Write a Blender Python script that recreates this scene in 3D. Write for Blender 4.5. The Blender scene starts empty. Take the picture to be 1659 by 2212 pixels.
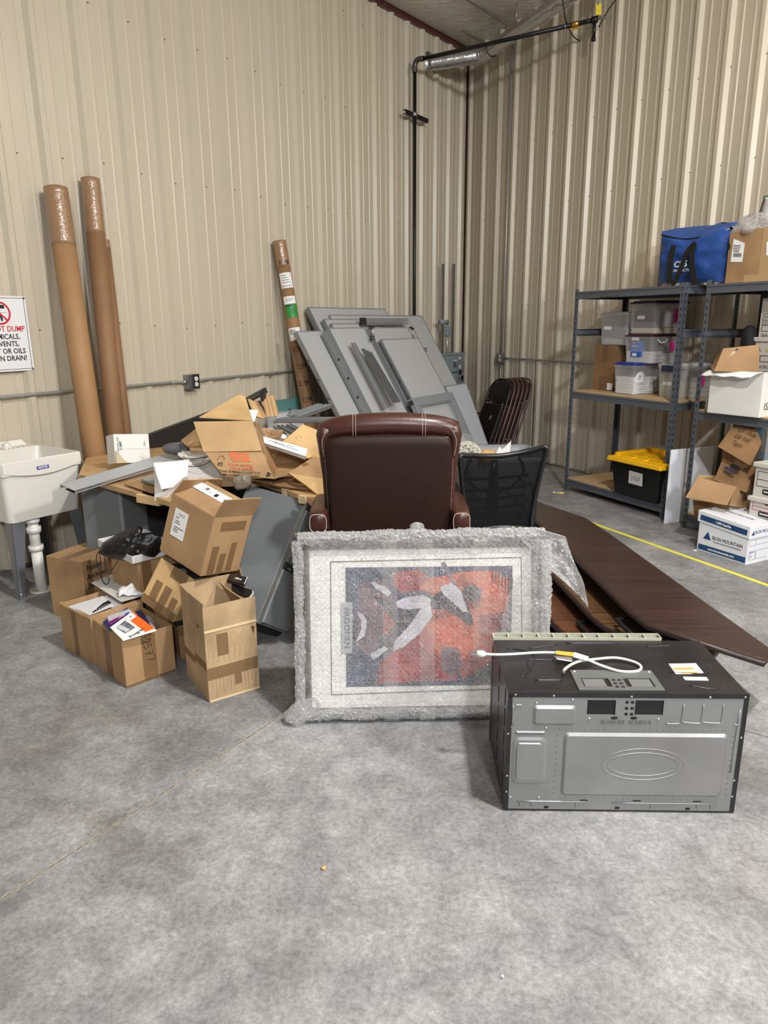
import bpy, bmesh, math, random
from mathutils import Vector, Matrix, noise
random.seed(7)
S = bpy.context.scene
COL = S.collection
V3 = Vector
# ---------------------------------------------------------------- camera
TH, ROLL, CAMH, FPX = math.radians(14.8), math.radians(0.52), 1.545, 1533.0
cam_d = bpy.data.cameras.new('camera'); cam = bpy.data.objects.new('camera', cam_d); COL.objects.link(cam)
FW = V3((0, math.cos(TH), -math.sin(TH))); UP0 = V3((0, math.sin(TH), math.cos(TH))); RT0 = V3((1, 0, 0))
RT = RT0*math.cos(ROLL) - UP0*math.sin(ROLL); UP = UP0*math.cos(ROLL) + RT0*math.sin(ROLL)
cam.matrix_world = Matrix(((RT.x, UP.x, -FW.x, 0), (RT.y, UP.y, -FW.y, 0), (RT.z, UP.z, -FW.z, CAMH), (0, 0, 0, 1)))
cam_d.sensor_fit = 'VERTICAL'; cam_d.sensor_height = 36.0; cam_d.lens = FPX/2212*36.0
cam_d.clip_start = 0.05; cam_d.clip_end = 100
S.camera = cam
# ---------------------------------------------------------------- world, lamps, exposure
w = bpy.data.worlds.new('world'); S.world = w; w.use_nodes = True
w.node_tree.nodes['Background'].inputs[0].default_value = (0.9, 0.93, 1.0, 1)
w.node_tree.nodes['Background'].inputs[1].default_value = 0.02
S.view_settings.view_transform = 'Standard'; S.view_settings.look = 'None'
S.view_settings.exposure = 0.0; S.view_settings.gamma = 1.0; S.view_settings.use_curve_mapping = False
def area(name, loc, size, power, col, target=None):
    l = bpy.data.lights.new(name, 'AREA'); l.shape = 'RECTANGLE'; l.size, l.size_y = size; l.energy = power; l.color = col
    o = bpy.data.objects.new(name, l); COL.objects.link(o); o.location = loc
    if target is not None:
        o.rotation_euler = (V3(target)-V3(loc)).to_track_quat('-Z', 'Y').to_euler()
    return o
area('ceiling_lamp', (1.30, 1.3, 4.3), (0.20, 0.20), 205, (1.0, 0.98, 0.95))
area('ceiling_lamp', (4.7, -1.6, 4.25), (0.35, 0.35), 250, (1.0, 0.97, 0.93), (0.5, 6, 2.2))
pl0 = bpy.data.lights.new('ceiling_lamp', 'POINT'); pl0.energy = 42; pl0.color = (1.0, 0.92, 0.82); pl0.shadow_soft_size = .18  # warm omni lamp out of view, added to brighten the ceiling and upper corner
po0 = bpy.data.objects.new('ceiling_lamp', pl0); COL.objects.link(po0); po0.location = (2.0, 4.3, 3.85)
area('ceiling_lamp', (1.2, -5.2, 4.1), (0.5, 0.5), 300, (0.94, 0.97, 1.0), (0.5, 7, 2.0))
# ---------------------------------------------------------------- helpers: geometry from the survey of the room
CC = V3((0, 0, CAMH))
def ray(px, py): return RT*((px-829.5)/FPX) + UP*((1106-py)/FPX) + FW
def G(px, py, z=0.0):
    d = ray(px, py); return CC + d*((z-CAMH)/d.z)
def YY(px, py, y):
    d = ray(px, py); return CC + d*(y/d.y)
def HT(base, px, py):
    d = ray(px, py); return CAMH + d.z*math.hypot(base.x, base.y)/math.hypot(d.x, d.y)
def azv(a): a = math.radians(a); return V3((math.sin(a), math.cos(a), 0))
def PL(p0, n, px, py):
    d = ray(px, py); n = V3(n); return CC + d*(n.dot(V3(p0)-CC)/n.dot(d))
CORN = V3((1.058, 9.585, 0)); DL = azv(34.3); NL = V3((DL.y, -DL.x, 0)); DR = azv(154); NR = V3((DR.y, -DR.x, 0))
def WL(s, d=0, z=0): return CORN - DL*s + NL*d + V3((0, 0, z))      # left wall: s metres from the corner, d off the wall
def WR(s, d=0, z=0): return CORN + DR*s + NR*d + V3((0, 0, z))
def onL(px, py, d=0): return PL(CORN+NL*d, NL, px, py)
def onR(px, py, d=0): return PL(CORN+NR*d, NR, px, py)
def sL(p): return -(V3(p)-CORN).dot(DL)
def sR(p): return (V3(p)-CORN).dot(DR)
def frame(o, x, y=None, z=None):
    """matrix with origin o, local x along x; y or z hints the second axis"""
    x = V3(x).normalized()
    if z is not None:
        z = V3(z); z = (z - x*z.dot(x)).normalized(); y = z.cross(x)
    else:
        y = V3(y); y = (y - x*y.dot(x)).normalized(); z = x.cross(y)
    return Matrix(((x.x, y.x, z.x, o[0]), (x.y, y.y, z.y, o[1]), (x.z, y.z, z.z, o[2]), (0, 0, 0, 1)))
def up(o, az): return frame(o, azv(az), z=(0, 0, 1))           # upright frame, local x along azimuth
I4 = Matrix.Identity(4)
# ---------------------------------------------------------------- materials
def lin(c): c = c/255.0; return c/12.92 if c <= 0.04045 else ((c+0.055)/1.055)**2.4
def rgb(r, g, b): return (lin(r), lin(g), lin(b), 1)
MATS = {}
def mat(name, c, rough=0.55, metal=0.0, var=0.0, vs=6.0, bump=0.0, bs=60.0, alpha=1.0, spec=0.5, c2=None, trans=0.0, stretch=None, coat=0.0, bdist=0.002, emit=None):
    if name in MATS: return MATS[name]
    m = bpy.data.materials.new(name); m.use_nodes = True; nt = m.node_tree; N = nt.nodes; L = nt.links; b = N['Principled BSDF']
    col = rgb(*c); b.inputs['Base Color'].default_value = col
    b.inputs['Roughness'].default_value = rough; b.inputs['Metallic'].default_value = metal
    b.inputs['Specular IOR Level'].default_value = spec; b.inputs['Alpha'].default_value = alpha
    b.inputs['Transmission Weight'].default_value = trans; b.inputs['Coat Weight'].default_value = coat
    tc = None
    def coords(sc):
        nonlocal tc
        if tc is None: tc = N.new('ShaderNodeTexCoord')
        mp = N.new('ShaderNodeMapping'); L.new(tc.outputs['Object'], mp.inputs[0])
        s = stretch or (1, 1, 1); mp.inputs['Scale'].default_value = s
        return mp.outputs[0]
    if var or c2:
        nz = N.new('ShaderNodeTexNoise'); nz.inputs['Scale'].default_value = vs; nz.inputs['Detail'].default_value = 5
        L.new(coords(vs), nz.inputs['Vector'])
        r = N.new('ShaderNodeValToRGB'); r.color_ramp.elements[0].position = 0.32; r.color_ramp.elements[1].position = 0.68
        ca = [max(0, x*(1-var)) for x in col[:3]]; cb = [min(1, x*(1+var)) for x in col[:3]]
        if c2: ca = rgb(*c2)[:3]
        r.color_ramp.elements[0].color = (*ca, 1); r.color_ramp.elements[1].color = (*cb, 1)
        L.new(nz.outputs[0], r.inputs[0]); L.new(r.outputs[0], b.inputs['Base Color'])
    if bump:
        nz2 = N.new('ShaderNodeTexNoise'); nz2.inputs['Scale'].default_value = bs; nz2.inputs['Detail'].default_value = 3
        L.new(coords(bs), nz2.inputs['Vector'])
        bp = N.new('ShaderNodeBump'); bp.inputs['Strength'].default_value = bump; bp.inputs['Distance'].default_value = bdist
        L.new(nz2.outputs[0], bp.inputs['Height']); L.new(bp.outputs[0], b.inputs['Normal'])
    MATS[name] = m
    return m
# ---------------------------------------------------------------- mesh builder
class MB:
    def __init__(s): s.v = []; s.f = []; s.sm = []
    def add(s, vs, fs, smooth=False):
        n = len(s.v); s.v += [V3(v) for v in vs]; s.f += [tuple(i+n for i in f) for f in fs]; s.sm += [smooth]*len(fs); return s
    def box(s, x0, x1, y0, y1, z0, z1, M=None, taper=None):
        vs = [(x, y, z) for z in (z0, z1) for y in (y0, y1) for x in (x0, x1)]
        if taper:   # scale of the top about its centre
            cx, cy = (x0+x1)/2, (y0+y1)/2
            vs = vs[:4] + [(cx+(x-cx)*taper, cy+(y-cy)*taper, z) for x, y, z in vs[4:]]
        if M is not None: vs = [M @ V3(v) for v in vs]
        return s.add(vs, [(0, 2, 3, 1), (4, 5, 7, 6), (0, 1, 5, 4), (2, 6, 7, 3), (0, 4, 6, 2), (1, 3, 7, 5)])
    def hexa(s, p):      # 8 corners: bottom ring of 4, top ring of 4
        return s.add(p, [(3, 2, 1, 0), (4, 5, 6, 7), (0, 1, 5, 4), (1, 2, 6, 5), (2, 3, 7, 6), (3, 0, 4, 7)])
    def quad(s, a, b, c, d, t=0.003):      # a thin plate through four points
        a, b, c, d = map(V3, (a, b, c, d)); n = ((b-a).cross(d-a)).normalized()*(t/2)
        return s.hexa([a-n, b-n, c-n, d-n, a+n, b+n, c+n, d+n])
    def poly(s, pts, d, M=None):           # extrude a planar polygon by vector d
        pts = [V3(p) for p in pts]; d = V3(d); n = len(pts); vs = pts + [p+d for p in pts]
        if M is not None: vs = [M @ v for v in vs]
        return s.add(vs, [tuple(range(n))[::-1], tuple(range(n, 2*n))] + [(i, (i+1) % n, (i+1) % n+n, i+n) for i in range(n)])
    def prism(s, pts2, z0, z1, M=None): return s.poly([(x, y, z0) for x, y in pts2], (0, 0, z1-z0), M)
    def tube(s, pts, r, n=10, cap=True, closed=False):
        pts = [V3(p) for p in pts]; m = len(pts); rs = r if isinstance(r, (list, tuple)) else [r]*m
        rings = []; prev = None
        for i, p in enumerate(pts):
            if closed: t = pts[(i+1) % m]-pts[i-1]
            else: t = pts[min(i+1, m-1)]-pts[max(i-1, 0)]
            t.normalize()
            if prev is None: a = V3((0, 0, 1)) if abs(t.z) < 0.9 else V3((1, 0, 0)); a = (a-t*a.dot(t)).normalized()
            else: a = prev-t*prev.dot(t); a = a.normalized() if a.length > 1e-6 else t.orthogonal().normalized()
            prev = a; b = t.cross(a); rings.append([p+(a*math.cos(k*2*math.pi/n)+b*math.sin(k*2*math.pi/n))*rs[i] for k in range(n)])
        vs = [v for rg in rings for v in rg]; fs = []
        for i in range(m if closed else m-1):
            j = (i+1) % m
            fs += [(i*n+k, i*n+(k+1) % n, j*n+(k+1) % n, j*n+k) for k in range(n)]
        if cap and not closed: fs += [tuple(range(n))[::-1], tuple((m-1)*n+k for k in range(n))]
        s.add(vs, fs, True)
        return s
    def lathe(s, prof, M=None, n=24):      # profile of (r, z) about local z
        M = M or I4; vs = [M @ V3((r*math.cos(k*2*math.pi/n), r*math.sin(k*2*math.pi/n), z)) for r, z in prof for k in range(n)]
        fs = [(i*n+k, i*n+(k+1) % n, (i+1)*n+(k+1) % n, (i+1)*n+k) for i in range(len(prof)-1) for k in range(n)]
        return s.add(vs, fs, True)
    def grid(s, fn, nu, nv, smooth=True):
        vs = [fn(i/nu, j/nv) for j in range(nv+1) for i in range(nu+1)]
        fs = [(j*(nu+1)+i, j*(nu+1)+i+1, (j+1)*(nu+1)+i+1, (j+1)*(nu+1)+i) for j in range(nv) for i in range(nu)]
        return s.add(vs, fs, smooth)
    def blob(s, M, sx, sy, sz, n=16, m=10, e=1.0, f=None):     # (super)ellipsoid
        def c(a, e): v = math.cos(a); return math.copysign(abs(v)**e, v)
        def sn(a, e): v = math.sin(a); return math.copysign(abs(v)**e, v)
        vs = []
        for j in range(m+1):
            ph = -math.pi/2+math.pi*j/m
            for i in range(n):
                th = 2*math.pi*i/n; p = V3((sx*c(ph, e)*c(th, e), sy*c(ph, e)*sn(th, e), sz*sn(ph, e)))
                if f: p = f(p)
                vs.append(M @ p)
        fs = [(j*n+i, j*n+(i+1) % n, (j+1)*n+(i+1) % n, (j+1)*n+i) for j in range(m) for i in range(n)]
        return s.add(vs, fs, True)
    def build(s, name, m, parent=None, bevel=0, seg=2, subsurf=0, solid=0, weld=False):
        me = bpy.data.meshes.new(name)
        inv = parent_world(parent).inverted() if parent is not None else I4
        me.from_pydata([inv @ v for v in s.v], [], s.f); me.polygons.foreach_set('use_smooth', s.sm); me.update()
        bm = bmesh.new(); bm.from_mesh(me)
        if weld: bmesh.ops.remove_doubles(bm, verts=bm.verts, dist=1e-5)
        bmesh.ops.recalc_face_normals(bm, faces=bm.faces)
        bm.to_mesh(me); bm.free()
        o = bpy.data.objects.new(name, me); COL.objects.link(o)
        if m is not None: me.materials.append(m)
        if parent is not None: o.parent = parent
        if solid: md = o.modifiers.new('s', 'SOLIDIFY'); md.thickness = solid; md.offset = 0
        if subsurf: md = o.modifiers.new('u', 'SUBSURF'); md.levels = subsurf; md.render_levels = subsurf
        if bevel:
            md = o.modifiers.new('b', 'BEVEL'); md.width = bevel; md.segments = seg; md.limit_method = 'ANGLE'; md.angle_limit = math.radians(40)
            md.harden_normals = False
        return o
WORLD = {}
def parent_world(o):
    if o is None: return I4
    return WORLD.get(o.name, I4)
def tag(o, label=None, cat=None, group=None, kind=None):
    if label: o['label'] = label
    if cat: o['category'] = cat
    if group: o['group'] = group
    if kind: o['kind'] = kind
    return o
def thing(name, label, cat, M, group=None):
    """an Empty at the thing's base; parts are given in world coordinates and re-expressed in it"""
    if not isinstance(M, Matrix): M = Matrix.Translation(V3(M))
    o = bpy.data.objects.new(name, None); COL.objects.link(o); o.matrix_world = M; o.empty_display_size = 0.05
    WORLD[o.name] = M.copy()
    return tag(o, label, cat, group)
def sub(o, parent): WORLD[o.name] = parent_world(parent); return o     # lets a part parent sub-parts
def struct(name, mb, m, **k): return tag(mb.build(name, m, **k), kind='structure')
def copy_tree(o, M):
    c = o.copy(); COL.objects.link(c); c.matrix_world = M; WORLD[c.name] = M.copy()
    for ch in list(o.children):
        d = ch.copy(); COL.objects.link(d); d.parent = c
        for g in list(ch.children):
            e = g.copy(); COL.objects.link(e); e.parent = d
    return c
def text(txt, M, size, m, parent, name='printed_text', ext=0.0006, align='CENTER', xs=1.0, shear=0.0, off=0.0, label=None):
    """lettering as thin raised mesh; M has local x along the line and local z out of the surface"""
    cu = bpy.data.curves.new('t', 'FONT'); cu.body = txt; cu.size = size; cu.align_x = align; cu.align_y = 'CENTER'; cu.extrude = ext; cu.resolution_u = 2; cu.shear = shear; cu.offset = off
    tmp = bpy.data.objects.new('t', cu); COL.objects.link(tmp)
    dg = bpy.context.evaluated_depsgraph_get(); me = bpy.data.meshes.new_from_object(tmp.evaluated_get(dg))
    bpy.data.objects.remove(tmp); bpy.data.curves.remove(cu)
    inv = parent_world(parent).inverted() if parent is not None else I4
    me.transform(inv @ M @ Matrix.Diagonal((xs, 1, 1, 1)))
    me.materials.clear(); me.materials.append(m); me.name = name
    o = bpy.data.objects.new(name, me); COL.objects.link(o)
    if parent is not None: o.parent = parent
    if label: o['label'] = label
    return o
def scrawl(M, strokes, r, m, parent, name='handwriting'):
    b = MB()
    for st in strokes: b.tube([M @ V3((x, y, 0)) for x, y in st], r, 5)
    return b.build(name, m, parent)
def patch(M, w, h, t=0.0008, x=0, y=0, mb=None):
    mb = mb or MB(); return mb.box(x-w/2, x+w/2, y-h/2, y+h/2, 0, t, M)
def rrect(w, h, r, n=5, x=0, y=0):
    pts = []
    for cx, cy, a0 in ((w/2-r, h/2-r, 0), (-w/2+r, h/2-r, 90), (-w/2+r, -h/2+r, 180), (w/2-r, -h/2+r, 270)):
        for k in range(n+1):
            a = math.radians(a0+90*k/n); pts.append((x+cx+r*math.cos(a), y+cy+r*math.sin(a)))
    return pts
def spline(pts, n=8, closed=False):
    pts = [V3(p) for p in pts]; out = []; m = len(pts)
    for i in range(m if closed else m-1):
        if closed: p0, p1, p2, p3 = pts[i-1], pts[i], pts[(i+1) % m], pts[(i+2) % m]
        else: p0, p1, p2, p3 = pts[max(i-1, 0)], pts[i], pts[i+1], pts[min(i+2, m-1)]
        for k in range(n):
            t = k/n; out.append(0.5*((2*p1)+(p2-p0)*t+(2*p0-5*p1+4*p2-p3)*t*t+(3*p1-p0-3*p2+p3)*t**3))
    if not closed: out.append(pts[-1])
    return out
# common materials
mBLACK = mat('black_plastic', (22, 22, 24), 0.45)
mINK = mat('ink', (18, 18, 20), 0.6)
mWHITE = mat('white_paper', (235, 235, 235), 0.7, var=0.03, vs=3)
mCHROME = mat('zinc', (190, 190, 188), 0.3, 0.9)
mGALV = mat('galvanised', (150, 152, 152), 0.38, 0.85, var=0.12, vs=9)
mGREYP = mat('grey_paint', (132, 138, 143), 0.45)
# cardboard: brown liner with a faint corrugation
def cardboard(name, c, dirt=0.16, lines=True):
    if name in MATS: return MATS[name]
    m = mat(name, c, 0.82, var=dirt, vs=4.5, bump=0.25, bs=35, spec=0.2)
    nt = m.node_tree; N = nt.nodes; L = nt.links; b = N['Principled BSDF']
    return m
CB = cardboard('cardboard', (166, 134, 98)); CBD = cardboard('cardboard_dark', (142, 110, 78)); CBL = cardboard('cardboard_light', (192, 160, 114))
CBW = cardboard('cardboard_worn', (178, 152, 118), 0.28)
mTAPE = mat('parcel_tape', (146, 114, 78), 0.28, spec=0.6, alpha=0.42)
mCTAPE = mat('clear_tape', (214, 214, 208), 0.12, spec=0.8, alpha=0.12)
# ---------------------------------------------------------------- room shell
def concrete():
    m = bpy.data.materials.new('concrete'); m.use_nodes = True; nt = m.node_tree; N = nt.nodes; L = nt.links; b = N['Principled BSDF']
    tc = N.new('ShaderNodeTexCoord')
    def nz(sc, det, rough=0.6, dist=0.0, vec=None):
        n = N.new('ShaderNodeTexNoise'); n.inputs['Scale'].default_value = sc; n.inputs['Detail'].default_value = det; n.inputs['Roughness'].default_value = rough; n.inputs['Distortion'].default_value = dist
        L.new(vec or tc.outputs['Object'], n.inputs['Vector']); return n.outputs[0]
    def ramp(i, p0, p1, c0, c1):
        r = N.new('ShaderNodeValToRGB'); r.color_ramp.elements[0].position = p0; r.color_ramp.elements[1].position = p1
        r.color_ramp.elements[0].color = c0; r.color_ramp.elements[1].color = c1; L.new(i, r.inputs[0]); return r.outputs[0]
    def mix(a, bb, f, t='MIX'):
        x = N.new('ShaderNodeMix'); x.data_type = 'RGBA'; x.blend_type = t
        (L.new(f, x.inputs[0]) if not isinstance(f, float) else setattr(x.inputs[0], 'default_value', f))
        for s_, q in ((6, a), (7, bb)):
            if isinstance(q, tuple): x.inputs[s_].default_value = q
            else: L.new(q, x.inputs[s_])
        return x.outputs[2]
    def g(v): return (v, v, v, 1)
    base = ramp(nz(1.7, 12, 0.72, 0.5), 0.34, 0.66, rgb(124, 125, 127), rgb(168, 168, 168))
    patchy = ramp(nz(0.9, 6, 0.6, 0.8), 0.36, 0.62, g(0.84), g(1.05))
    fine = ramp(nz(60, 10, 0.8), 0.34, 0.66, g(0.58), g(1.26))
    cloud = ramp(nz(9, 12, 0.8, 0.6), 0.36, 0.64, g(0.68), g(1.18))
    veins = ramp(nz(24, 12, 0.85, 1.2), 0.49, 0.52, g(1.0), g(0.95))
    spots = ramp(nz(42, 3, 0.6), 0.20, 0.30, g(0.80), g(1.0))
    c = mix(base, patchy, 1.0, 'MULTIPLY'); c = mix(c, fine, 1.0, 'MULTIPLY'); c = mix(c, cloud, 1.0, 'MULTIPLY'); c = mix(c, veins, 1.0, 'MULTIPLY'); c = mix(c, spots, 1.0, 'MULTIPLY')
    # damp darker blotches with their own outline
    st = ramp(nz(1.35, 5, 0.5, 0.4), 0.56, 0.62, g(0), g(1)); c = mix(c, mix(c, (0.84, 0.82, 0.78, 1), 1.0, 'MULTIPLY'), st)
    # saw-cut joints: two straight lines crossing the slab
    sep = N.new('ShaderNodeSeparateXYZ'); L.new(tc.outputs['Object'], sep.inputs[0])
    def line(p, d, wdt, jit):
        n = (d.y, -d.x); cst = n[0]*p.x+n[1]*p.y
        a = N.new('ShaderNodeMath'); a.operation = 'MULTIPLY'; L.new(sep.outputs[0], a.inputs[0]); a.inputs[1].default_value = n[0]
        e = N.new('ShaderNodeMath'); e.operation = 'MULTIPLY_ADD'; L.new(sep.outputs[1], e.inputs[0]); e.inputs[1].default_value = n[1]; L.new(a.outputs[0], e.inputs[2])
        f = N.new('ShaderNodeMath'); f.operation = 'SUBTRACT'; L.new(e.outputs[0], f.inputs[0]); f.inputs[1].default_value = cst
        h = N.new('ShaderNodeMath'); h.operation = 'ABSOLUTE'; L.new(f.outputs[0], h.inputs[0])
        j = N.new('ShaderNodeMath'); j.operation = 'MULTIPLY_ADD'; L.new(nz(55, 5), j.inputs[0]); j.inputs[1].default_value = jit; j.inputs[2].default_value = wdt-jit*0.5
        q = N.new('ShaderNodeMath'); q.operation = 'LESS_THAN'; L.new(h.outputs[0], q.inputs[0]); L.new(j.outputs[0], q.inputs[1])
        return q.outputs[0]
    j1 = G(0, 1944.5); j2 = G(1309, 1085); d1 = (j2-j1).normalized(); k1 = G(1607, 1578); d2 = V3((d1.y, -d1.x, 0))
    c = mix(c, (0.40, 0.36, 0.29, 1), line(j1, d1, 0.0048, 0.018))
    c = mix(c, (0.07, 0.065, 0.055, 1), line(j1, d1, 0.0018, 0.009))
    c = mix(c, (0.05, 0.05, 0.05, 1), line(k1, d2, 0.0022, 0.001))
    L.new(c, b.inputs['Base Color'])
    r = N.new('ShaderNodeMapRange'); L.new(nz(3, 6), r.inputs[0]); r.inputs[3].default_value = 0.42; r.inputs[4].default_value = 0.66; L.new(r.outputs[0], b.inputs['Roughness'])
    bp = N.new('ShaderNodeBump'); bp.inputs['Strength'].default_value = 0.25; bp.inputs['Distance'].default_value = 0.002; L.new(nz(60, 8), bp.inputs['Height']); L.new(bp.outputs[0], b.inputs['Normal'])
    return m
LS, RS = 20.0, 20.0
endL, endR = WL(LS), WR(RS)
fl = MB(); fl.poly([CORN-V3((0, 0, .1))+V3((0, .6, 0)), endR+V3((1, 0, -.1)), endL+V3((-1, 0, -.1))], (0, 0, 0.1))
struct('floor', fl, concrete())
def CZ(s): return 4.70-0.04*s
def wallmat(name, c):
    m = mat(name, c, 0.33, var=0.035, vs=1.2, spec=0.5, bump=0.12, bs=4, bdist=0.01, stretch=(1, 1, 0.4)); return m
mWL = wallmat('wall_panel_tan', (196, 186, 167)); mWR = mWL
def ribs(W, L, s0, topz, name, m):
    # 305 mm module: one 30 mm trapezoidal rib and two shallow ones
    prof = [(0, 0)]
    k = int(-1)
    s = s0
    while s < L-0.3:
        prof += [(s-.040, 0), (s-.017, .033), (s+.017, .033), (s+.040, 0)]
        for q in (0.102, 0.203): prof += [(s+q-.013, 0), (s+q-.007, .005), (s+q+.007, .005), (s+q+.013, 0)]
        s += 0.305
    prof = [p for p in prof if p[0] >= 0] + [(L, 0)]
    mb = MB(); n = len(prof)
    vs = [W(a, d, 0) for a, d in prof] + [W(a, d, topz(a)) for a, d in prof]
    mb.add(vs, [(i, i+1, n+i+1, n+i) for i in range(n-1)])
    # outer skin gives the panel its thickness
    mb.add([W(0, -.05, 0), W(L, -.05, 0), W(L, -.05, topz(L)), W(0, -.05, topz(0))], [(0, 1, 2, 3)])
    o = struct(name, mb, m); return o
ribs(WL, LS, 0.155, CZ, 'wall_left', mWL)
ribs(WR, RS, 0.085, lambda a: CZ(0), 'wall_right', mWR)
bw = MB(); bw.quad(endL, endR, endR+V3((0, 0, CZ(0))), endL+V3((0, 0, CZ(LS))), 0.05); struct('wall_back', bw, mat('back_wall_dark', (90, 89, 86), 0.6))  # unseen wall, toned dark so it bounces little light
# ceiling: foil-faced insulation held by straps, sagging between them
def foil():
    m = mat('insulation_facing', (226, 222, 214), 0.30, 0.0, var=0.06, vs=3, spec=0.6)
    nt = m.node_tree; N = nt.nodes; L = nt.links; b = N['Principled BSDF']
    tc = N.new('ShaderNodeTexCoord'); mp = N.new('ShaderNodeMapping'); mp.inputs['Rotation'].default_value = (0, 0, math.radians(35)); mp.inputs['Scale'].default_value = (3.0, 11, 1)
    L.new(tc.outputs['Object'], mp.inputs[0]); nz = N.new('ShaderNodeTexNoise'); nz.inputs['Scale'].default_value = 1.0; nz.inputs['Detail'].default_value = 5; nz.inputs['Distortion'].default_value = 1.6
    L.new(mp.outputs[0], nz.inputs['Vector']); bp = N.new('ShaderNodeBump'); bp.inputs['Strength'].default_value = 1.0; bp.inputs['Distance'].default_value = 0.05
    L.new(nz.outputs[0], bp.inputs['Height']); L.new(bp.outputs[0], b.inputs['Normal']); return m
cl = MB()
def cpt(u, v):   # u along left wall, v along right wall (triangle)
    s, r = u*LS, v*RS*(1-u)
    p = CORN - DL*s + DR*r
    sag = 0.035*abs(math.sin(r/0.62*math.pi))*(1 if 0 < v < 1 else 0)
    return V3((p.x, p.y, CZ(s)-sag*0.6))
def cfn(u, v):
    s = u*LS; r = v*RS*(1-s/LS); p = CORN-DL*s+DR*r
    return V3((p.x, p.y, CZ(s)-0.03*abs(math.sin(r/0.75*math.pi))*(0 if v in (0, 1) else 1)))
cl.grid(cfn, 24, 80)
struct('ceiling', cl, foil())
# maroon trims: rake angle along the left wall, corner angle
mRED = mat('maroon_trim', (82, 38, 38), 0.4)
t1 = MB(); t1.hexa([WL(0, .045, CZ(0)-.055), WL(LS, .045, CZ(LS)-.055), WL(LS, .0, CZ(LS)-.055), WL(0, .0, CZ(0)-.055), WL(0, .045, CZ(0)), WL(LS, .045, CZ(LS)), WL(LS, .0, CZ(LS)), WL(0, 0, CZ(0))])
struct('trim_1', t1, mRED)
t2 = MB()
cdir = (NL+NR).normalized()
t2.hexa([WL(.03, .034, 0), CORN+cdir*.03, WR(.03, .034, 0), CORN, WL(.03, .034, 4.7), CORN+cdir*.03+V3((0, 0, 4.7)), WR(.03, .034, 4.7), CORN+V3((0, 0, 4.7))])
struct('trim_2', t2, mRED)
for i_, (pa_, pb_) in enumerate((((893, 0), (1047, 96)), ((1009, 0), (1097, 56)))):
    a_, b_ = G(*pa_, 4.655), G(*pb_, 4.655); dd_ = (b_-a_).normalized(); nn_ = V3((dd_.y, -dd_.x, 0))*.012
    t_ = MB(); t_.quad(a_-dd_*3-nn_, a_-dd_*3+nn_, b_+nn_, b_-nn_, .004); struct('trim_%d' % (i_+3), t_, mat('ceiling_strap', (150, 148, 142), 0.5))
# base angle shadow gap along both walls
t3 = MB(); t3.hexa([WL(0.1, .034, 0), WL(LS, .034, 0), WL(LS, 0, 0), WL(.1, 0, 0), WL(0.1, .034, .02), WL(LS, .034, .02), WL(LS, 0, .02), WL(.1, 0, .02)])
struct('baseboard_left', t3, mat('base_angle', (110, 106, 92), 0.5))
t4 = MB(); t4.hexa([WR(0.1, .034, 0), WR(RS, .034, 0), WR(RS, 0, 0), WR(.1, 0, 0), WR(0.1, .034, .02), WR(RS, .034, .02), WR(RS, 0, .02), WR(.1, 0, .02)])
struct('baseboard_right', t4, MATS['base_angle'])
# ================================================================ wall services
mSCREW = mat('screw_head', (120, 108, 88), 0.4, 0.3)
# wall screws in rows: one object each would be hundreds of specks, the visible rows are built as one fastener set per wall
def upM(o, x): return frame(o, x, z=(0, 0, 1))
def wl_frame(s, d, z):      # x runs toward the corner, y up, z out of the wall
    return frame(WL(s, d, z), DL, y=(0, 0, 1))
def wr_frame(s, d, z): return frame(WR(s, d, z), DR, y=(0, 0, 1))
sc = MB()
for z in (1.55, 2.6, 3.55, 4.35):
    s = 0.46
    while s < 8: sc.lathe([(0.0, .006), (.0045, .005), (.006, 0)], wl_frame(s-.12, .0, z+0.02*math.sin(s*5)), 6); s += 0.61/2
tag(sc.build('wall_screw', mSCREW, bpy.data.objects['wall_left']), kind='stuff')
sc = MB()
for z in (1.75, 2.75, 3.45):
    s = 0.33
    while s < 6: sc.lathe([(0.0, .006), (.0045, .005), (.0065, 0)], wr_frame(s+.1, .0, z), 6); s += 0.305
tag(sc.build('wall_screw', mSCREW, bpy.data.objects['wall_right']), kind='stuff')
# ---- conduit on the left wall
mEMT = mat('conduit_metal', (164, 165, 163), 0.38, 0.45)
def strap(mb, M, r):      # one-hole strap, local z out of the wall, x along the pipe
    mb.tube([M @ V3((0, r*1.15*math.cos(a), r*1.15*math.sin(a)+.0)) for a in [math.pi*k/8 for k in range(9)]], .004, 6)
    mb.box(-.01, .01, -.035, -r, -.005, -.001, M); mb.lathe([(0, .006), (.006, .004), (.006, 0)], M @ Matrix.Translation((0, -.026, 0)), 8)
c = thing('wall_conduit', 'thin grey metal conduit running level along the left wall behind the desk', 'conduit', WL(4.6, .03, 1.12))
so = 4.66
pp = [WL(8, .045, 1.13), WL(5.1, .045, 1.128), WL(4.85, .045, 1.130), WL(so+.06, .06, 1.118)]
MB().tube(spline(pp, 4), .0105, 8).build('conduit_pipe', mEMT, c)
MB().tube(spline([WL(so-.06, .06, 1.118), WL(4.4, .045, 1.128), WL(3.0, .045, 1.135), WL(1.2, .045, 1.14)], 4), .0105, 8).build('conduit_pipe', mEMT, c)
for s in (6.25, 3.72, 3.18, 2.2):
    b = MB(); strap(b, wl_frame(s, .045, 1.131), .0105); b.build('pipe_strap', mCHROME, c)
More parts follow.
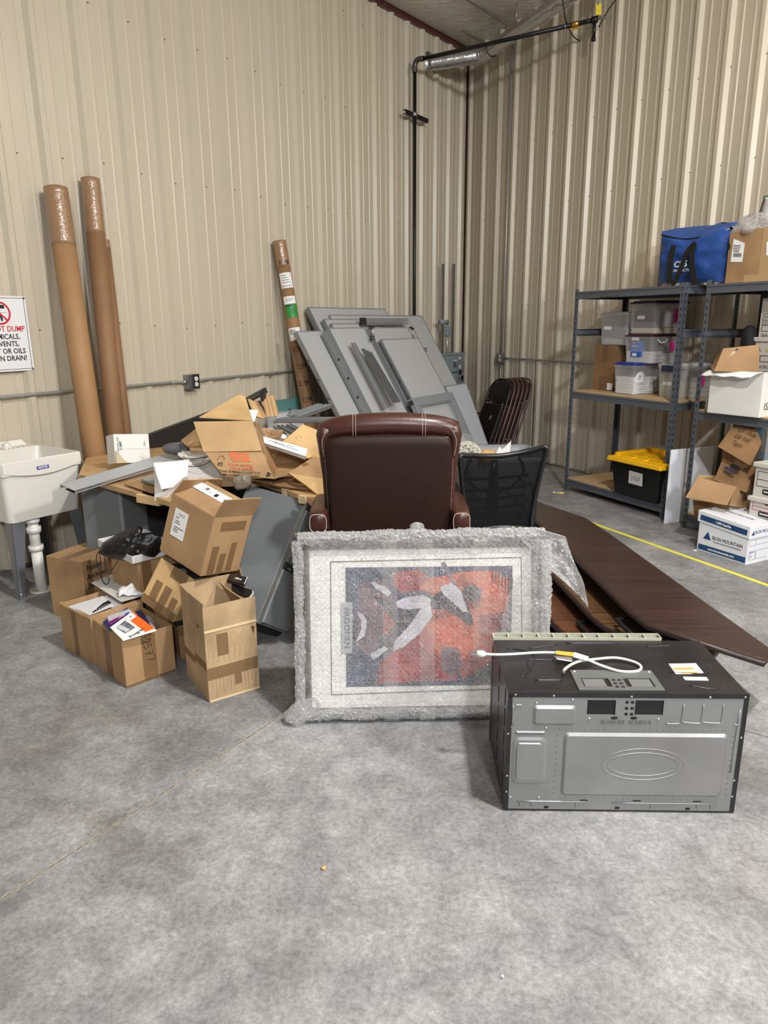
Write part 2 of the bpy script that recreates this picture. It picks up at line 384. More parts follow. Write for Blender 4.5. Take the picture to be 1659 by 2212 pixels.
def outlet_box(M, name, label, sides, dark):
    """junction box with a duplex receptacle; M: x along wall, y up, z out"""
    t = thing(name, label, 'outlet', M)
    MB().box(-.055, .05, -.055, .055, -.005, .055, M).build('metal_box', mGALV, t, bevel=.003)
    MB().box(-.012, .058, -.058, .058, .055, .062, M).build('cover_plate', dark, t, bevel=.003)
    for y in (.022, -.022):
        r = sub(MB().prism([(a*1.0+.022, b*1.0+y) for a, b in rrect(.034, .032, .014)], .062, .066, M).build('receptacle', mat('socket_white', (232, 230, 224), 0.4), t), t)
        k = MB(); k.box(.015, .017, y-.002, y+.007, .066, .0665, M); k.box(.027, .029, y-.002, y+.007, .066, .0665, M); k.lathe([(0, .0665), (.003, .0665), (.003, .066)], M @ Matrix.Translation((.022, y-.009, 0)), 8)
        k.build('slot', mINK, r)
    k = MB(); k.lathe([(0, .062), (.005, .065), (.006, .062)], M @ Matrix.Translation((.022, 0, 0)), 8)
    for sx in (-.045,): k.tube([M @ V3((-.055, 0, .03)), M @ V3((-.08, 0, .03))], .016, 8)
    k.build('conduit_fitting', mCHROME, t)
    return t
outlet_box(wl_frame(so, .034, 1.122), 'wall_outlet', 'double electrical outlet on grey metal box on the left wall above the boxes', 1, mat('dark_plate', (64, 66, 68), 0.4, 0.5))
# right wall outlet with vertical pipe and level conduit
c = thing('wall_conduit', 'thin metal conduit dropping down the right wall and running on behind the shelving', 'conduit', WR(.94, .03, 1.14))
sv = .96
MB().tube([WR(sv, .05, 4.62), WR(sv, .05, 2.4), WR(sv-.02, .05, 1.2)], .0105, 8).build('conduit_pipe', mEMT, c)
MB().tube(spline([WR(sv+.05, .05, 1.145), WR(1.6, .045, 1.15), WR(2.6, .045, 1.15), WR(4.5, .045, 1.152)], 4), .0105, 8).build('conduit_pipe', mEMT, c)
for z in (3.72, 3.3, 2.0):
    b = MB(); strap(b, frame(WR(sv, .05, z), (0, 0, 1), y=DR), .0105); b.build('pipe_strap', mCHROME, c)
for s in (1.95,):
    b = MB(); strap(b, wr_frame(s, .045, 1.15), .0105); b.build('pipe_strap', mCHROME, c)
MB().tube([WR(sv-.03, .05, 1.1), WR(sv-.02, .045, .7)], .009, 8).build('conduit_pipe', mEMT, c)
outlet_box(frame(WR(.95, .034, 1.145), DR, y=(0, 0, 1)), 'wall_outlet', 'small galvanised outlet box on the right wall above the folding chairs', 1, mat('zinc_plate', (160, 161, 158), 0.35, 0.8))
# ---- black gas pipe
mGAS = mat('black_iron', (30, 31, 34), 0.38, 0.4)
gp = thing('gas_pipe', 'black iron gas pipe rising beside the corner and turning out under the ceiling', 'pipe', WL(1.22, .13, 0))
sg = 1.25
vp = onL(896, 165, .14); sgp = sL(vp)
top = V3((WL(sgp, .14).x, WL(sgp, .14).y, 4.17))
MB().tube([V3((top.x, top.y, .1)), V3((top.x, top.y, top.z-.05))], .0185, 12).build('riser', mGAS, gp)
# horizontal run: level, ends below the heater
zt = top.z+.02
e2 = G(1262, 48, zt)
# keep it level: intersect pixel ray with the level
MB().tube([top+(e2-top).normalized()*.04+V3((0, 0, .02)), e2], .0195, 12).build('level_run', mGAS, gp)
MB().tube(spline([top+V3((0, 0, -.09)), top+V3((0, 0, -.02)), top+(e2-top).normalized()*.03+V3((0, 0, .02)), top+(e2-top).normalized()*.1+V3((0, 0, .02))], 5), .026, 12).build('elbow', mat('iron_elbow', (90, 88, 84), 0.4, 0.7), gp)
hd = (e2-top); hd.z = 0; hd.normalize()
vv = thing('gas_valve', 'small gas valve with yellow handle at the end of the black pipe', 'valve', e2)
MB().tube([e2-hd*.02, e2+hd*.07], .02, 10).tube([e2+hd*.07, e2+hd*.12], .03, 10).tube([e2+hd*.095, e2+hd*.095-V3((0, 0, .14))], .016, 10).tube([e2+hd*.095-V3((0, 0, .14)), e2+hd*.095-V3((0, 0, .17))], .02, 10).build('valve_body', mGAS, vv)
MB().tube([e2-hd*.11-V3((0, 0, .0)), e2-hd*.05], .027, 10).build('brass_body', mat('brass', (190, 150, 80), 0.35, 0.8), vv)
MB().box(-.05, .05, -.012, .012, -.004, .004, frame(e2-hd*.08-V3((0, 0, .035)), hd, z=(0, 0, 1))).build('lever', mat('yellow_lever', (220, 170, 40), 0.4), vv, bevel=.003)
hook = MB(); 
fx = spline([e2+hd*.12, e2+hd*.2+V3((0, 0, .0)), G(1292, 32, zt+.03), G(1296, -30, zt+.22)], 6)
MB().tube(fx, .009, 8).build('flexible_gas_line', mat('steel_line', (150, 146, 138), 0.35, 0.7), vv)
yt = PL(e2+hd*.25, -FW, 1293, 20)
tg = MB(); tg.box(-.025, .025, -.05, .05, -.002, .002, frame(yt, RT, y=UP)); tag(tg.build('warning_tag', mat('yellow_tag', (225, 205, 60), 0.5)), 'yellow paper tag hanging from the gas line under the ceiling', 'tag')
# black cable drooping
zc = zt+.05
cb = [G(1214, -10, zc), G(1222, 42, zc-.02), G(1238, 78, zc-.05), G(1262, 91, zc-.07), G(1286, 91, zc-.07), G(1293, 60, zc-.03), G(1312, 25, zc), G(1335, -8, zc+.02)]
tag(MB().tube(spline(cb, 8), .0055, 6).build('power_cable', mBLACK), 'thin black cable drooping in a loop below the gas valve', 'cable')
# strut bracket clamped to the riser
br = thing('pipe_bracket', 'short black strut bracket standing off the left wall and clamped to the gas pipe', 'bracket', WL(sgp, .03, 3.72))
zb = vert = 3.73
pa, pb = PL(top, NL, 878, 238), G(925, 259, 0)
a0 = onL(880, 239, .09); b0 = onL(924, 258, .09)
bx = (b0-a0).normalized()
Mb = frame(V3((top.x, top.y, a0.z-.03))-NL*.03, DL, z=(0, 0, 1))
k = MB(); k.box(-.16, .30, -.02, -.017, -.02, .02, Mb); k.box(-.16, .30, -.02, .02, -.02, -.017, Mb); k.box(-.16, .30, -.02, .02, .017, .02, Mb)
k.build('strut_channel', mat('black_strut', (28, 29, 30), 0.4, 0.4), br)
k = MB(); k.lathe([(.02, -.02), (.026, -.02), (.026, .02), (.02, .02)], Matrix.Translation(V3((top.x, top.y, a0.z-.03))), 14); k.box(-.03, .03, -.008, .035, -.012, .012, Mb @ Matrix.Translation((0, .0, 0))); k.build('pipe_clamp', mCHROME, br)
# ---- flue duct
mFLUE = mat('flue_metal', (196, 197, 196), 0.24, 0.95, bump=0.6, bs=7, bdist=.02)
df = onL(925, 139, .0)
fl1 = df+NL*.03
# runs out from the wall, bends upward and away to the heater
aim1 = G(1055, 118, 0)
z1 = fl1.z
def atz(px, py, z): return G(px, py, z)
q1 = atz(1046, 118, z1+.06); q2 = atz(1228, -8, z1+.10)
du = thing('flue_duct', 'shiny round metal flue duct leaving the wall near the corner under the ceiling', 'duct', df)
d1 = (q1-fl1).normalized()
MB().tube([fl1, fl1+(q1-fl1)*.25, fl1+(q1-fl1)*.5, q1-d1*.14], .075, 20, cap=False).build('wall_pipe', mFLUE, du)
Mf = frame(fl1, d1, z=(0, 0, 1)); 
MB().lathe([(.07, .0), (.12, .0), (.12, .012), (.075, .02), (.075, .05)], frame(df+NL*.01, DL, y=(0, 0, 1)), 24).build('wall_flange', mFLUE, du)
rb = MB()
for kq in range(5):
    p = fl1+(q1-fl1)*(.45+kq*.11); rb.tube([p-d1*.008, p, p+d1*.008], [.074, .082, .074], 20, cap=False)
rb.build('clamp_ring', mCHROME, du)
MB().tube(spline([q1-d1*.16, q1-d1*.06, q1+(q2-q1).normalized()*.06, q1+(q2-q1).normalized()*.16], 5), .076, 20, cap=False).build('bend', mFLUE, du)
MB().tube([q1+(q2-q1)*.05, q1+(q2-q1)*.4, q2+(q2-q1)*.4], .07, 20, cap=False).build('sloping_run', mFLUE, du)
hp = q1+(q2-q1)*.42
rg = [hp+UP*.085*math.cos(a)+FW*.085*math.sin(a) for a in [k*math.pi/8 for k in range(16)]]
h = thing('duct_hanger', 'thin rod and ring hanging the flue duct from the ceiling', 'hanger', hp)
MB().tube(rg, .005, 6, closed=True).build('hanger_ring', mCHROME, h)
MB().tube([hp+V3((0, 0, .085)), V3((hp.x, hp.y, 4.66))], .005, 6).build('hanger_rod', mCHROME, h)
hq = e2-hd*.17
h = thing('pipe_hanger', 'thin rod hanging the black gas pipe from the ceiling near the yellow valve', 'hanger', hq)
MB().tube([hq+V3((0, 0, .025)), V3((hq.x, hq.y, 4.66))], .004, 6).build('hanger_rod', mCHROME, h)
MB().tube([hq+V3((0, 0, .028*math.cos(a)))+hd.cross(V3((0, 0, 1)))*.028*math.sin(a) for a in [k*math.pi/8 for k in range(16)]], .004, 6, closed=True).build('hanger_ring', mCHROME, h)
# ---- electric disconnect
dsw = .26
pTL, pTR, pBL = onL(957, 768, dsw), onL(1003, 757, dsw), onL(957, 836, dsw)
s0, s1 = sL(pTL), sL(pTR); z1, z0 = pTL.z, pBL.z
bxm = lambda s, d, z: WL(s, d, z)
mDIS = mat('enclosure_grey', (128, 139, 146), 0.4)
E = thing('electrical_disconnect', 'grey metal electrical disconnect box numbered 336 beside the corner', 'electrical box', WL((s0+s1)/2, dsw-.06, z0))
Me = frame(WL((s0+s1)/2, dsw, (z0+z1)/2), DL, y=(0, 0, 1)); W = s0-s1; H = z1-z0
MB().box(-W/2, W/2, -H/2, H/2, -.13, 0, Me).build('enclosure', mDIS, E, bevel=.004)
MB().box(-W/2-.006, W/2+.006, H/2-.004, H/2+.016, -.135, .012, Me).build('top_flange', mDIS, E, bevel=.002)
dr_ = sub(MB().box(-W/2+.1*W, W/2-.30*W, -H/2+.02, H/2-.06, 0, .018, Me).build('door', mDIS, E, bevel=.008), E)
text('336', Me @ Matrix.Translation((-.01*W, H*.17, .019)), H*.25, mINK, dr_, 'number', xs=.62, off=.002)
k = MB(); k.box(-W*.22, W*.12, -.006, .006, .0185, .0195, Me @ Matrix.Translation((.0, -H*.07, 0))); k.prism([(-W*.30, -H*.07), (-W*.2, -H*.07+.014), (-W*.2, -H*.07-.014)], .0185, .0195, Me); k.build('arrow', mINK, dr_)
MB().box(W*.24, W*.34, -H*.16, -H*.02, .001, .012, Me).build('switch_plate', mINK, E)
MB().box(W*.37, W*.44, -H*.38, -H*.22, .001, .012, Me).build('latch', mINK, E)
for a_ in ((W*.22, W*.33, H*.34, H*.40, 0, .002), (W*.24, W*.34, H*.03, H*.16, 0, .002), (-W*.05, W*.08, H*.30, H*.33, .018, .020)): MB().box(*a_, Me).build('sticker', mWHITE, E)
k = MB()
for a in (0.21,): k.lathe([(0, .012), (.02, .012), (.022, 0)], Me @ Matrix.Translation((W*a, -H*.3, 0)), 12)
k.build('knob', mINK, E)
# threaded-rod uprights
for px0, px1, lab in ((957, 954, 'left of the pair of thin zinc struts standing beside the corner behind the disconnect box'), (980, 977, 'right of the pair of thin zinc struts standing beside the corner behind the disconnect box')):
    a = onL(px0, 570, .1); sa = sL(a)
    Ms = frame(WL(sa, .1, 0), DL, z=(0, 0, 1))
    k = MB(); k.box(-.014, .014, -.012, -.010, 0, a.z, Ms); k.box(-.014, -.012, -.012, .012, 0, a.z, Ms); k.box(.012, .014, -.012, .012, 0, a.z, Ms)
    tag(k.build('metal_strut', mGALV), lab, 'strut', 'zinc struts beside the corner')
# elbow fitting and pipes into the box
f = thing('conduit_elbow', 'grey conduit elbow fitting and short pipe entering the top of the disconnect box', 'conduit', onL(966, 700, dsw-.07))
e0 = onL(966, 712, dsw-.07); ex = onL(950, 695, .16)
MB().tube([ex, onL(966, 697, dsw-.07)], .03, 12).build('coupling', mDIS, f)
MB().box(-.035, .035, -.03, .03, -.075, .045, frame(e0, DL, z=(0, 0, 1))).build('elbow_body', mDIS, f, bevel=.01)
MB().tube([e0-V3((0, 0, .05)), V3((e0.x, e0.y, z1-.02))], .019, 10).build('short_pipe', mEMT, f)
p0 = WL(s0-.5*W, dsw-.06, z0+.01)
f = thing('flexible_conduit', 'grey flexible conduit curving from the disconnect box to the floor behind the folding chairs', 'conduit', p0)
cp = [p0, p0-V3((0, 0, .12)), onR(995, 858, .30), onR(1020, 888, .25), onR(1045, 892, .18), onR(1075, 880, .1)]
MB().tube(spline(cp, 8), .014, 8).build('hose', mat('dark_hose', (86, 84, 78), 0.45, 0.4), f)
for dx in (.25, .38):
    pz = WL(s0-dx*W, dsw-.07, z0)
    MB().tube([pz, V3((pz.x, pz.y, 0.02))], .014, 8).build('drop_pipe', mEMT, f)
# ---- warning sign
Mq = frame(WL(6.10, .036, 1.508), DL, y=(0, 0, 1)); WS, HS = .355, .455
sg_ = thing('warning_sign', 'white sign with red prohibition symbol reading do not dump, above the sink', 'sign', Mq)
pl = sub(MB().prism(rrect(WS, HS, .012), 0, .003, Mq).build('sign_plate', mat('sign_white', (226, 228, 232), 0.35), sg_), sg_)
k = MB()
for x0, x1, y0, y1 in ((-.164, .164, .214, .217), (-.164, .164, -.217, -.214), (-.164, -.161, -.217, .217), (.161, .164, -.217, .217)): k.box(x0, x1, y0, y1, .003, .0036, Mq)
k.build('border', mINK, pl)
mSRED = mat('sign_red', (196, 40, 56), 0.4)
k = MB(); n = 40; R0, R1 = .058, .070
cx, cy = 0.0, .125
k.add([Mq @ V3((cx+r*math.cos(a), cy+r*math.sin(a), .0042)) for a in [2*math.pi*i/n for i in range(n)] for r in (R0, R1)], [(2*i, 2*i+1, (2*i+3) % (2*n), (2*i+2) % (2*n)) for i in range(n)])
Mr = Mq @ Matrix.Translation((cx, cy, 0)) @ Matrix.Rotation(math.radians(-45), 4, 'Z'); k.box(-.06, .06, -.0055, .0055, .0046, .005, Mr)
k.build('prohibition_ring', mSRED, pl)
k = MB(); k.prism([(cx-.01, .145), (cx+.002, .155), (cx+.034, .150), (cx+.034, .172), (cx+.002, .176), (cx-.01, .170)], .003, .0038, Mq)
k.tube([Mq @ V3((x, y, .004)) for x, y in ((cx-.03, .09), (cx-.015, .112), (cx+.0, .108), (cx+.008, .1), (cx+.01, .08))], .006, 6)
k.box(cx-.05, cx+.05, .128, .1295, .003, .0038, Mq)
k.build('pictogram', mINK, pl)
text('DO NOT DUMP', Mq @ Matrix.Translation((0, .030, .0032)), .047, mSRED, pl, 'lettering', xs=.88, off=.0008)
for i, ln_ in enumerate(('CHEMICALS,', 'SOLVENTS,', 'PAINT OR OILS', 'DOWN DRAIN!')):
    text(ln_, Mq @ Matrix.Translation((.0, -.017-.044*i, .0032)), .044, mINK, pl, 'lettering', xs=.9, off=.0008)
for x in (-.162, .166):
    for y in (-.218, .216): MB().lathe([(0, .009), (.006, .008), (.008, .003)], Mq @ Matrix.Translation((x, y, 0)), 10).build('screw', mSCREW, sg_)
# ================================================================ utility sink
mSINK = mat('sink_plastic', (224, 221, 213), 0.32, spec=0.5)
Ms = frame(WL(6.265, .02, 0), DL, y=NL)       # x toward the corner, y out into the room
if Ms.to_3x3().determinant() < 0: pass
K = thing('utility_sink', 'white plastic utility sink on grey legs against the left wall below the sign', 'sink', WL(6.265, .3, 0))
def SP(x, y, z): return WL(6.265-x, .02+y, z)
w2, D = .245, .565; zb_, zr = .458, .815
def ring(w, y0, y1, z, r=.03): return [SP(a, (y0+y1)/2+b, z) for a, b in rrect(2*w, y1-y0, r, 4)]
rings = [ring(.222, .03, D-.022, zb_, .04), ring(.240, .012, D-.008, zr-.105, .03), ring(w2-.002, .01, D-.004, zr-.08, .025), ring(w2+.003, .0, D+.006, zr-.078, .02), ring(w2+.003, .0, D+.006, zr, .02),
         ring(w2-.006, .125, D-.006, zr, .02), ring(w2-.018, .130, D-.02, zr-.1, .05), ring(.21, .145, D-.045, zb_+.02, .05)]
n = len(rings[0]); vs = [p for r in rings for p in r]; fs = [(i*n+k, i*n+(k+1) % n, (i+1)*n+(k+1) % n, (i+1)*n+k) for i in range(len(rings)-1) for k in range(n)]
fs += [tuple(range(n))[::-1], tuple(range((len(rings)-1)*n, len(rings)*n))]
b = MB(); b.add(vs, fs, False); b.build('basin', mSINK, K, bevel=.004)
# curved apron line across the front
b = MB(); prv = None
fr = []
for i in range(17):
    x = -w2+.004+(2*w2-.008)*i/16; sag_ = .035*math.sin(math.pi*(i/16))**1.0
    fr.append((x, zr-.062-.036*math.sin(math.pi*i/16)))
b.poly([SP(x, D+.004, z) for x, z in [(-w2+.004, zr-.004), (w2-.004, zr-.004)][::1]+fr[::-1]], NL*.006); b.build('front_apron', mSINK, K, bevel=.002)
b = MB(); b.hexa([SP(-w2, 0, zr-.002), SP(w2-.02, 0, zr-.002), SP(w2-.02, .02, zr-.002), SP(-w2, .02, zr-.002), SP(-w2, 0, zr+.035), SP(w2-.05, 0, zr+.035), SP(w2-.05, .014, zr+.035), SP(-w2, .014, zr+.035)])
for i in range(5): b.hexa([SP(.03+i*.032, .05, zr), SP(.04+i*.032, .05, zr), SP(.04+i*.032, .11, zr), SP(.03+i*.032, .11, zr), SP(.03+i*.032, .05, zr+.006), SP(.04+i*.032, .05, zr+.006), SP(.04+i*.032, .11, zr+.006), SP(.03+i*.032, .11, zr+.006)])
b.build('back_ledge', mSINK, K, bevel=.002)
b = MB(); b.lathe([(0, .001), (.019, .001), (.019, 0)], Matrix.Translation(SP(-.08, .075, zr)), 16); b.build('faucet_hole', mINK, K)
b = MB(); b.lathe([(0, .03), (.018, .028), (.02, .012), (.03, .008), (.03, 0)], Matrix.Translation(SP(.07, .06, zr)), 16); b.box(-.012, .012, -.004, .004, .028, .042, Matrix.Translation(SP(.07, .06, zr))); b.build('hole_plug', mSINK, K, bevel=.001)
lb = sub(MB().hexa([SP(-.045, D+.0105, zr-.066), SP(.03, D+.0105, zr-.066), SP(.03, D+.012, zr-.066), SP(-.045, D+.012, zr-.066), SP(-.045, D+.0105, zr-.046), SP(.03, D+.0105, zr-.046), SP(.03, D+.012, zr-.046), SP(-.045, D+.012, zr-.046)]).build('maker_label', mat('label_blue', (70, 80, 150), 0.5), K), K)
text('MUSTEE', frame(SP(-.0075, D+.0122, zr-.056), DL, y=(0, 0, 1)), .016, mWHITE, lb, 'lettering', off=.0003)
mLEG = mat('leg_grey', (120, 124, 130), 0.35, 0.3)
for sx in (-1, 1):
    for yy, fy in ((.07, 0), (D-.02, 1)):
        x0 = sx*.215; xo = sx*.238
        b = MB()
        # angle leg: wide at the top, narrow at the foot
        xt0, xt1 = (x0-.075*sx, x0+.005*sx); xb0, xb1 = (xo-.035*sx-.0*sx, xo)
        yo = yy; yi = yy-.003 if fy else yy+.003
        b.hexa([SP(xb0, yo, 0), SP(xb1, yo, 0), SP(xb1, yi, 0), SP(xb0, yi, 0), SP(xt0, yo, zb_), SP(xt1, yo, zb_), SP(xt1, yi, zb_), SP(xt0, yi, zb_)])
        yk = (yy-.03) if fy else (yy+.03); yt_ = (yy-.075) if fy else (yy+.075)
        b.hexa([SP(xb1, yo, 0), SP(xb1-.003*sx, yo, 0), SP(xb1-.003*sx, yk, 0), SP(xb1, yk, 0), SP(xt1, yo, zb_), SP(xt1-.003*sx, yo, zb_), SP(xt1-.003*sx, yt_, zb_), SP(xt1, yt_, zb_)])
        lg = sub(b.build('leg', mLEG, K), K)
        if fy: MB().lathe([(0, .004), (.006, .003), (.008, 0)], frame(SP(xo-.016*sx, D-.02, .03), DL, y=(0, 0, 1)), 10).build('bolt', mCHROME, lg)
# drain
pd = SP(-.085, D-.06, 0); ptop = SP(-.0+0*0-.03, D-.19, zb_)
dn = thing('drain_pipe', 'white plastic drain pipe dropping from the sink into a ring on the floor', 'pipe', pd)
mPVC = mat('pvc', (226, 224, 218), 0.35)
pd = G(91, 1276); pt = HT(pd, 70, 1120)
bend = V3((pd.x, pd.y, .0))
b = MB(); b.tube([pd, V3((pd.x, pd.y, .26))], .032, 16); b.build('standpipe', mPVC, dn)
b = MB()
for z, r, h_ in ((.26, .042, .03), (.37, .042, .035), (.43, .04, .02)): MB().lathe([(.03, z), (r, z), (r, z+h_), (.03, z+h_)], Matrix.Translation(pd), 18).build('coupling', mPVC, dn)
pass
MB().tube([V3((pd.x, pd.y, .27)), V3((pd.x, pd.y, .47))], .03, 16).build('tail_pipe', mPVC, dn)
MB().lathe([(.02, .455), (.034, .455), (.034, .47), (.02, .47)], Matrix.Translation(pd), 16).build('blue_nut', mat('blue_nut', (60, 110, 190), 0.4), dn)
MB().lathe([(.034, .001), (.066, .001), (.066, .010), (.055, .013), (.05, .006), (.034, .008)], Matrix.Translation(pd), 24).build('floor_ring', mat('ring_white', (190, 186, 178), 0.5), dn)
# ================================================================ cardboard tubes
mTUBE = mat('kraft_tube', (160, 124, 86), 0.6, var=0.1, vs=2.5, spec=0.35)
mTUBE2 = mat('kraft_tube_b', (138, 104, 74), 0.6, var=0.1, vs=2.5, spec=0.35)
mSHRINK = mat('taped_end', (150, 118, 88), 0.2, spec=0.7, bump=0.8, bs=40, bdist=.006)
def paper_tube(foot, head, r, m, label, endm=mSHRINK, endl=.35):
    t = thing('cardboard_tube', label, 'tube', foot)
    d = (head-foot).normalized()
    MB().tube([foot, foot+(head-foot)*.5, head], r, 28).build('tube_body', m, t)
    nn = 14
    b = MB(); b.tube([head-d*(endl*(1-i/nn)) for i in range(nn)]+[head+d*.003], [r*1.012+.0004*math.sin(i*2.1) for i in range(nn)]+[r*1.01], 28)
    b.build('taped_end', endm, t)
    b = MB(); b.lathe([(r*.70, .004), (r*1.0, .006)], frame(head, d.orthogonal(), z=None, y=d.cross(d.orthogonal())), 24)
    return t, d
h1 = onL(118, 412, .14); g1 = G(206, 1118, 0.0)
# foot: the tube passes px (155,700) and (197,1000)
def tube_between(pxh, pxm, dh, foot_d):
    """head at offset dh off the wall; foot on the floor on the same image line at offset foot_d"""
    h = onL(*pxh, dh); m = None
    # direction in image: extend until floor at distance foot_d from wall
    best = None
    for k in range(0, 400):
        t = 1+k*.01; px = pxh[0]+(pxm[0]-pxh[0])*t; py = pxh[1]+(pxm[1]-pxh[1])*t
        g = G(px, py, 0); dd = (g-CORN).dot(NL)
        if dd >= foot_d: best = g; break
    return h, best
h, g = tube_between((120, 408), (207, 1000), .10, .42)
paper_tube(g, h, .072, mTUBE, 'thick leftmost brown cardboard tube with taped top, leaning beside the sink')
h, g = tube_between((195, 388), (248, 920), .07, .34)
paper_tube(g, h, .060, mTUBE2, 'brown cardboard tube with taped top leaning on the wall, second from the sink')
h3, g3 = tube_between((222, 520), (268, 920), .06, .22)
paper_tube(g3, h3, .045, mTUBE2, 'thinner brown cardboard tube half hidden behind the second tube from the sink', endl=.05)
# printed tube with shipping labels
h, g = tube_between((603, 522), (661, 860), .08, .40)
t, d = paper_tube(g, h, .060, mat('kraft_print', (146, 112, 78), 0.55, var=0.12, vs=3), 'narrow printed cardboard tube with white and green labels leaning beside the grey panels', endl=.22)
side = d.cross(V3((0, 1, 0))).normalized(); outv = (CC-h); outv = (outv-d*outv.dot(d)).normalized()
def wrap(mb, z0, z1, a0, a1, r, n=8):     # a curved patch on the tube; z measured down from the head
    sd = d.cross(outv)
    vs = [h-d*z+(outv*math.cos(a0+(a1-a0)*i/n)+sd*math.sin(a0+(a1-a0)*i/n))*r for z in (z0, z1) for i in range(n+1)]
    mb.add(vs, [(i, i+1, n+2+i, n+1+i) for i in range(n)], True); return mb
L_ = math.pi/180
def curved_label(z0, z1, a0, a1, m, nm, r=.0622): return sub(wrap(MB(), z0, z1, a0*L_, a1*L_, r).build(nm, m, t), t)
lb1 = curved_label(.27, .40, -50, 60, mWHITE, 'shipping_label')
k = MB()
for i in range(4): wrap(k, .29+i*.02, .294+i*.02, -30*L_, (10+i*9)*L_, .0630)
for i in range(7): wrap(k, .378, .386, (-40+i*12)*L_, (-34+i*12)*L_, .0630)
k.build('print', mINK, lb1)
lb2 = curved_label(.47, .535, -50, 60, mWHITE, 'address_label')
k = MB()
for i in range(2): wrap(k, .49+i*.015, .493+i*.015, -30*L_, (30)*L_, .0630)
k.build('print', mINK, lb2)
lb3 = curved_label(.535, .65, -48, 60, mat('label_green', (52, 140, 62), 0.5), 'green_label')
k = MB(); wrap(k, .545, .556, -40*L_, 20*L_, .0630)
for i in range(3): wrap(k, .58+i*.016, .584+i*.016, 0, 40*L_, .0630)
k.build('print', mat('print_darkgreen', (20, 60, 40), 0.5), lb3)
lb4 = curved_label(.74, .85, -55, 55, mWHITE, 'barcode_label')
k = MB()
for i in range(12): wrap(k, .755, .80, (-40+i*4)*L_, (-38.3+i*4)*L_, .0630, 1)
k.build('print', mINK, lb4)
# printed word repeated along the tube
for z in (.18, .92, 1.07, 1.22, 1.37, 1.52, 1.67, 1.80):
    c0 = h-d*z+outv*.0625; xd = outv.cross(d)*-1
    for j, ch in enumerate('SIGNA'):
        a = (j-1.4)*19*L_
        sd = d.cross(outv)
        nrm = outv*math.cos(a)-sd*math.sin(a)*-1
        xdir = d.cross(nrm)
        text(ch, frame(h-d*z+nrm*.0615, xdir, y=d), .038, mINK, t, 'lettering', xs=.75, off=.0006)
    k = MB()
    k.tube([h-d*(z+.022+.006*math.sin(i*.5))+(outv*math.cos(a)+d.cross(outv)*math.sin(a))*.0625 for i, a in enumerate([(-40+i*10)*L_ for i in range(10)])], .0018, 4)
    k.build('print', mINK, t)
# ================================================================ leaning office panels
mFAB = mat('panel_fabric', (172, 174, 175), 0.85, var=0.05, vs=90, bump=0.3, bs=300, bdist=.001, spec=0.2)
mTRIM = mat('panel_trim', (134, 138, 141), 0.4, 0.1)
mALU = mat('aluminium', (168, 170, 171), 0.33, 0.8)
mDK = mat('dark_gap', (38, 39, 40), 0.6)
def panel(s_l, s_r, zt, dt, db, th, label, group=None, face=mFAB, zb=0.0, rail=True, name='cubicle_partition'):
    """a cubicle panel leaning on the wall; s_l > s_r, top at offset dt, foot at offset db"""
    o = WL(s_l, db, zb); upv = (WL(s_l, dt, zt)-o); H = upv.length; W = s_l-s_r
    M = frame(o, DL, y=upv)     # x toward the corner, y up the panel, z out
    if (M.to_3x3() @ V3((0, 0, 1))).dot(NL) < 0: M = frame(o, DL, y=upv)
    sg = 1 if (M.to_3x3() @ V3((0, 0, 1))).dot(NL) > 0 else -1
    t = thing(name, label, 'panel', M, group)
    def B(x0, x1, y0, y1, z0, z1): return MB().box(x0, x1, y0, y1, min(sg*z0, sg*z1), max(sg*z0, sg*z1), M)
    B(.006, W-.006, .03, H-.006, -th, 0).build('fabric_face', face, t, bevel=.004)
    k = MB()
    for a in ((0, W, H-.012, H, -th-.001, .001), (0, W, 0, .03, -th-.001, .001)):
        k.box(a[0], a[1], a[2], a[3], min(sg*a[4], sg*a[5]), max(sg*a[4], sg*a[5]), M)
    for x0, x1 in ((-.006, .0), (W, W+.006)):
        k.box(x0, x1, 0, H, min(0, -sg*th), max(0, -sg*th), M)
    k.build('edge_trim', mTRIM, t)
    if rail:      # slotted aluminium rail on the left edge with dark slots
        r = MB(); r.box(-.012, -.006, .02, H-.02, min(-sg*th*.75, -sg*th*.3), max(-sg*th*.75, -sg*th*.3), M)
        r = sub(r.build('slot_rail', mALU, t), t)
        k = MB()
        for i in range(8):
            y = H*(.1+.105*i); k.box(-.0135, -.012, y, y+.02, min(-sg*th*.6, -sg*th*.4), max(-sg*th*.6, -sg*th*.4), M)
        k.build('slot', mDK, r)
    return t, M, H, W, sg
PG = 'grey office panels leaning in the corner'
panel(3.25, 2.00, 1.708, .115, 1.16, .055, 'tallest grey panel at the very back of the leaning stack, plain top edge')
panel(3.03, 1.36, 1.640, .185, 1.22, .055, 'wide grey panel second from the back, sticking out toward the gas pipe')
panel(3.20, 1.75, 1.600, .255, 1.26, .05, 'grey panel third from the back with clip holes along its top')
panel(3.18, 2.40, 1.560, .32, 1.32, .05, 'short grey panel fourth from the back of the leaning stack')
def louver(s_l, s_r, z, d):
    M = frame(WL(s_l, d, z), DL, y=(0, 0, 1)); t = thing('slatted_rail', 'short bundle of grey slatted rails lying on top of the leaning panels', 'rail', M)
    W = s_l-s_r
    for i in range(4): MB().box(0, W-.02*i, -.006, .006, -.01, .012, M @ Matrix.Translation((.01*i, -.017*i, .012*i))).build('rail', mTRIM, t, bevel=.002)
    k = MB(); k.box(-.03, .0, -.06, .01, -.01, .05, M); k.build('end_clip', mDK, t)
louver(2.75, 1.95, 1.60, .36)
def ptop(l, r, d): a, b_ = onL(*l, d), onL(*r, d); return sL(a), sL(b_), (a.z+b_.z)/2
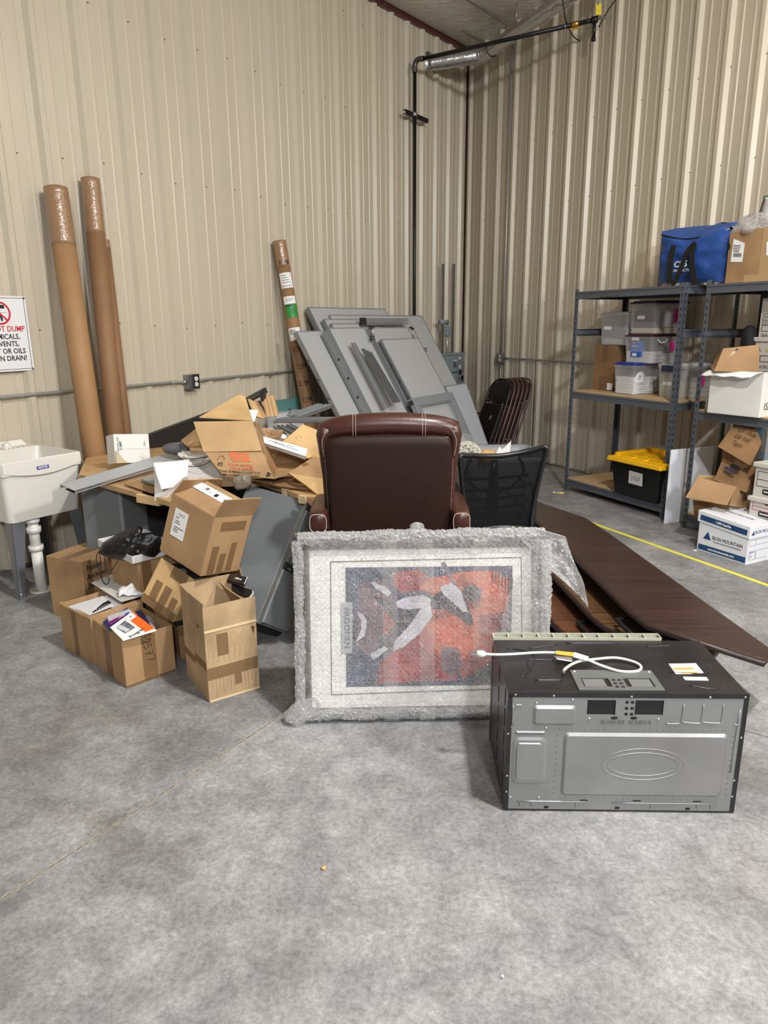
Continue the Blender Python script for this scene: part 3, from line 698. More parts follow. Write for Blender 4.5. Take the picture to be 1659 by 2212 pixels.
q3_ = ptop((797, 708), (880, 706), .46); q4_ = ptop((824, 731), (903, 731), .60); q2_ = ptop((711, 709), (786, 706), .50); q1_ = ptop((641, 716), (697, 713), .36)
TP3, M3, H3, W3, sg3 = panel(*q3_, .46, 1.42, .12, 'thick grey panel leaning on the right with a black levelling foot at its top corner')
panel(*q4_, .60, 1.50, .05, 'front right grey panel, shorter than the thick panel behind it')
panel(*q2_, .50, 1.46, .11, 'middle narrow grey panel stack with two loose channels resting on it')
panel(*q1_, .36, 1.32, .045, 'leftmost grey panel, leaning in front of the printed cardboard tube')
def bracket(px, py, d, lab):
    p = onL(px, py, d); M = frame(p, DL, y=(0, 0, 1)); t = sub(MB().lathe([(0, .012), (.022, .010), (.03, 0), (.028, -.004), (0, -.004)], M @ Matrix.Rotation(-1.2, 4, 'X') @ Matrix.Translation((0, .0, 0)), 14).build('levelling_foot', mBLACK, TP3), TP3)
    MB().tube([p, p+V3((.012, 0, -.05)), p+V3((.035, -.01, -.13))], .006, 8).build('threaded_rod', mCHROME, t)
bracket(802, 706, .49, 'black round foot on the left top corner of the thick grey panel')
bracket(889, 709, .49, 'black round foot on the right top corner of the thick grey panel')
def hookp(px, py, d, lab, w=.05):
    p = onL(px, py, d); M = frame(p, DL, y=(0, 0, 1)); t = MB()
    t.tube([M @ V3((-.03, .01, 0)), M @ V3((w, .012, 0))], .005, 6); t.tube([M @ V3((-.03, -.012, 0)), M @ V3((w, -.012, 0))], .005, 6); t.tube([M @ V3((-.03, -.03, 0)), M @ V3((-.03, .03, 0))], .007, 6)
    tag(t.build('panel_hook', mDK), lab, 'bracket')
hookp(805, 730, .62, 'small dark double hook on the left edge of the front right grey panel', .03)
hookp(917, 755, .45, 'small dark double hook sticking out from the right side of the leaning panels')
def channel(pts_px, d0, d1, w, lab, n=1, m=mTRIM):
    a = onL(*pts_px[0], d0); b = onL(*pts_px[1], d1)
    M = frame(b, DL, y=a-b); H = (a-b).length*1.25; M = M @ Matrix.Translation((0, -(a-b).length*.25, 0))
    t = thing('metal_channel', lab, 'channel', M)
    for i in range(n):
        k = MB(); x = i*(w*1.25)
        k.box(x, x+w, 0, H-.02*i, 0, .004, M); k.box(x, x+.003, 0, H-.02*i, 0, .018, M); k.box(x+w-.003, x+w, 0, H-.02*i, 0, .018, M); k.box(x+w*.42, x+w*.58, 0, H-.02*i, .003, .009, M)
        k.build('channel', m, t)
channel(((762, 742), (815, 855)), .66, .94, .05, 'single grey metal channel leaning on the middle panel')
channel(((799, 757), (835, 848)), .72, .98, .03, 'bundle of narrow dark metal channels leaning beside the right hand panels', 3, mat('channel_dark', (120, 122, 124), 0.4, 0.3))
# glazed frame in front
def glazed():
    s_l, s_r = 2.90, 2.13
    dt, zt, db = 1.02, .885, 1.50
    o = WL(s_l, db, 0); upv = WL(s_l, dt, zt)-o; H = upv.length; W = s_l-s_r
    M = frame(o, DL, y=upv); sg = 1 if (M.to_3x3() @ V3((0, 0, 1))).dot(NL) > 0 else -1
    t = thing('window_frame_panel', 'grey panel frame with a clear glass pane, leaning low in front of the other panels', 'panel', M)
    fw = .085
    def BB(k, x0, x1, y0, y1, z0, z1): k.box(x0, x1, y0, y1, min(sg*z0, sg*z1), max(sg*z0, sg*z1), M)
    k = MB(); BB(k, 0, W, H-fw, H, -.05, 0); BB(k, 0, W, 0, fw, -.05, 0); BB(k, 0, fw, fw, H-fw, -.05, 0); BB(k, W-fw, W, fw, H-fw, -.05, 0)
    k.build('frame', mGREYP, t, bevel=.004)
    k = MB(); BB(k, fw, W-fw, fw, H-fw, -.028, -.024); k.build('glass_pane', mat('clear_glass', (235, 240, 240), 0.03, alpha=0.16, spec=0.7), t)
    k = MB(); BB(k, fw-.001, W-fw+.001, H-fw-.01, H-fw, -.03, -.004); BB(k, fw, fw+.01, fw, H-fw, -.03, -.004); BB(k, W-fw-.01, W-fw, fw, H-fw, -.03, -.004); k.build('glazing_bead', mTRIM, t)
    k = MB()
    for i, y in enumerate((H-.06, H-.2)): BB(k, -.02, -.002, y, y+.04, -.045, -.005)
    k.build('end_clip', mDK, t)
glazed()
# light grey sheet behind the frame, right
panel(2.05, 1.60, .93, .90, 1.30, .02, 'plain pale grey sheet behind the glazed frame, lowest at the right', face=mat('sheet_grey', (178, 183, 190), 0.5), rail=False, group=None, name='metal_sheet')
# boards low behind the printed tube: teal strip and white printed box
sv0, sv1 = sL(onL(598, 880, .3)), sL(onL(662, 880, .3))
M = frame(WL(sv0, .30, 0), DL, y=(0, 0, 1))
t = thing('white_carton', 'white printed carton standing behind the desk beside the printed tube', 'box', M)
cw = MB().box(0, sv0-sv1, 0, .80, -.12, .0, M).build('carton_body', mat('carton_white', (196, 198, 202), 0.6), t, bevel=.004); sub(cw, t)
text('VOCODIO', M @ Matrix.Translation((.16, .70, .001)) @ Matrix.Rotation(-math.pi/2, 4, 'Z'), .06, mINK, cw, 'lettering')
M = frame(WL(sL(onL(595, 870, .16)), .16, 0), DL, y=(0, 0, 1))
tag(MB().box(0, .5, 0, .90, -.02, .02, M).build('teal_board', mat('teal_board', (86, 128, 124), 0.5)), 'teal green board standing against the wall behind the white carton', 'board')
# ================================================================ leather chair
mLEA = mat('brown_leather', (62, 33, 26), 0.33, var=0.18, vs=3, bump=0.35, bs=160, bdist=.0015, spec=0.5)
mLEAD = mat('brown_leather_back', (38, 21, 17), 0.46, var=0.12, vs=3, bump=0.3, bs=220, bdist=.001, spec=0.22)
mTHREAD = mat('white_thread', (222, 208, 190), 0.7)
LC = V3((0.025, 3.06, 0)); CHM = frame(LC, (1, .0, 0), z=(0, 0, 1))
CH = thing('office_chair', 'brown leather executive office chair seen from behind, white stitching', 'chair', CHM)
def cp_(x, y, z): return CHM @ V3((x, y, z))
# backrest core: tapered slab with the flat rear panel
def slab(prof, th, y0):     # prof: list of (z, halfwidth); rounded cross-section
    vs = []; n = 24
    for z, hw, dy, tt in prof:
        for k in range(n):
            a = 2*math.pi*k/n; c, s_ = math.cos(a), math.sin(a)
            x = hw*math.copysign(abs(c)**.35, c); y = tt*math.copysign(abs(s_)**.45, s_)
            vs.append(cp_(x, y0+y+dy, z))
    m = len(prof); fs = [(i*n+k, i*n+(k+1) % n, (i+1)*n+(k+1) % n, (i+1)*n+k) for i in range(m-1) for k in range(n)]
    fs += [tuple(range(n))[::-1], tuple(range((m-1)*n, m*n))]
    return MB().add(vs, fs, True)
slab([(.50, .245, .02, .04), (.56, .262, .02, .05), (.75, .272, .012, .055), (.95, .278, .0, .055), (1.06, .280, -.008, .055), (1.10, .270, -.01, .045)], 0, 0.035).build('backrest', mLEA, CH)
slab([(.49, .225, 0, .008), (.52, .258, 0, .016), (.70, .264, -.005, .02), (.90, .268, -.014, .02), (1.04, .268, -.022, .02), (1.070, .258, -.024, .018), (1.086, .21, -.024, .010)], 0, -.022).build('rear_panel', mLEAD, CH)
# rolled top cushion
pts = []; rr = []
N_ = 26
for i in range(N_+1):
    u = -1+2*i/N_; x = .285*u; z = 1.105+.024*(1-u*u)-.012*abs(u)**6; pts.append(cp_(x, .005+.02*abs(u)**3, z)); rr.append(.050*(1-.10*abs(u)**6))
tc = sub(MB().tube(pts, rr, 20).build('top_cushion', mLEA, CH), CH)
for xx in (-.155, -.143, .143, .155):
    u = xx/.285; c = cp_(xx, .005, 1.105+.024*(1-u*u)); k = MB()
    for q in range(-6, 14):
        a = math.radians(90+q*11); b_ = math.radians(90+q*11+7)
        k.tube([c+V3((0, math.cos(a)*.0515, math.sin(a)*.0515)), c+V3((0, math.cos(b_)*.0515, math.sin(b_)*.0515))], .0011, 4)
    k.build('stitching', mTHREAD, tc)
for sx in (-1, 1):      # side wing of the cushion and its stitch line
    k = MB(); k.tube([cp_(sx*.272, -.0, 1.12), cp_(sx*.284, .01, 1.08), cp_(sx*.284, .02, 1.02), cp_(sx*.279, .03, .9), cp_(sx*.275, .035, .70), cp_(sx*.262, .04, .54)], [.034, .034, .026, .018, .014, .010], 14).build('side_bolster', mLEA, CH)
    k = MB(); P_ = spline([cp_(sx*.262, -.043, 1.115), cp_(sx*.283, -.034, 1.08), cp_(sx*.290, -.022, 1.045), cp_(sx*.283, -.012, .99)], 6)
    for i in range(0, len(P_)-1, 1): k.tube([P_[i], P_[i]+(P_[i+1]-P_[i])*.6], .0012, 4)
    P_ = spline([cp_(sx*.277, -.020, .98), cp_(sx*.272, -.02, .8), cp_(sx*.266, -.02, .62)], 22)
    for i in range(0, len(P_)-1, 1): k.tube([P_[i], P_[i]+(P_[i+1]-P_[i])*.35], .0011, 4)
    k.build('stitching', mTHREAD, CH)
    # padded arm
    M = frame(cp_(sx*.312, .10, .712), (1, 0, 0), z=(0, 0, 1))
    ar = sub(MB().blob(M, .044, .20, .054, 28, 18, .42).build('arm_pad', mLEA, CH), CH)
    k = MB(); P_ = [M @ V3((.036*math.copysign(abs(math.cos(a))**.6, math.cos(a)), -.192, .040*math.copysign(abs(math.sin(a))**.6, math.sin(a)))) for a in [k_*math.pi/20*1.0 for k_ in range(-8, 29)]]
    k.tube(P_, .0013, 4); k.build('stitching', mTHREAD, ar)
    MB().box(-.02, .02, -.10, .12, -.25, -.045, M).build('arm_bracket', mBLACK, CH, bevel=.008)
M = frame(cp_(0, .26, .47), (1, 0, 0), z=(0, 0, 1)); MB().blob(M, .27, .27, .07, 24, 12, .45).build('seat', mLEA, CH)
MB().tube([cp_(0, .25, .10), cp_(0, .25, .42)], .028, 12).build('gas_lift', mBLACK, CH)
for i in range(5):
    a = math.radians(18+72*i); e = cp_(.29*math.cos(a), .25+.29*math.sin(a), .075)
    lg = sub(MB().tube([cp_(0, .25, .11), e], [.024, .018], 8).build('base_leg', mBLACK, CH), CH)
    MB().tube([e+V3((-.02, 0, -.045)), e+V3((.02, 0, -.045))], .029, 14).build('caster', mBLACK, lg)
# ================================================================ mesh chair
MX = frame(V3((.60, 3.62, 0)), azv(90-9), z=(0, 0, 1))
MC = thing('mesh_office_chair', 'black mesh-back office chair behind the wrapped picture', 'chair', MX)
mMF = mat('chair_rim', (20, 20, 22), 0.35)
def meshmat():
    m = bpy.data.materials.new('chair_mesh'); m.use_nodes = True; nt = m.node_tree; N = nt.nodes; L = nt.links; b = N['Principled BSDF']
    b.inputs['Base Color'].default_value = (.006, .006, .007, 1); b.inputs['Roughness'].default_value = .7; b.inputs['Specular IOR Level'].default_value = .08
    tc = N.new('ShaderNodeTexCoord'); mp = N.new('ShaderNodeMapping'); mp.inputs['Rotation'].default_value = (0, math.radians(45), 0); mp.inputs['Scale'].default_value = (180, 180, 180); L.new(tc.outputs['Object'], mp.inputs[0])
    sx = N.new('ShaderNodeSeparateXYZ'); L.new(mp.outputs[0], sx.inputs[0]); o = []
    for i in (0, 2):
        f = N.new('ShaderNodeMath'); f.operation = 'FRACT'; L.new(sx.outputs[i], f.inputs[0]); g = N.new('ShaderNodeMath'); g.operation = 'LESS_THAN'; g.inputs[1].default_value = .66; L.new(f.outputs[0], g.inputs[0]); o.append(g.outputs[0])
    mx = N.new('ShaderNodeMath'); mx.operation = 'MAXIMUM'; L.new(o[0], mx.inputs[0]); L.new(o[1], mx.inputs[1]); L.new(mx.outputs[0], b.inputs['Alpha'])
    return m
mMESH = meshmat()
def mp_(x, y, z): return MX @ V3((x, y, z))
# outline of the back (local x across, z up), top edge dips in the middle and flares to the right
def bk(u, v):     # u,v in 0..1
    xl = -.175-.055*v**1.2; xr = .165+.075*v**1.1
    x = xl+(xr-xl)*u
    zt = .905-.022*math.sin(math.pi*u)+.03*max(0, u-.5)*2*u-.0
    z = .50+(zt-.50)*v; y = .055*(2*abs(u-.5))**2*-1+.02*math.sin(v*3)
    return mp_(x, y, z)
MB().grid(lambda u, v: bk(.02+.96*u, .02+.96*v), 20, 16).build('mesh_back', mMESH, MC)
rim = [bk(u, 0) for u in [i/8 for i in range(9)]]+[bk(1, v) for v in [i/10 for i in range(1, 10)]]+[bk(.985, .99)]+[bk(u, 1) for u in [1-i/12 for i in range(1, 12)]]+[bk(.015, .985)]+[bk(0, v) for v in [1-i/10 for i in range(1, 10)]]
MB().tube(spline(rim, 3, True), .013, 10, closed=True).build('back_rim', mMF, MC)
# ribbed plastic shell seen through the mesh
for i, z in enumerate((.54, .59, .64, .69, .75)):
    MB().tube([mp_(-.15-.02*i*.3, .06, z), mp_(0, .085, z-.004), mp_(.16+.02*i*.3, .06, z+.012)], .009, 6).build('back_slat', mMF, MC)
MB().tube([mp_(.0, .09, .45), mp_(0, .10, .62), mp_(0.0, .09, .84)], [.03, .035, .02], 8).build('spine', mMF, MC)
for sx in (-1, 1):
    MB().tube(spline([mp_(sx*.13, .07, .86), mp_(sx*.16, .07, .78), mp_(sx*.10, .08, .70), mp_(0, .09, .66)], 5), .008, 6).build('lumbar_arm', mMF, MC)
    MB().tube(spline([mp_(sx*.24, .12, .45), mp_(sx*.25, .14, .66), mp_(sx*.25, .34, .66)], 5), .016, 8).build('armrest', mMF, MC)
MB().blob(frame(mp_(0, .28, .46), azv(81), z=(0, 0, 1)), .24, .23, .045, 20, 10, .5).build('seat', mat('seat_fabric', (24, 24, 27), 0.8), MC)
MB().tube([mp_(0, .26, .09), mp_(0, .26, .42)], .026, 10).build('gas_lift', mBLACK, MC)
for i in range(5):
    a = math.radians(40+72*i); e = mp_(.28*math.cos(a), .26+.28*math.sin(a), .075)
    lg = sub(MB().tube([mp_(0, .26, .11), e], [.022, .016], 8).build('base_leg', mBLACK, MC), MC)
    MB().tube([e+V3((-.02, 0, -.047)), e+V3((.02, 0, -.047))], .027, 12).build('caster', mBLACK, lg)
# ================================================================ wrapped picture
pb0, pb1 = G(652, 1560), G(1060, 1552)
PX = (pb1-pb0); PX.z = 0; PX.normalize()
# the top rests back against the leather chair
tl = YY(662, 1160, pb0.y+.20)
PW = 1.0
o = pb0+V3((0, 0, .012)); upv = V3((0, .205, 1.0)).normalized()
# height from the top edge pixel
def solve_h():
    best = None
    for k in range(400, 1000):
        h_ = k*.001; q = o+upv*h_; d = q-CC; py = 1106-FPX*d.dot(UP)/d.dot(FW)
        if best is None or abs(py-1166) < best[0]: best = (abs(py-1166), h_)
    return best[1]
PH = solve_h()
def solve_w():
    best = None
    for k in range(500, 1300):
        w_ = k*.001; q = o+PX*w_+upv*PH*.5; d = q-CC; px = 829.5+FPX*d.dot(RT)/d.dot(FW)
        if best is None or abs(px-1172) < best[0]: best = (abs(px-1172), w_)
    return best[1]
PW = solve_w()
PM = frame(o, PX, y=upv)     # z = toward the camera? x right, y up
PIC = thing('framed_picture', 'large framed red and blue art print wrapped in bubble wrap, leaning on the leather chair', 'picture', PM)
def PQ(u, v, z=0): return PM @ V3((u*PW, v*PH, z))
mFRAME = mat('frame_pewter', (92, 84, 78), 0.4, 0.3, var=0.2, vs=12)
k = MB(); fw = .042
for a in ((0, PW, 0, fw), (0, PW, PH-fw, PH), (0, fw, fw, PH-fw), (PW-fw, PW, fw, PH-fw)): k.box(a[0], a[1], a[2], a[3], -.03, .008, PM)
k.build('frame', mFRAME, PIC, bevel=.006)
mt = sub(MB().box(fw, PW-fw, fw, PH-fw, -.026, -.012, PM).build('mat_board', mat('mat_board', (242, 242, 236), 0.7), PIC), PIC)
# inner mount line
def uv(px, py, z=-.0115):    # a photo pixel on the picture plane -> local coordinates
    p = PL(PM @ V3((0, 0, z)), PM.to_3x3() @ V3((0, 0, 1)), px, py); l = PM.inverted() @ p; return (l.x, l.y)
def flat(pxs, m, nm, z, parent, th=.0006):
    k = MB(); k.prism([uv(x, y) for x, y in pxs], z, z+th, PM); return k.build(nm, m, parent)
A0, A1, A2, A3 = uv(746, 1226), uv(1107, 1222), uv(1103, 1478), uv(748, 1484)
L0, L1, L2, L3 = uv(714, 1214), uv(1126, 1204), uv(1128, 1486), uv(716, 1501)
k = MB()
for a, b_ in ((L0, L1), (L1, L2), (L2, L3), (L3, L0)):
    k.tube([PM @ V3((a[0], a[1], -.0115)), PM @ V3((b_[0], b_[1], -.0115))], .0022, 4)
k.build('mount_line', mat('line_blue', (84, 92, 104), 0.6), mt)
cR = mat('print_red', (150, 48, 44), 0.6, var=0.35, vs=9); cO = mat('print_orange', (192, 92, 58), 0.6, var=0.2, vs=8); cN = mat('print_navy', (54, 62, 88), 0.6, var=0.5, vs=10)
cD = mat('print_dark', (44, 42, 52), 0.6, var=0.4, vs=12); cP = mat('print_pale', (196, 196, 204), 0.6, var=0.2, vs=14); cM = mat('print_mauve', (108, 84, 92), 0.6, var=0.3, vs=10)
flat([(746, 1226), (1107, 1222), (1103, 1478), (748, 1484)], cN, 'print_ground', -.0112, mt)
zz = -.0106
pr_ = [
 (cM, [(775, 1262), (835, 1250), (850, 1300), (830, 1370), (800, 1420), (770, 1400), (772, 1330)]),
 (cR, [(845, 1236), (905, 1230), (930, 1250), (915, 1275), (865, 1280), (850, 1262)]),
 (cR, [(830, 1318), (858, 1316), (870, 1340), (845, 1378), (828, 1370)]),
 (cR, [(812, 1478), (822, 1430), (850, 1405), (900, 1340), (925, 1330), (960, 1420), (990, 1462), (970, 1470), (820, 1476)]),
 (cO, [(905, 1272), (925, 1250), (1000, 1235), (1070, 1232), (1102, 1250), (1098, 1300), (1085, 1360), (1050, 1400), (1010, 1420), (975, 1440), (940, 1400), (918, 1350), (925, 1310), (1000, 1320), (1010, 1290), (1040, 1310)]),
 (cR, [(985, 1440), (1020, 1405), (1080, 1370), (1095, 1385), (1060, 1430), (1000, 1468)]),
 (cR, [(1030, 1330), (1098, 1320), (1100, 1352), (1090, 1380), (1040, 1390)]),
 (cM, [(955, 1395), (990, 1400), (1000, 1440), (975, 1465), (950, 1440)]),
 (cD, [(815, 1290), (850, 1300), (855, 1320), (900, 1322), (930, 1290), (975, 1262), (1000, 1280), (1020, 1330), (1012, 1350), (985, 1330), (960, 1316), (925, 1316), (885, 1350), (848, 1390), (840, 1410), (822, 1395), (855, 1345), (800, 1280)]),
 (cD, [(1003, 1268), (1025, 1262), (1040, 1275), (1036, 1298), (1018, 1300), (1000, 1290)]),
 (cP, [(855, 1300), (875, 1290), (915, 1285), (932, 1295), (925, 1312), (880, 1316), (858, 1312)]),
 (cP, [(928, 1296), (934, 1330), (905, 1370), (870, 1398), (850, 1405), (852, 1386), (885, 1350), (905, 1320)]),
 (cP, [(950, 1268), (975, 1258), (995, 1275), (1010, 1320), (1000, 1322), (978, 1300), (958, 1285)]),
 (cP, [(800, 1412), (830, 1395), (838, 1402), (815, 1420), (805, 1424)]),
 (cP, [(770, 1320), (785, 1326), (793, 1345), (788, 1372), (768, 1388), (780, 1360), (780, 1340)]),
 (cP, [(800, 1256), (830, 1266), (846, 1280), (838, 1288), (812, 1272)]),
 (cD, [(1005, 1330), (1022, 1335), (1020, 1350), (1006, 1352)]),
]
for i in range(7):      # dark feathered strokes on the right side of the print
    y = 1238+i*3; x = 1062+i*7
    pr_.append((cD, [(x, y-8), (x+4, y-8), (x+1, y+26+i*2)]))
for i in range(6):
    y = 1322+i*10; pr_.append((cD, [(1100, y), (1100, y+5), (1052+i*4, y+4)]))
for i, (m_, pxs) in enumerate(pr_): flat(pxs, m_, 'print_shape', zz+.00045*i*.3, mt)
# a slim brush-like figure crossing the border
flat([(953, 1216), (960, 1212), (966, 1222), (985, 1262), (980, 1264), (958, 1226)], mat('print_violet', (112, 96, 116), 0.6), 'print_shape', -.0085, mt)
flat([(737, 1302), (761, 1300), (761, 1410), (737, 1412)], mat('print_panel', (172, 174, 178), 0.6), 'title_panel', -.0082, mt)
a, b_ = uv(749, 1306), uv(749, 1406)
Mt = PM @ Matrix.Translation(((a[0]+b_[0])/2, (a[1]+b_[1])/2, -.0072)) @ Matrix.Rotation(-math.pi/2, 4, 'Z')
text('BROOMEN', Mt, .033, cD, mt, 'lettering', xs=1.05)
# bubble wrap
def bubblewrap(name, white=0.33, bubbles=True):
    m = bpy.data.materials.new(name); m.use_nodes = True; nt = m.node_tree; N = nt.nodes; L = nt.links; out = N['Material Output']; N.remove(N['Principled BSDF'])
    tc = N.new('ShaderNodeTexCoord')
    vo = N.new('ShaderNodeTexVoronoi'); vo.inputs['Scale'].default_value = 44; vo.inputs['Randomness'].default_value = .12; L.new(tc.outputs['Object'], vo.inputs[0])
    cr = N.new('ShaderNodeValToRGB'); cr.color_ramp.elements[0].position = .30; cr.color_ramp.elements[0].color = (1, 1, 1, 1); cr.color_ramp.elements[1].position = .46; cr.color_ramp.elements[1].color = (0, 0, 0, 1); L.new(vo.outputs['Distance'], cr.inputs[0])
    nz = N.new('ShaderNodeTexNoise'); nz.inputs['Scale'].default_value = 20; nz.inputs['Detail'].default_value = 3; nz.inputs['Distortion'].default_value = 3.0; L.new(tc.outputs['Object'], nz.inputs[0])
    ad = N.new('ShaderNodeMath'); ad.operation = 'MULTIPLY_ADD'; L.new(nz.outputs[0], ad.inputs[0]); ad.inputs[1].default_value = 3.0; L.new(cr.outputs[0], ad.inputs[2])
    bp = N.new('ShaderNodeBump'); bp.inputs['Strength'].default_value = 1.0; bp.inputs['Distance'].default_value = .011; L.new(ad.outputs[0], bp.inputs['Height'])
    tr = N.new('ShaderNodeBsdfTransparent'); tr.inputs[0].default_value = (.97, .97, .97, 1)
    gl = N.new('ShaderNodeBsdfGlossy'); gl.inputs['Roughness'].default_value = .17; gl.inputs[0].default_value = (1, 1, 1, 1); L.new(bp.outputs[0], gl.inputs['Normal'])
    df = N.new('ShaderNodeBsdfDiffuse'); df.inputs[0].default_value = (.85, .86, .88, 1)
    tl = N.new('ShaderNodeBsdfTranslucent'); tl.inputs[0].default_value = (.85, .86, .88, 1)
    m1 = N.new('ShaderNodeMixShader'); m1.inputs[0].default_value = .4; L.new(df.outputs[0], m1.inputs[1]); L.new(tl.outputs[0], m1.inputs[2])
    m2 = N.new('ShaderNodeMixShader'); m2.inputs[0].default_value = .62; L.new(m1.outputs[0], m2.inputs[1]); L.new(gl.outputs[0], m2.inputs[2])
    lw = N.new('ShaderNodeLayerWeight'); lw.inputs[0].default_value = .3; L.new(bp.outputs[0], lw.inputs['Normal'])
    ma = N.new('ShaderNodeMapRange'); L.new(lw.outputs['Facing'], ma.inputs[0]); ma.inputs[2].default_value = .75; ma.inputs[3].default_value = white*.55; ma.inputs[4].default_value = min(1, white*2.6)
    rg = N.new('ShaderNodeValToRGB'); rg.color_ramp.elements[0].position = .34; rg.color_ramp.elements[0].color = (0, 0, 0, 1); rg.color_ramp.elements[1].position = .50; rg.color_ramp.elements[1].color = (0, 0, 0, 1); e_ = rg.color_ramp.elements.new(.42); e_.color = (1, 1, 1, 1); L.new(vo.outputs['Distance'], rg.inputs[0])
    nz2 = N.new('ShaderNodeTexNoise'); nz2.inputs['Scale'].default_value = 30; nz2.inputs['Detail'].default_value = 3; L.new(tc.outputs['Object'], nz2.inputs[0])
    cr2 = N.new('ShaderNodeValToRGB'); cr2.color_ramp.elements[0].position = .48; cr2.color_ramp.elements[1].position = .72; L.new(nz2.outputs[0], cr2.inputs[0])
    mr = N.new('ShaderNodeMath'); mr.operation = 'MULTIPLY'; L.new(rg.outputs[0], mr.inputs[0]); L.new(cr2.outputs[0], mr.inputs[1])
    ms = N.new('ShaderNodeMath'); ms.operation = 'MULTIPLY_ADD'; ms.use_clamp = True; L.new(mr.outputs[0], ms.inputs[0]); ms.inputs[1].default_value = .55; L.new(ma.outputs[0], ms.inputs[2])
    m3 = N.new('ShaderNodeMixShader'); L.new(ms.outputs[0], m3.inputs[0]); L.new(tr.outputs[0], m3.inputs[1]); L.new(m2.outputs[0], m3.inputs[2]); L.new(m3.outputs[0], out.inputs[0])
    return m
mBUB = bubblewrap('bubble_wrap', .24); mBUBD = bubblewrap('bubble_wrap_folded', .52)
def nz3(p, s=1.0): return noise.noise(V3(p)*s)
def sheet(u, v):    # front sheet, draped around the frame
    x = -.015+u*(PW+.035); y = -.02+v*(PH+.045)
    e = min(u, 1-u, v, 1-v); z = .022+.010*nz3((x*9, y*9, 0))+.005*nz3((x*30, y*30, 3))+.0030*nz3((x*70+y*20, y*70, 6))
    if e < .05: z -= (.05-e)*1.0
    x += .012*nz3((0, y*11, 2))*(1 if u < .1 or u > .9 else 0); y += .010*nz3((x*11, 0, 5))*(1 if v < .08 or v > .92 else 0)
    return PM @ V3((x, y, z))
wr = MB(); wr.grid(sheet, 190, 120, False); wr.build('bubble_wrap', mBUB, PIC)
def edge_roll(a, b_, r, seed, n=40, m=mBUBD, nm='wrap_fold'):
    P_ = [a+(b_-a)*(i/n)+V3((.006*nz3((i*.4, seed, 0)), 0, .008*nz3((seed, i*.4, 1)))) for i in range(n+1)]
    N2 = 22; k_ = MB(); rings_ = []
    ax_ = (b_-a).normalized(); p1_ = ax_.cross(V3((.3, 1, .2))).normalized(); p2_ = ax_.cross(p1_)
    n_ = n*4; vs = []
    for i in range(n_+1):
        c_ = a+(b_-a)*(i/n_)
        for j in range(N2):
            t_ = 2*math.pi*j/N2; rr_ = r*(1+.30*nz3((i*.37, j*.9, seed))+.18*nz3((i*.9, j*1.7, seed))+.28*nz3((i*.06, seed, math.cos(t_)*1.5))); vs.append(c_+(p1_*math.cos(t_)+p2_*math.sin(t_))*rr_)
    k_.add(vs, [(i*N2+j, i*N2+(j+1) % N2, (i+1)*N2+(j+1) % N2, (i+1)*N2+j) for i in range(n_) for j in range(N2)], False)
    return k_.build(nm, m, PIC)
edge_roll(PQ(.0, 1.005), PQ(1.01, 1.012), .027, 1)
edge_roll(PQ(-.002, .03), PQ(.0, .99), .021, 2)
edge_roll(PQ(1.008, .03), PQ(1.012, .97), .024, 3)
edge_roll(PQ(.0, .0, .0)+V3((0, 0, .02)), PQ(1.0, .0)+V3((0, 0, .02)), .022, 4)
# bottom-left gathered corner and the torn flap hanging off the top right
k = MB(); k.blob(PM @ Matrix.Translation((.005, .035, .01)) @ Matrix.Rotation(.5, 4, 'Z'), .075, .045, .035, 20, 12, .8, lambda p: p*(1+.25*nz3(p*30))); k.build('wrap_corner', mBUBD, PIC)
k = MB(); k.blob(PM @ Matrix.Translation((-.03, .0, .0)), .03, .02, .02, 12, 8, .9, lambda p: p*(1+.3*nz3(p*40))); k.build('wrap_corner', mBUBD, PIC)
def flap(u, v):   # from the top-right corner down to a point past the right edge
    a = [(1165, 1143), (1222, 1160), (1236, 1205), (1262, 1262), (1270, 1312)]
    b_ = [(1120, 1160), (1150, 1190), (1185, 1228), (1225, 1262), (1262, 1298)]
    i = min(3, int(v*4)); f = v*4-i
    pa = (a[i][0]+(a[i+1][0]-a[i][0])*f, a[i][1]+(a[i+1][1]-a[i][1])*f); pb_ = (b_[i][0]+(b_[i+1][0]-b_[i][0])*f, b_[i][1]+(b_[i+1][1]-b_[i][1])*f)
    q = (pb_[0]+(pa[0]-pb_[0])*u, pb_[1]+(pa[1]-pb_[1])*u)
    p = PL(PM @ V3((0, 0, .03)), V3((0, -1, .05)), *q) if False else YY(q[0], q[1], pb0.y+.14+.0*v+.02*math.sin(u*3.1)*(1-v*.5)+.018*nz3((u*3, v*6, 0))+.006*nz3((u*9, v*22, 3)))
    return p
k = MB(); k.grid(flap, 20, 50, False); k.build('wrap_flap', mBUBD, PIC, solid=.004)
def fold(u, v):  # diagonal second layer across the right side
    a = [(1150, 1165), (1130, 1230), (1095, 1290), (1082, 1350), (1083, 1420)]; i = min(3, int(v*4)); f = v*4-i
    ax, ay = a[i][0]+(a[i+1][0]-a[i][0])*f, a[i][1]+(a[i+1][1]-a[i][1])*f
    q = (ax+(1186-ax)*u, ay); p = PL(PM @ V3((0, 0, .045)), PM.to_3x3() @ V3((0, 0, 1)), *q); return p+(PM.to_3x3() @ V3((0, 0, 1)))*(.010*nz3((u*4, v*9, 2))+.004*nz3((u*12, v*26, 5)))
k = MB(); k.grid(fold, 30, 70, False); k.build('wrap_layer', mBUB, PIC)
k = MB()
for i, xu in enumerate((.37, .52, .74)):     # clear tape bands round the parcel
    k.grid(lambda u, v, xu=xu: PM @ V3(((xu-.03+.06*u)*PW, (.0+1.0*v)*PH, .036+.004*nz3((u*2, v*14, i)))), 3, 40)
k.build('clear_tape', mCTAPE, PIC)
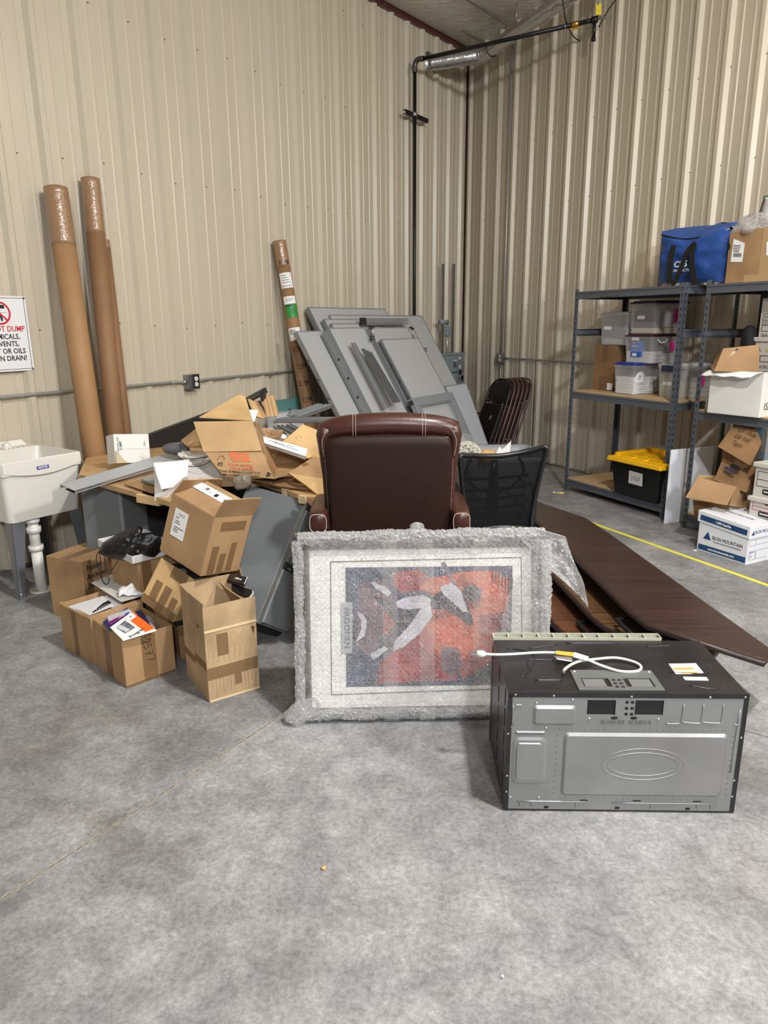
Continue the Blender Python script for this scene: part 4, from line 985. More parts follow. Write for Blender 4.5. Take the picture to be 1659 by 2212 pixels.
k = MB(); k.blob(Matrix.Translation(PQ(.49, 1.06)), .03, .012, .02, 12, 8, .8, lambda p: p*(1+.3*nz3(p*50))); k.build('tape_knot', mBUBD, PIC)
# ================================================================ microwave
P0 = G(1088, 1750); P1_ = G(1583, 1756); MXX = (P1_-P0).normalized(); MWW = (P1_-P0).length; MWH = .425; MWD = .385
MM = frame(P0+V3((0, 0, .004)), MXX, z=(0, 0, 1))     # x right, y away, z up
MW = thing('microwave_oven', 'black over-range microwave standing on the floor with its grey steel back toward the viewer', 'microwave', MM)
mSTEEL = mat('zinc_steel', (146, 147, 148), 0.42, 0.55, var=0.10, vs=5, bump=.1, bs=40)
mMWB = mat('black_enamel', (26, 26, 28), 0.30, var=0.6, vs=7, c2=(16, 16, 18), spec=0.6, bump=.15, bs=9, bdist=.004)
MB().box(0, MWW, .003, MWD, .0, MWH, MM).build('casing', mMWB, MW, bevel=.004)
BP = MM @ Matrix(((1, 0, 0, 0), (0, 0, -1, 0), (0, 1, 0, 0), (0, 0, 0, 1)))     # back plate frame: x right, y up, z toward the viewer
def mb_(x0, x1, y0, y1, z0, z1, k=None): return (k or MB()).box(x0*MWW, x1*MWW, y0*MWH, y1*MWH, z0, z1, BP)
# plate = grid with window holes
k = MB()
xs_ = [.018, .333, .452, .533, .652, .982]; ys_ = [.010, .822, .945, .965]
for i in range(5):
    for j in range(3):
        if j == 1 and i in (1, 3): continue
        k.box(xs_[i]*MWW, xs_[i+1]*MWW, ys_[j]*MWH, ys_[j+1]*MWH, -.006, .0025, BP)
bp_ = sub(k.build('back_plate', mSTEEL, MW), MW)
k = MB(); mb_(.333, .452, .822, .945, -.0029, -.0018, k); mb_(.533, .652, .822, .945, -.0029, -.0018, k); k.build('vent_recess', mINK, bp_)
def emboss(x0, x1, y0, y1, r, h, nm='embossed_panel', inset=.010):
    w_, h_ = (x1-x0)*MWW, (y1-y0)*MWH; cx, cy = (x0+x1)/2*MWW, (y0+y1)/2*MWH
    a = rrect(w_, h_, r, 5, cx, cy); b_ = rrect(w_-2*inset, h_-2*inset, max(.002, r-inset*.6), 5, cx, cy); n = len(a)
    vs = [BP @ V3((x, y, .0025)) for x, y in a]+[BP @ V3((x, y, .0025+h)) for x, y in b_]
    return MB().add(vs, [(i, (i+1) % n, n+(i+1) % n, n+i) for i in range(n)]+[tuple(range(n, 2*n))]).build(nm, mSTEEL, bp_)
emboss(.105, .290, .735, .900, .012, .006); emboss(.035, .165, .655, .685, .006, -.0022+.006, inset=.005)
emboss(.018+.005, .175, .225, .635, .022, .004); emboss(.040, .155, .270, .595, .012, .008, inset=.004)
emboss(.242, .935, .135, .675, .016, .007, inset=.009)
k = MB(); n = 40      # oval ring pressed into the big panel
for (ra, rb) in ((.175, .115), (.150, .085)):
    k.tube([BP @ V3((.585*MWW+ra*MWW*math.cos(2*math.pi*i/n), .42*MWH+rb*MWH*math.sin(2*math.pi*i/n)*1.15, .0084)) for i in range(n)], .0024, 6, closed=True)
k.build('pressed_oval', mSTEEL, bp_)
text('BLOWER  SCREWS', BP @ Matrix.Translation((.5*MWW, .765*MWH, .003)), .019, mat('steel_shadow', (118, 119, 121), 0.4, 0.5), bp_, 'embossed_lettering', ext=.0012)
k = MB()
for x in (.505, .523-.0+.005):
    for y in (.930, .880, .832): k.lathe([(0, .0032), (.0055, .0032), (.0055, .002)], BP @ Matrix.Translation((x*MWW-.005, y*MWH, 0)), 10)
for x in (.45, .532): k.blob(BP @ Matrix.Translation((x*MWW, .80*MWH, .003)), .011, .0055, .001, 12, 6)
for i in range(26): k.box((.22+.0275*i)*MWW, (.2225+.0275*i)*MWW, .695*MWH, .700*MWH, .002, .0031, BP)
for i in range(24): k.box((.24+.0275*i)*MWW, (.2425+.0275*i)*MWW, .110*MWH, .115*MWH, .002, .0031, BP)
for i in range(11):
    for x in (.212, .955): k.box(x*MWW, (x+.003)*MWW, (.15+.05*i)*MWH, (.156+.05*i)*MWH, .002, .0031, BP)
for x in (.175, .485, .79): k.box((x)*MWW, (x+.02)*MWW, .018*MWH, .037*MWH, .002, .0032, BP)
for x in (.33, .56, .82): k.box((x)*MWW, (x+.035)*MWW, .088*MWH, .097*MWH, .002, .0032, BP)
k.build('punched_hole', mINK, bp_)
k = MB()
for pts_ in (((.055, .078), (.38, .078)), ((.47, .072), (.92, .072)), ((.07, .078), (.07, .035)), ((.12, .078), (.12, .035)), ((.315, .078), (.315, .035)), ((.64, .072), (.64, .03)), ((.84, .072), (.84, .03)), ((.90, .072), (.90, .03)),
             ((.668, .755), (.72, .757), (.732, .79), (.735, .915)), ((.735, .77), (.80, .76), (.815, .79), (.817, .915)), ((.82, .77), (.885, .762), (.898, .79), (.90, .915)), ((.03, .90), (.06, .90)), ((.022, .72), (.022, .90)), ((.955, .75), (.97, .75)), ((.965, .35), (.97, .88))):
    k.tube(spline([BP @ V3((x*MWW, y*MWH, .0028)) for x, y in pts_], 4), .0028, 6)
k.build('pressed_groove', mSTEEL, bp_)
k = MB()
for x, y in ((.03, .985), (.19, .978), (.27, .945), (.12, .915), (.515, .975), (.84, .975), (.985, .978), (.02, .72), (.165, .71), (.345, .79), (.635, .79), (.005, .66), (.990, .645), (.008, .30), (.985, .28), (.008, .16), (.985, .14), (.025, .11), (.15, .11)):
    k.lathe([(0, .0055), (.003, .005), (.0048, .0025)], BP @ Matrix.Translation((x*MWW, y*MWH, 0)), 8)
k.build('screw', mCHROME, bp_)
# black folded edges of the casing
k = MB()
k.box(-.001, .018*MWW, 0, MWH, -.004, .004, BP); k.box(.982*MWW, MWW+.001, 0, MWH, -.004, .004, BP); k.box(0, MWW, .965*MWH, MWH+.001, -.004, .004, BP); k.box(0, MWW, 0, .010*MWH, -.004, .003, BP)
k.build('edge_flange', mMWB, MW)
# side slots
k = MB()
for j in range(5):
    for i in range(2):
        z0_ = .05+.075*j; y0_ = .05+.15*i
        k.box(-.0012, .001, y0_, y0_+.018, z0_, z0_+.055, MM)
k.build('side_slot', mat('slot_black', (6, 6, 7), 0.5), MW)
# top: pressed lines, bracket plate, labels
TPM = MM @ Matrix.Translation((0, 0, MWH))
k = MB()
for pts_ in (((.08, .10), (.17, .24), (.11, .30), (.05, .31)), ((.13, .14), (.13, .22), (.25, .22)), ((.16, .31), (.30, .345)), ((.13, .08), (.25, .08)), ((.74, .14), (.88, .13), (.93, .17)), ((.72, .33), (.85, .34)), ((.78, .05), (.88, .03), (.94, .09)), ((.34, .355), (.60, .355)), ((.74, .25), (.80, .28))):
    k.tube(spline([TPM @ V3((x*MWW, y, .0005)) for x, y in pts_], 5), .0026, 6)
k.build('pressed_line', mMWB, MW)
bx0, bx1, by0, by1 = .30*MWW, .66*MWW, .012, .145
k = MB()
cols = [bx0, bx0+.022, bx0+.110, bx1-.110, bx1-.022, bx1]; rows_ = [by0, by0+.022, by0+.078, by1]
for i in range(5):
    for j in range(3):
        if j == 1 and i in (1, 3): continue
        k.box(cols[i], cols[i+1], rows_[j], rows_[j+1], .0005, .004, TPM)
pl_ = sub(k.build('mounting_plate', mat('plate_grey', (104, 108, 106), 0.45, 0.3), MW), MW)
k = MB(); k.box(cols[1]+.004, cols[2]-.016, rows_[1]+.004, rows_[2]-.004, .0012, .0022, TPM); k.box(cols[3]+.016, cols[4]-.004, rows_[1]+.004, rows_[2]-.004, .0012, .0022, TPM); k.build('damper_flap', mat('flap_grey', (128, 130, 130), 0.4, 0.4), pl_)
k = MB()
for x in (.47, .485, .50):
    pass
for i in range(3):
    for j in range(2): k.lathe([(0, .0048), (.0062, .0048), (.0062, .003)], TPM @ Matrix.Translation(((bx0+bx1)/2-.009+.018*j, by0+.02+.022*i, 0)), 10)
k.build('plate_hole', mINK, pl_)
k = MB(); k.lathe([(0, .008), (.005, .007), (.007, .004)], TPM @ Matrix.Translation((bx0+.012, by1-.01, 0)), 10); k.lathe([(0, .008), (.005, .007), (.007, .004)], TPM @ Matrix.Translation((bx1-.012, by1-.01, 0)), 10); k.build('plate_screw', mCHROME, pl_)
def gtop(px, py, h=.0): return PL(TPM @ V3((0, 0, h)), (0, 0, 1), px, py)
q = [gtop(*p, .001) for p in ((1444, 1434), (1503, 1433), (1521, 1455), (1460, 1456))]
wlb = sub(MB().quad(*q, .0012).build('warning_label', mWHITE, MW), MW)
k = MB(); k.quad(*[gtop(*p, .002) for p in ((1453, 1443), (1496, 1442), (1500, 1446), (1457, 1447))], .0006); k.quad(*[gtop(*p, .002) for p in ((1470, 1452), (1505, 1451), (1508, 1454), (1473, 1455))], .0006); k.build('orange_print', mat('label_orange', (232, 150, 50), 0.5), wlb)
MB().quad(*[gtop(*p, .001) for p in ((1475, 1462), (1526, 1463), (1531, 1470), (1480, 1469))], .0012).build('small_label', mWHITE, MW)
# vent grille strip along the far top edge
gm = mat('grille_cream', (176, 176, 158), 0.45)
k = MB(); gx0, gx1 = .0, .815*MWW
GY0, GY1, GZ = MWD+.0, MWD+.035, MWH+.006
k.box(gx0, gx1, GY0-.003, GY0, GZ-.035, GZ+.004, MM); k.box(gx0, gx1, GY1, GY1+.003, GZ-.035, GZ+.004, MM)
for i in range(12): k.box(gx0+(gx1-gx0)*i/11-.002, gx0+(gx1-gx0)*i/11+.002, GY0, GY1, GZ-.035, GZ+.003, MM)
k.build('vent_grille', gm, MW)
MB().box(-.002, MWW-.06, MWD-.001, MWD+.034, 0, MWH-.035, MM).build('door_front', mMWB, MW, bevel=.004)
# power cord
mCORD = mat('cord_white', (226, 224, 214), 0.45)
crd = [gtop(1217, 1453, .004), gtop(1219, 1446, .03), gtop(1240, 1438, .03), gtop(1300, 1440, .012), gtop(1350, 1450, .010), gtop(1378, 1447, .012), gtop(1386, 1438, .016), gtop(1374, 1428, .020), gtop(1330, 1420, .024), gtop(1288, 1421, .024), gtop(1262, 1424, .020),
       gtop(1262, 1419, .022), gtop(1235, 1413, .02), gtop(1195, 1411, .018), gtop(1160, 1411, .018), gtop(1120, 1413, .02), gtop(1085, 1414, .02), gtop(1052, 1413, .02)]
crd = [gtop(1217, 1453, .003), gtop(1219, 1447, .022), gtop(1230, 1438, .028), gtop(1250, 1429, .022), gtop(1285, 1424, .014), gtop(1330, 1421, .010), gtop(1370, 1430, .008), gtop(1385, 1441, .006), gtop(1375, 1450, .006), gtop(1340, 1450, .008), gtop(1300, 1438, .016), gtop(1268, 1425, .026), gtop(1235, 1415, .024), gtop(1195, 1410, .020), gtop(1155, 1410, .016), gtop(1110, 1413, .014), gtop(1075, 1414, .016), gtop(1050, 1413, .018)]
CRD = sub(MB().tube(spline(crd, 6), .0046, 8).build('power_cord', mCORD, MW), MW)
pg0 = gtop(1050, 1413, .018); pg1 = gtop(1030, 1412, .018)
MB().tube([pg0, pg0+(pg1-pg0)*.35, pg1], [.006, .0125, .011], 10).build('plug', mCORD, CRD)
k = MB()
for s_ in (-1, 1): k.box(.0, .018, s_*.006-.001, s_*.006+.001, -.004, .004, frame(pg1, (pg1-pg0), z=(0, 0, 1)))
k.build('plug_pin', mCHROME, CRD)
k = MB(); k.quad(*[gtop(*p, .028) for p in ((1201, 1406), (1240, 1410), (1240, 1418), (1201, 1413))], .002); k.build('orange_tag', mat('tag_orange', (236, 168, 60), 0.5), CRD)
k = MB(); k.quad(*[gtop(*p, .030) for p in ((1240, 1409), (1272, 1419), (1268, 1428), (1238, 1419))], .002); k.quad(*[gtop(*p, .010) for p in ((1197, 1417), (1235, 1420), (1238, 1430), (1203, 1424))], .0012); k.build('white_tag', mWHITE, CRD)
# ================================================================ stacked tables
def wood(name, c1, c2, rough=.32, az=0):
    m = bpy.data.materials.new(name); m.use_nodes = True; nt = m.node_tree; N = nt.nodes; L = nt.links; b = N['Principled BSDF']
    tc = N.new('ShaderNodeTexCoord'); mp = N.new('ShaderNodeMapping'); mp.inputs['Rotation'].default_value = (0, 0, math.radians(az)); mp.inputs['Scale'].default_value = (1.0, 26, 26); L.new(tc.outputs['Object'], mp.inputs[0])
    nz = N.new('ShaderNodeTexNoise'); nz.inputs['Scale'].default_value = 1.6; nz.inputs['Detail'].default_value = 8; nz.inputs['Distortion'].default_value = 1.2; L.new(mp.outputs[0], nz.inputs[0])
    r = N.new('ShaderNodeValToRGB'); r.color_ramp.elements[0].position = .35; r.color_ramp.elements[1].position = .65; r.color_ramp.elements[0].color = rgb(*c1); r.color_ramp.elements[1].color = rgb(*c2); L.new(nz.outputs[0], r.inputs[0]); L.new(r.outputs[0], b.inputs['Base Color'])
    b.inputs['Roughness'].default_value = rough; b.inputs['Specular IOR Level'].default_value = .5; return m
ZT = (.275, .165, .075)
tp = [G(x, y, ZT[0]) for x, y in ((1095, 1060), (1262, 1117), (1308, 1147), (1667, 1404), (1652, 1425), (1400, 1346), (1368, 1322), (1200, 1160))]
mTE = mat('table_edge', (44, 30, 27), 0.4)
def table(poly, z, top, label, under=True):
    t = thing('folding_table', label, 'table', V3((poly[5].x, poly[5].y, z-.13)), 'dark wood tables stacked on the floor')
    P_ = [V3((p.x, p.y, z-.028)) for p in poly]
    MB().poly(P_, (0, 0, .028)).build('table_top', top, t, bevel=.006, seg=2)
    c = sum(P_, V3())/len(P_); c.z = z
    k = MB(); n = len(P_)
    k.tube([V3((c.x+(p.x-c.x)*1.0, c.y+(p.y-c.y)*1.0, z-.017)) for p in P_], .0145, 8, closed=True); k.build('edge_band', mTE, t)
    k = MB(); k.poly([V3((c.x+(p.x-c.x)*.88, c.y+(p.y-c.y)*.88, z-.055)) for p in P_], (0, 0, .028)); k.build('apron', mat('table_underside', (30, 24, 24), 0.6), t)
    d = (P_[3]-P_[1]).normalized(); s_ = V3((d.y, -d.x, 0))
    for f in (.25, .75):
        a = P_[1]+(P_[3]-P_[1])*f+s_*.12; a.z = z-.068
        MB().tube([a, a+s_*.3, a+s_*.3+d*.25, a+d*.25], .012, 8, closed=True).build('folded_leg', mBLACK, t)
w1 = wood('table_wood_dark', (46, 32, 27), (62, 44, 36), .30, 60)
w2_ = wood('table_wood_walnut', (66, 44, 28), (108, 78, 50), .42, 60)
w3 = wood('table_wood_red', (72, 42, 26), (104, 66, 42), .42, 60)
table(tp, ZT[0], w1, 'dark wood table on top of the stack, nearest the yellow line')
off = G(1308, 1352, ZT[1])-tp[5]
def shifted(off, z, rot=0):
    c = tp[5]; R_ = Matrix.Rotation(math.radians(rot), 3, 'Z')
    return [V3(((R_ @ (p-c)).x+c.x+off.x, (R_ @ (p-c)).y+c.y+off.y, z)) for p in tp]
table(shifted(off, ZT[1], 1.5), ZT[1], w2_, 'walnut grain table in the middle of the stack of tables')
off3 = G(1222, 1368, ZT[2])-tp[5]
table(shifted(off3, ZT[2], 1), ZT[2], w3, 'reddish wood table at the bottom of the stack, behind the wrapped picture')
# yellow line
ya, yb = G(1300, 1137), G(1700, 1279); yd = (yb-ya).normalized(); yn = V3((yd.y, -yd.x, 0))
k = MB(); k.quad(ya-yd*.2-yn*.018, ya-yd*.2+yn*.018, yb+yd*1.0+yn*.018, yb+yd*1.0-yn*.018, .001)
tag(k.build('floor_tape', mat('yellow_tape', (226, 220, 70), 0.5)), 'straight yellow tape line stuck on the floor between the tables and the shelving', 'tape')
# ================================================================ cartons
def FR(o, x, z): return frame(V3(o), V3(x), z=V3(z))
def face(M, L, W, H, side):     # frame on an outer face: x along, y up, z outward, origin bottom-left seen from outside
    if side == 'front': return M @ Matrix(((1, 0, 0, 0), (0, 0, -1, 0), (0, 1, 0, 0), (0, 0, 0, 1)))
    if side == 'left': return M @ Matrix(((0, 0, -1, 0), (-1, 0, 0, W), (0, 1, 0, 0), (0, 0, 0, 1)))
    if side == 'right': return M @ Matrix(((0, 0, 1, L), (1, 0, 0, 0), (0, 1, 0, 0), (0, 0, 0, 1)))
    if side == 'top': return M @ Matrix.Translation((0, 0, H))
def carton(name, label, M, L, W, H, m=CB, flaps=(), open_top=True, tapes=(), cat='box', group=None, t=.005, inner=None, dent=.0, hole=None):
    T = thing(name, label, cat, M, group)
    k = MB()
    if open_top:
        k.box(0, L, 0, W, 0, t, M); k.box(0, L, 0, t, t, H, M); k.box(0, L, W-t, W, t, H, M); k.box(0, t, t, W-t, t, H, M); k.box(L-t, L, t, W-t, t, H, M)
    else:
        k.box(0, L, 0, W, 0, H, M)
    body = k.build('carton_body', m, T, bevel=.0025, seg=2); sub(body, T)
    for f in flaps:
        side, ang, ln = f[0], f[1], f[2]; i0, i1 = (f[3], f[4]) if len(f) > 4 else (0.0, 0.0)
        a = math.radians(ang)
        e = {'f': (V3((0, 0, H)), V3((L, 0, H)), V3((0, -1, 0))), 'b': (V3((0, W, H)), V3((L, W, H)), V3((0, 1, 0))),
             'l': (V3((0, 0, H)), V3((0, W, H)), V3((-1, 0, 0))), 'r': (V3((L, 0, H)), V3((L, W, H)), V3((1, 0, 0)))}[side]
        d = V3((0, 0, 1))*math.cos(a)+e[2]*math.sin(a); al = (e[1]-e[0]).normalized(); nrm = d.cross(al)
        A, B = e[0]-e[2]*t*.5, e[1]-e[2]*t*.5; C_, D_ = B+d*ln-al*i1, A+d*ln+al*i0
        q = MB(); n = 8; vs = []
        for j in range(n+1):       # slightly wavy free edge
            u = j/n
            for v in (0, .5, 1):
                p = A+(B-A)*u; qn = D_+(C_-D_)*u; p = p+(qn-p)*v + nrm*(.0025*math.sin(u*5+ln*40)*v)
                vs.append(p)
        fs = []
        top_ = [M @ (p+nrm*t*.5) for p in vs]; bot = [M @ (p-nrm*t*.5) for p in vs]; N = len(vs)
        for j in range(n):
            for v in range(2):
                i = j*3+v; fs += [(i, i+3, i+4, i+1), (N+i, N+i+1, N+i+4, N+i+3)]
        for j in range(n):
            i = j*3; fs += [(i, N+i, N+i+3, i+3), (i+2, i+5, N+i+5, N+i+2)]
        for i in (0, 1): fs += [(i, i+1, N+i+1, N+i)]
        for i in (n*3, n*3+1): fs += [(i, N+i, N+i+1, i+1)]
        q.add(top_+bot, fs); q.build('flap', m, T)
    for side, x0, x1, y0, y1 in tapes:
        F = face(M, L, W, H, side); q = MB().box(x0, x1, y0, y1, .0002, .0009, F); q.build('tape_strip', mTAPE, body)
    return T, body
def onface(M, L, W, H, side, x, y, z=.001, rot=0): return face(M, L, W, H, side) @ Matrix.Translation((x, y, z)) @ Matrix.Rotation(math.radians(rot), 4, 'Z')
def sheetq(k, px4, ys, t=.004):      # a board through four photo points at given depths
    return k.quad(*[YY(x, y, d) for (x, y), d in zip(px4, ys)], t)
# --- foreground open carton with programmes
V_ = G(274, 1487.4); R_ = G(381, 1449)
M1 = frame(V_, R_-V_, z=(0, 0, 1)); L1, W1, H1 = .238, .322, .230
T1, b1 = carton('cardboard_box', 'open cardboard box of programmes with 2577 handwritten down its front', M1, L1, W1, H1, CB,
    flaps=(('l', -70, .03),), tapes=(('front', .085, .150, .0, .228), ('left', .12, .19, .0, .228), ('front', .0, .235, .0, .012)))
Mh = onface(M1, L1, W1, H1, 'front', .118, .120, .0015, -80)
scrawl(Mh @ Matrix.Translation((-.06, 0, 0)), [[(x, y) for x, y in s_] for s_ in (
    [(-.022, .012), (-.012, .022), (-.002, .014), (-.008, .0), (-.022, -.014), (-.002, -.012)], [(.024, .020), (.008, .020), (.006, .004), (.020, .006), (.020, -.010), (.004, -.012)],
    [(.034, .020), (.056, .018), (.044, -.014)], [(.038, .004), (.056, .004)], [(.066, .020), (.088, .018), (.074, -.014)], [(-.034, .03), (-.05, .012), (-.03, .004)])], .0014, mINK, b1)
k = MB(); k.box(.01, L1-.01, .01, W1-.01, .006, .120, M1); k.build('paper_fill', mat('paper_grey', (120, 118, 116), 0.8), T1)
def booklet(pxs, z, m, label, name='booklet', cat='booklet', th=.004, lift=None):
    lift = lift or (0, 0, 0, 0)
    P_ = [G(x, y, z+l) for (x, y), l in zip(pxs, lift)]
    t = thing(name, label, cat, P_[0])
    cv = MB().quad(*P_, th).build('cover', m, t); sub(cv, t)
    X = (P_[1]-P_[0]); Y = (P_[3]-P_[0]); n = X.cross(Y).normalized(); n = n if n.z > 0 else -n
    Mx = frame(P_[0]+n*(th/2), X, y=Y)
    if (Mx.to_3x3() @ V3((0, 0, 1))).z < 0: Mx = frame(P_[0]+n*(th/2), X, y=Y); 
    return t, cv, P_, n
mSILV = mat('brochure_silver', (176, 178, 184), 0.4, spec=0.5); mNAVY = mat('brochure_navy', (34, 34, 92), 0.35); mORG = mat('cover_orange', (240, 106, 34), 0.45)
def bil(P_, u, v, n, h): return P_[0]*(1-u)*(1-v)+P_[1]*u*(1-v)+P_[2]*u*v+P_[3]*(1-u)*v+n*h
def qd(P_, n, u0, u1, v0, v1, h, m, nm, par, th=.0006):
    return MB().quad(bil(P_, u0, v0, n, h), bil(P_, u1, v0, n, h), bil(P_, u1, v1, n, h), bil(P_, u0, v1, n, h), th).build(nm, m, par)
booklet(((308, 1330), (330, 1330), (336, 1360), (318, 1370)), .20, mSILV, 'pale grey brochure standing behind the navy ones in the box of programmes', lift=(.01, 0, -.02, 0))
booklet(((232, 1332), (278, 1316), (296, 1328), (238, 1356)), .235, mSILV, 'plain silver grey brochure at the left edge of the box of programmes', lift=(.02, .02, 0, 0))
booklet(((292, 1322), (304, 1318), (325, 1350), (300, 1352)), .222, mNAVY, 'dark navy brochure peeping out behind the white programme')
t, cv, P_, n = booklet(((222, 1344), (274, 1314), (292, 1328), (236, 1362)), .246, mNAVY, 'navy brochure with pink lines and a violet swirl under the white programme')
k = MB()
for i in range(2): k.quad(bil(P_, .12, .35+.2*i, n, .004), bil(P_, .72, .35+.2*i, n, .004), bil(P_, .72, .41+.2*i, n, .004), bil(P_, .12, .41+.2*i, n, .004), .0006)
k.build('pink_lines', mat('pink_print', (206, 70, 140), 0.5), cv)
k = MB(); k.prism([(math.cos(a)*.016, math.sin(a)*.012) for a in [i*math.pi/8 for i in range(16)]], 0, .0006, frame(bil(P_, .82, .45, n, .0045), P_[1]-P_[0], y=P_[3]-P_[0])); k.build('violet_swirl', mat('violet_print', (90, 86, 214), 0.45), cv)
PB = ((238, 1356), (285, 1322), (338, 1362), (266, 1384))
t, cv, P_, n = booklet(PB, .254, mWHITE, 'white and orange programme booklet with a photo, topmost in its box', lift=(-.004, .012, -.006, -.012))
# P_: left, top, right, front.  orange band along the top-right edge
qd(P_, n, .0, 1., .0, .0, .004, mORG, 'x', cv) if False else None
def bp4(a, b_, c, d, h, m, nm): return MB().quad(*[bil(P_, u, v, n, h) for u, v in (a, b_, c, d)], .0007).build(nm, m, cv)
bp4((.66, .02), (1, .0), (1.0, .93), (.70, .95), .0035, mORG, 'orange_band')
bp4((.14, .22), (.55, .14), (.60, .62), (.20, .70), .0035, mat('photo_grey', (120, 128, 138), 0.5, var=0.6, vs=60), 'cover_photo')
bp4((.16, .24), (.30, .21), (.42, .60), (.26, .66), .0042, mat('photo_pale', (206, 210, 214), 0.5), 'photo_shape')
bp4((.62, .03), (.95, .01), (.95, .25), (.64, .28), .0042, mWHITE, 'logo_square')
k = MB(); k.prism([(math.cos(a)*.0055, math.sin(a)*.0040) for a in [i*math.pi/8 for i in range(16)]], 0, .0006, frame(bil(P_, .80, .14, n, .005), P_[1]-P_[0], y=P_[3]-P_[0])); k.build('logo_mark', mINK, cv)
Mp = frame(bil(P_, .50, .86, n, .0042), (bil(P_, .88, .70, n, 0)-bil(P_, .12, .93, n, 0)), y=-(P_[3]-P_[0]))
if (Mp.to_3x3() @ V3((0, 0, 1))).z < 0: Mp = Mp @ Matrix.Diagonal((1, -1, -1, 1))
text('Program', Mp, .026, mat('text_grey', (70, 70, 78), 0.6), cv, 'lettering')
# --- left open carton with magazine
V0 = G(213, 1436); l0 = G(144, 1396); d_ = (l0-V0).normalized(); x0_ = V3((-d_.y, d_.x, 0))*-1
M0 = frame(V0+x0_*.0, x0_, z=(0, 0, 1)); W0 = (l0-V0).length
M0 = M0 @ Matrix.Translation((-.012, 0, 0))
T0, b0 = carton('cardboard_box', 'leftmost open cardboard box on the floor, holding a grey magazine', M0, .27, W0, .232, CB, flaps=(('f', -75, .03), ('l', -60, .015)), tapes=(('left', .12, .165, 0, .23),))
MB().box(.01, .26, .01, W0-.01, .006, .16, M0).build('paper_fill', MATS['paper_grey'], T0)
t, cv, P_, n = booklet(((147, 1311), (222, 1288), (247, 1308), (190, 1330)), .243, mat('magazine_white', (212, 212, 216), 0.3), 'glossy magazine with curved FUSION title, on top in the leftmost open box', lift=(-.006, .012, .0, -.004))
Mp = frame(bil(P_, .62, .80, n, .0035), bil(P_, 1, .75, n, 0)-bil(P_, .1, .95, n, 0), y=P_[0]-P_[3])
if (Mp.to_3x3() @ V3((0, 0, 1))).z < 0: Mp = Mp @ Matrix.Diagonal((1, -1, -1, 1))
k = MB(); k.quad(bil(P_, .2, .72, n, .0028), bil(P_, 1, .50, n, .0028), bil(P_, 1, .78, n, .0028), bil(P_, .2, .98, n, .0028), .0006); k.build('title_band', mINK, cv)
text('FUSION', Mp, .020, mWHITE, cv, 'lettering', off=.0006)
booklet(((214, 1294), (232, 1286), (270, 1308), (250, 1320)), .236, mSILV, 'silver brochure tucked behind the glossy magazine')
# --- tall worn carton
V3_ = G(452.7, 1518); r3 = G(562, 1485)
M3c = frame(V3_, r3-V3_, z=(0, 0, 1)); L3, W3_, H3c = (r3-V3_).length, .284, .322
T3, b3 = carton('cardboard_box', 'tall worn cardboard box standing open in front, flaps upright', M3c, L3, W3_, H3c, CBW, flaps=(('f', 1, .108), ('l', -1, .122), ('b', 1, .125), ('r', -28, .125, .01, .02)),
    tapes=(('front', .0, .228, .10, .155), ('front', .05, .10, .2, .30), ('front', .12, .15, .05, .10), ('left', .0, .14, .12, .155), ('left', .14, .28, .14, .18)))
k = MB()
for i in range(26):
    x = .012+.008*i; k.box(x, x+.0012, .20+.03*math.sin(i*2.1), .29+.01*math.sin(i), .0003, .0007, face(M3c, L3, W3_, H3c, 'front'))
    if i % 2: k.box(x, x+.0012, .03+.02*math.sin(i*1.7), .10+.02*math.sin(i*3), .0003, .0007, face(M3c, L3, W3_, H3c, 'front'))
k.build('worn_flute', mat('flute_dark', (140, 116, 84), 0.9), b3)
k = MB(); F = face(M3c, L3, W3_, H3c, 'front')
k.box(.002, L3-.002, .0, .008, .0, .002, F); k.box(.0, L3, H3c-.006, H3c+.004, 0, .003, F); k.build('torn_edge', mat('torn_card', (214, 190, 150), 0.9), b3)
MB().poly([F @ V3(p) for p in ((.205, .300, .001), (.222, .296, .001), (.216, .262, .001))], F.to_3x3() @ V3((0, 0, .001))).build('tear', mat('tear_brown', (90, 64, 40), 0.9), b3)
text('C3', onface(M3c, L3, W3_, H3c, 'left', .22, .33, .004, 0), .02, mINK, b3, 'lettering')
# --- low box behind them
M9 = frame(G(383, 1437)+V3((.0, .06, 0)), azv(58), z=(0, 0, 1))
T9, b9 = carton('cardboard_box', 'low dark brown box squeezed between the programmes box and the tall worn box', M9, .18, .2, .17, CBD, open_top=False, tapes=(('front', .0, .18, .12, .165),))
MB().box(.0, .17, .01, .12, .171, .185, M9)
tag(MB().box(-.01, .20, .0, .16, .171, .195, M9).build('binder', mBLACK, None, bevel=.003), 'flat black binder on the low dark brown box', 'binder')
# --- tilted taped box B5
M5 = FR((-0.972, 3.020, 0.232), (0.279, 0.928, -0.248), (0.476, 0.091, 0.875)); L5, W5, H5 = .226, .200, .228
T5, b5 = carton('cardboard_box', 'taped cardboard box tipped on its corner between the programmes box and the tall box', M5, L5, W5, H5, CBL, flaps=(('b', 60, .0), ), tapes=(('left', .03, .07, .03, .13), ('left', .085, .125, .0, .13), ('left', .14, .175, .01, .1), ('left', .08, .17, .175, .227), ('left', .0, .198, .0, .04)))
MB().box(.01, L5-.01, .01, W5-.01, .005, H5-.03, M5).build('dark_contents', mat('dark_teal_plastic', (22, 44, 50), 0.3), T5, bevel=.01)
# support under the tipped boxes
M5b = frame(V3((-1.12, 3.22, 0)), azv(60), z=(0, 0, 1))
carton('cardboard_box', 'brown box on the floor hidden under the tipped taped box', M5b, .30, .26, .20, CBD, open_top=False)
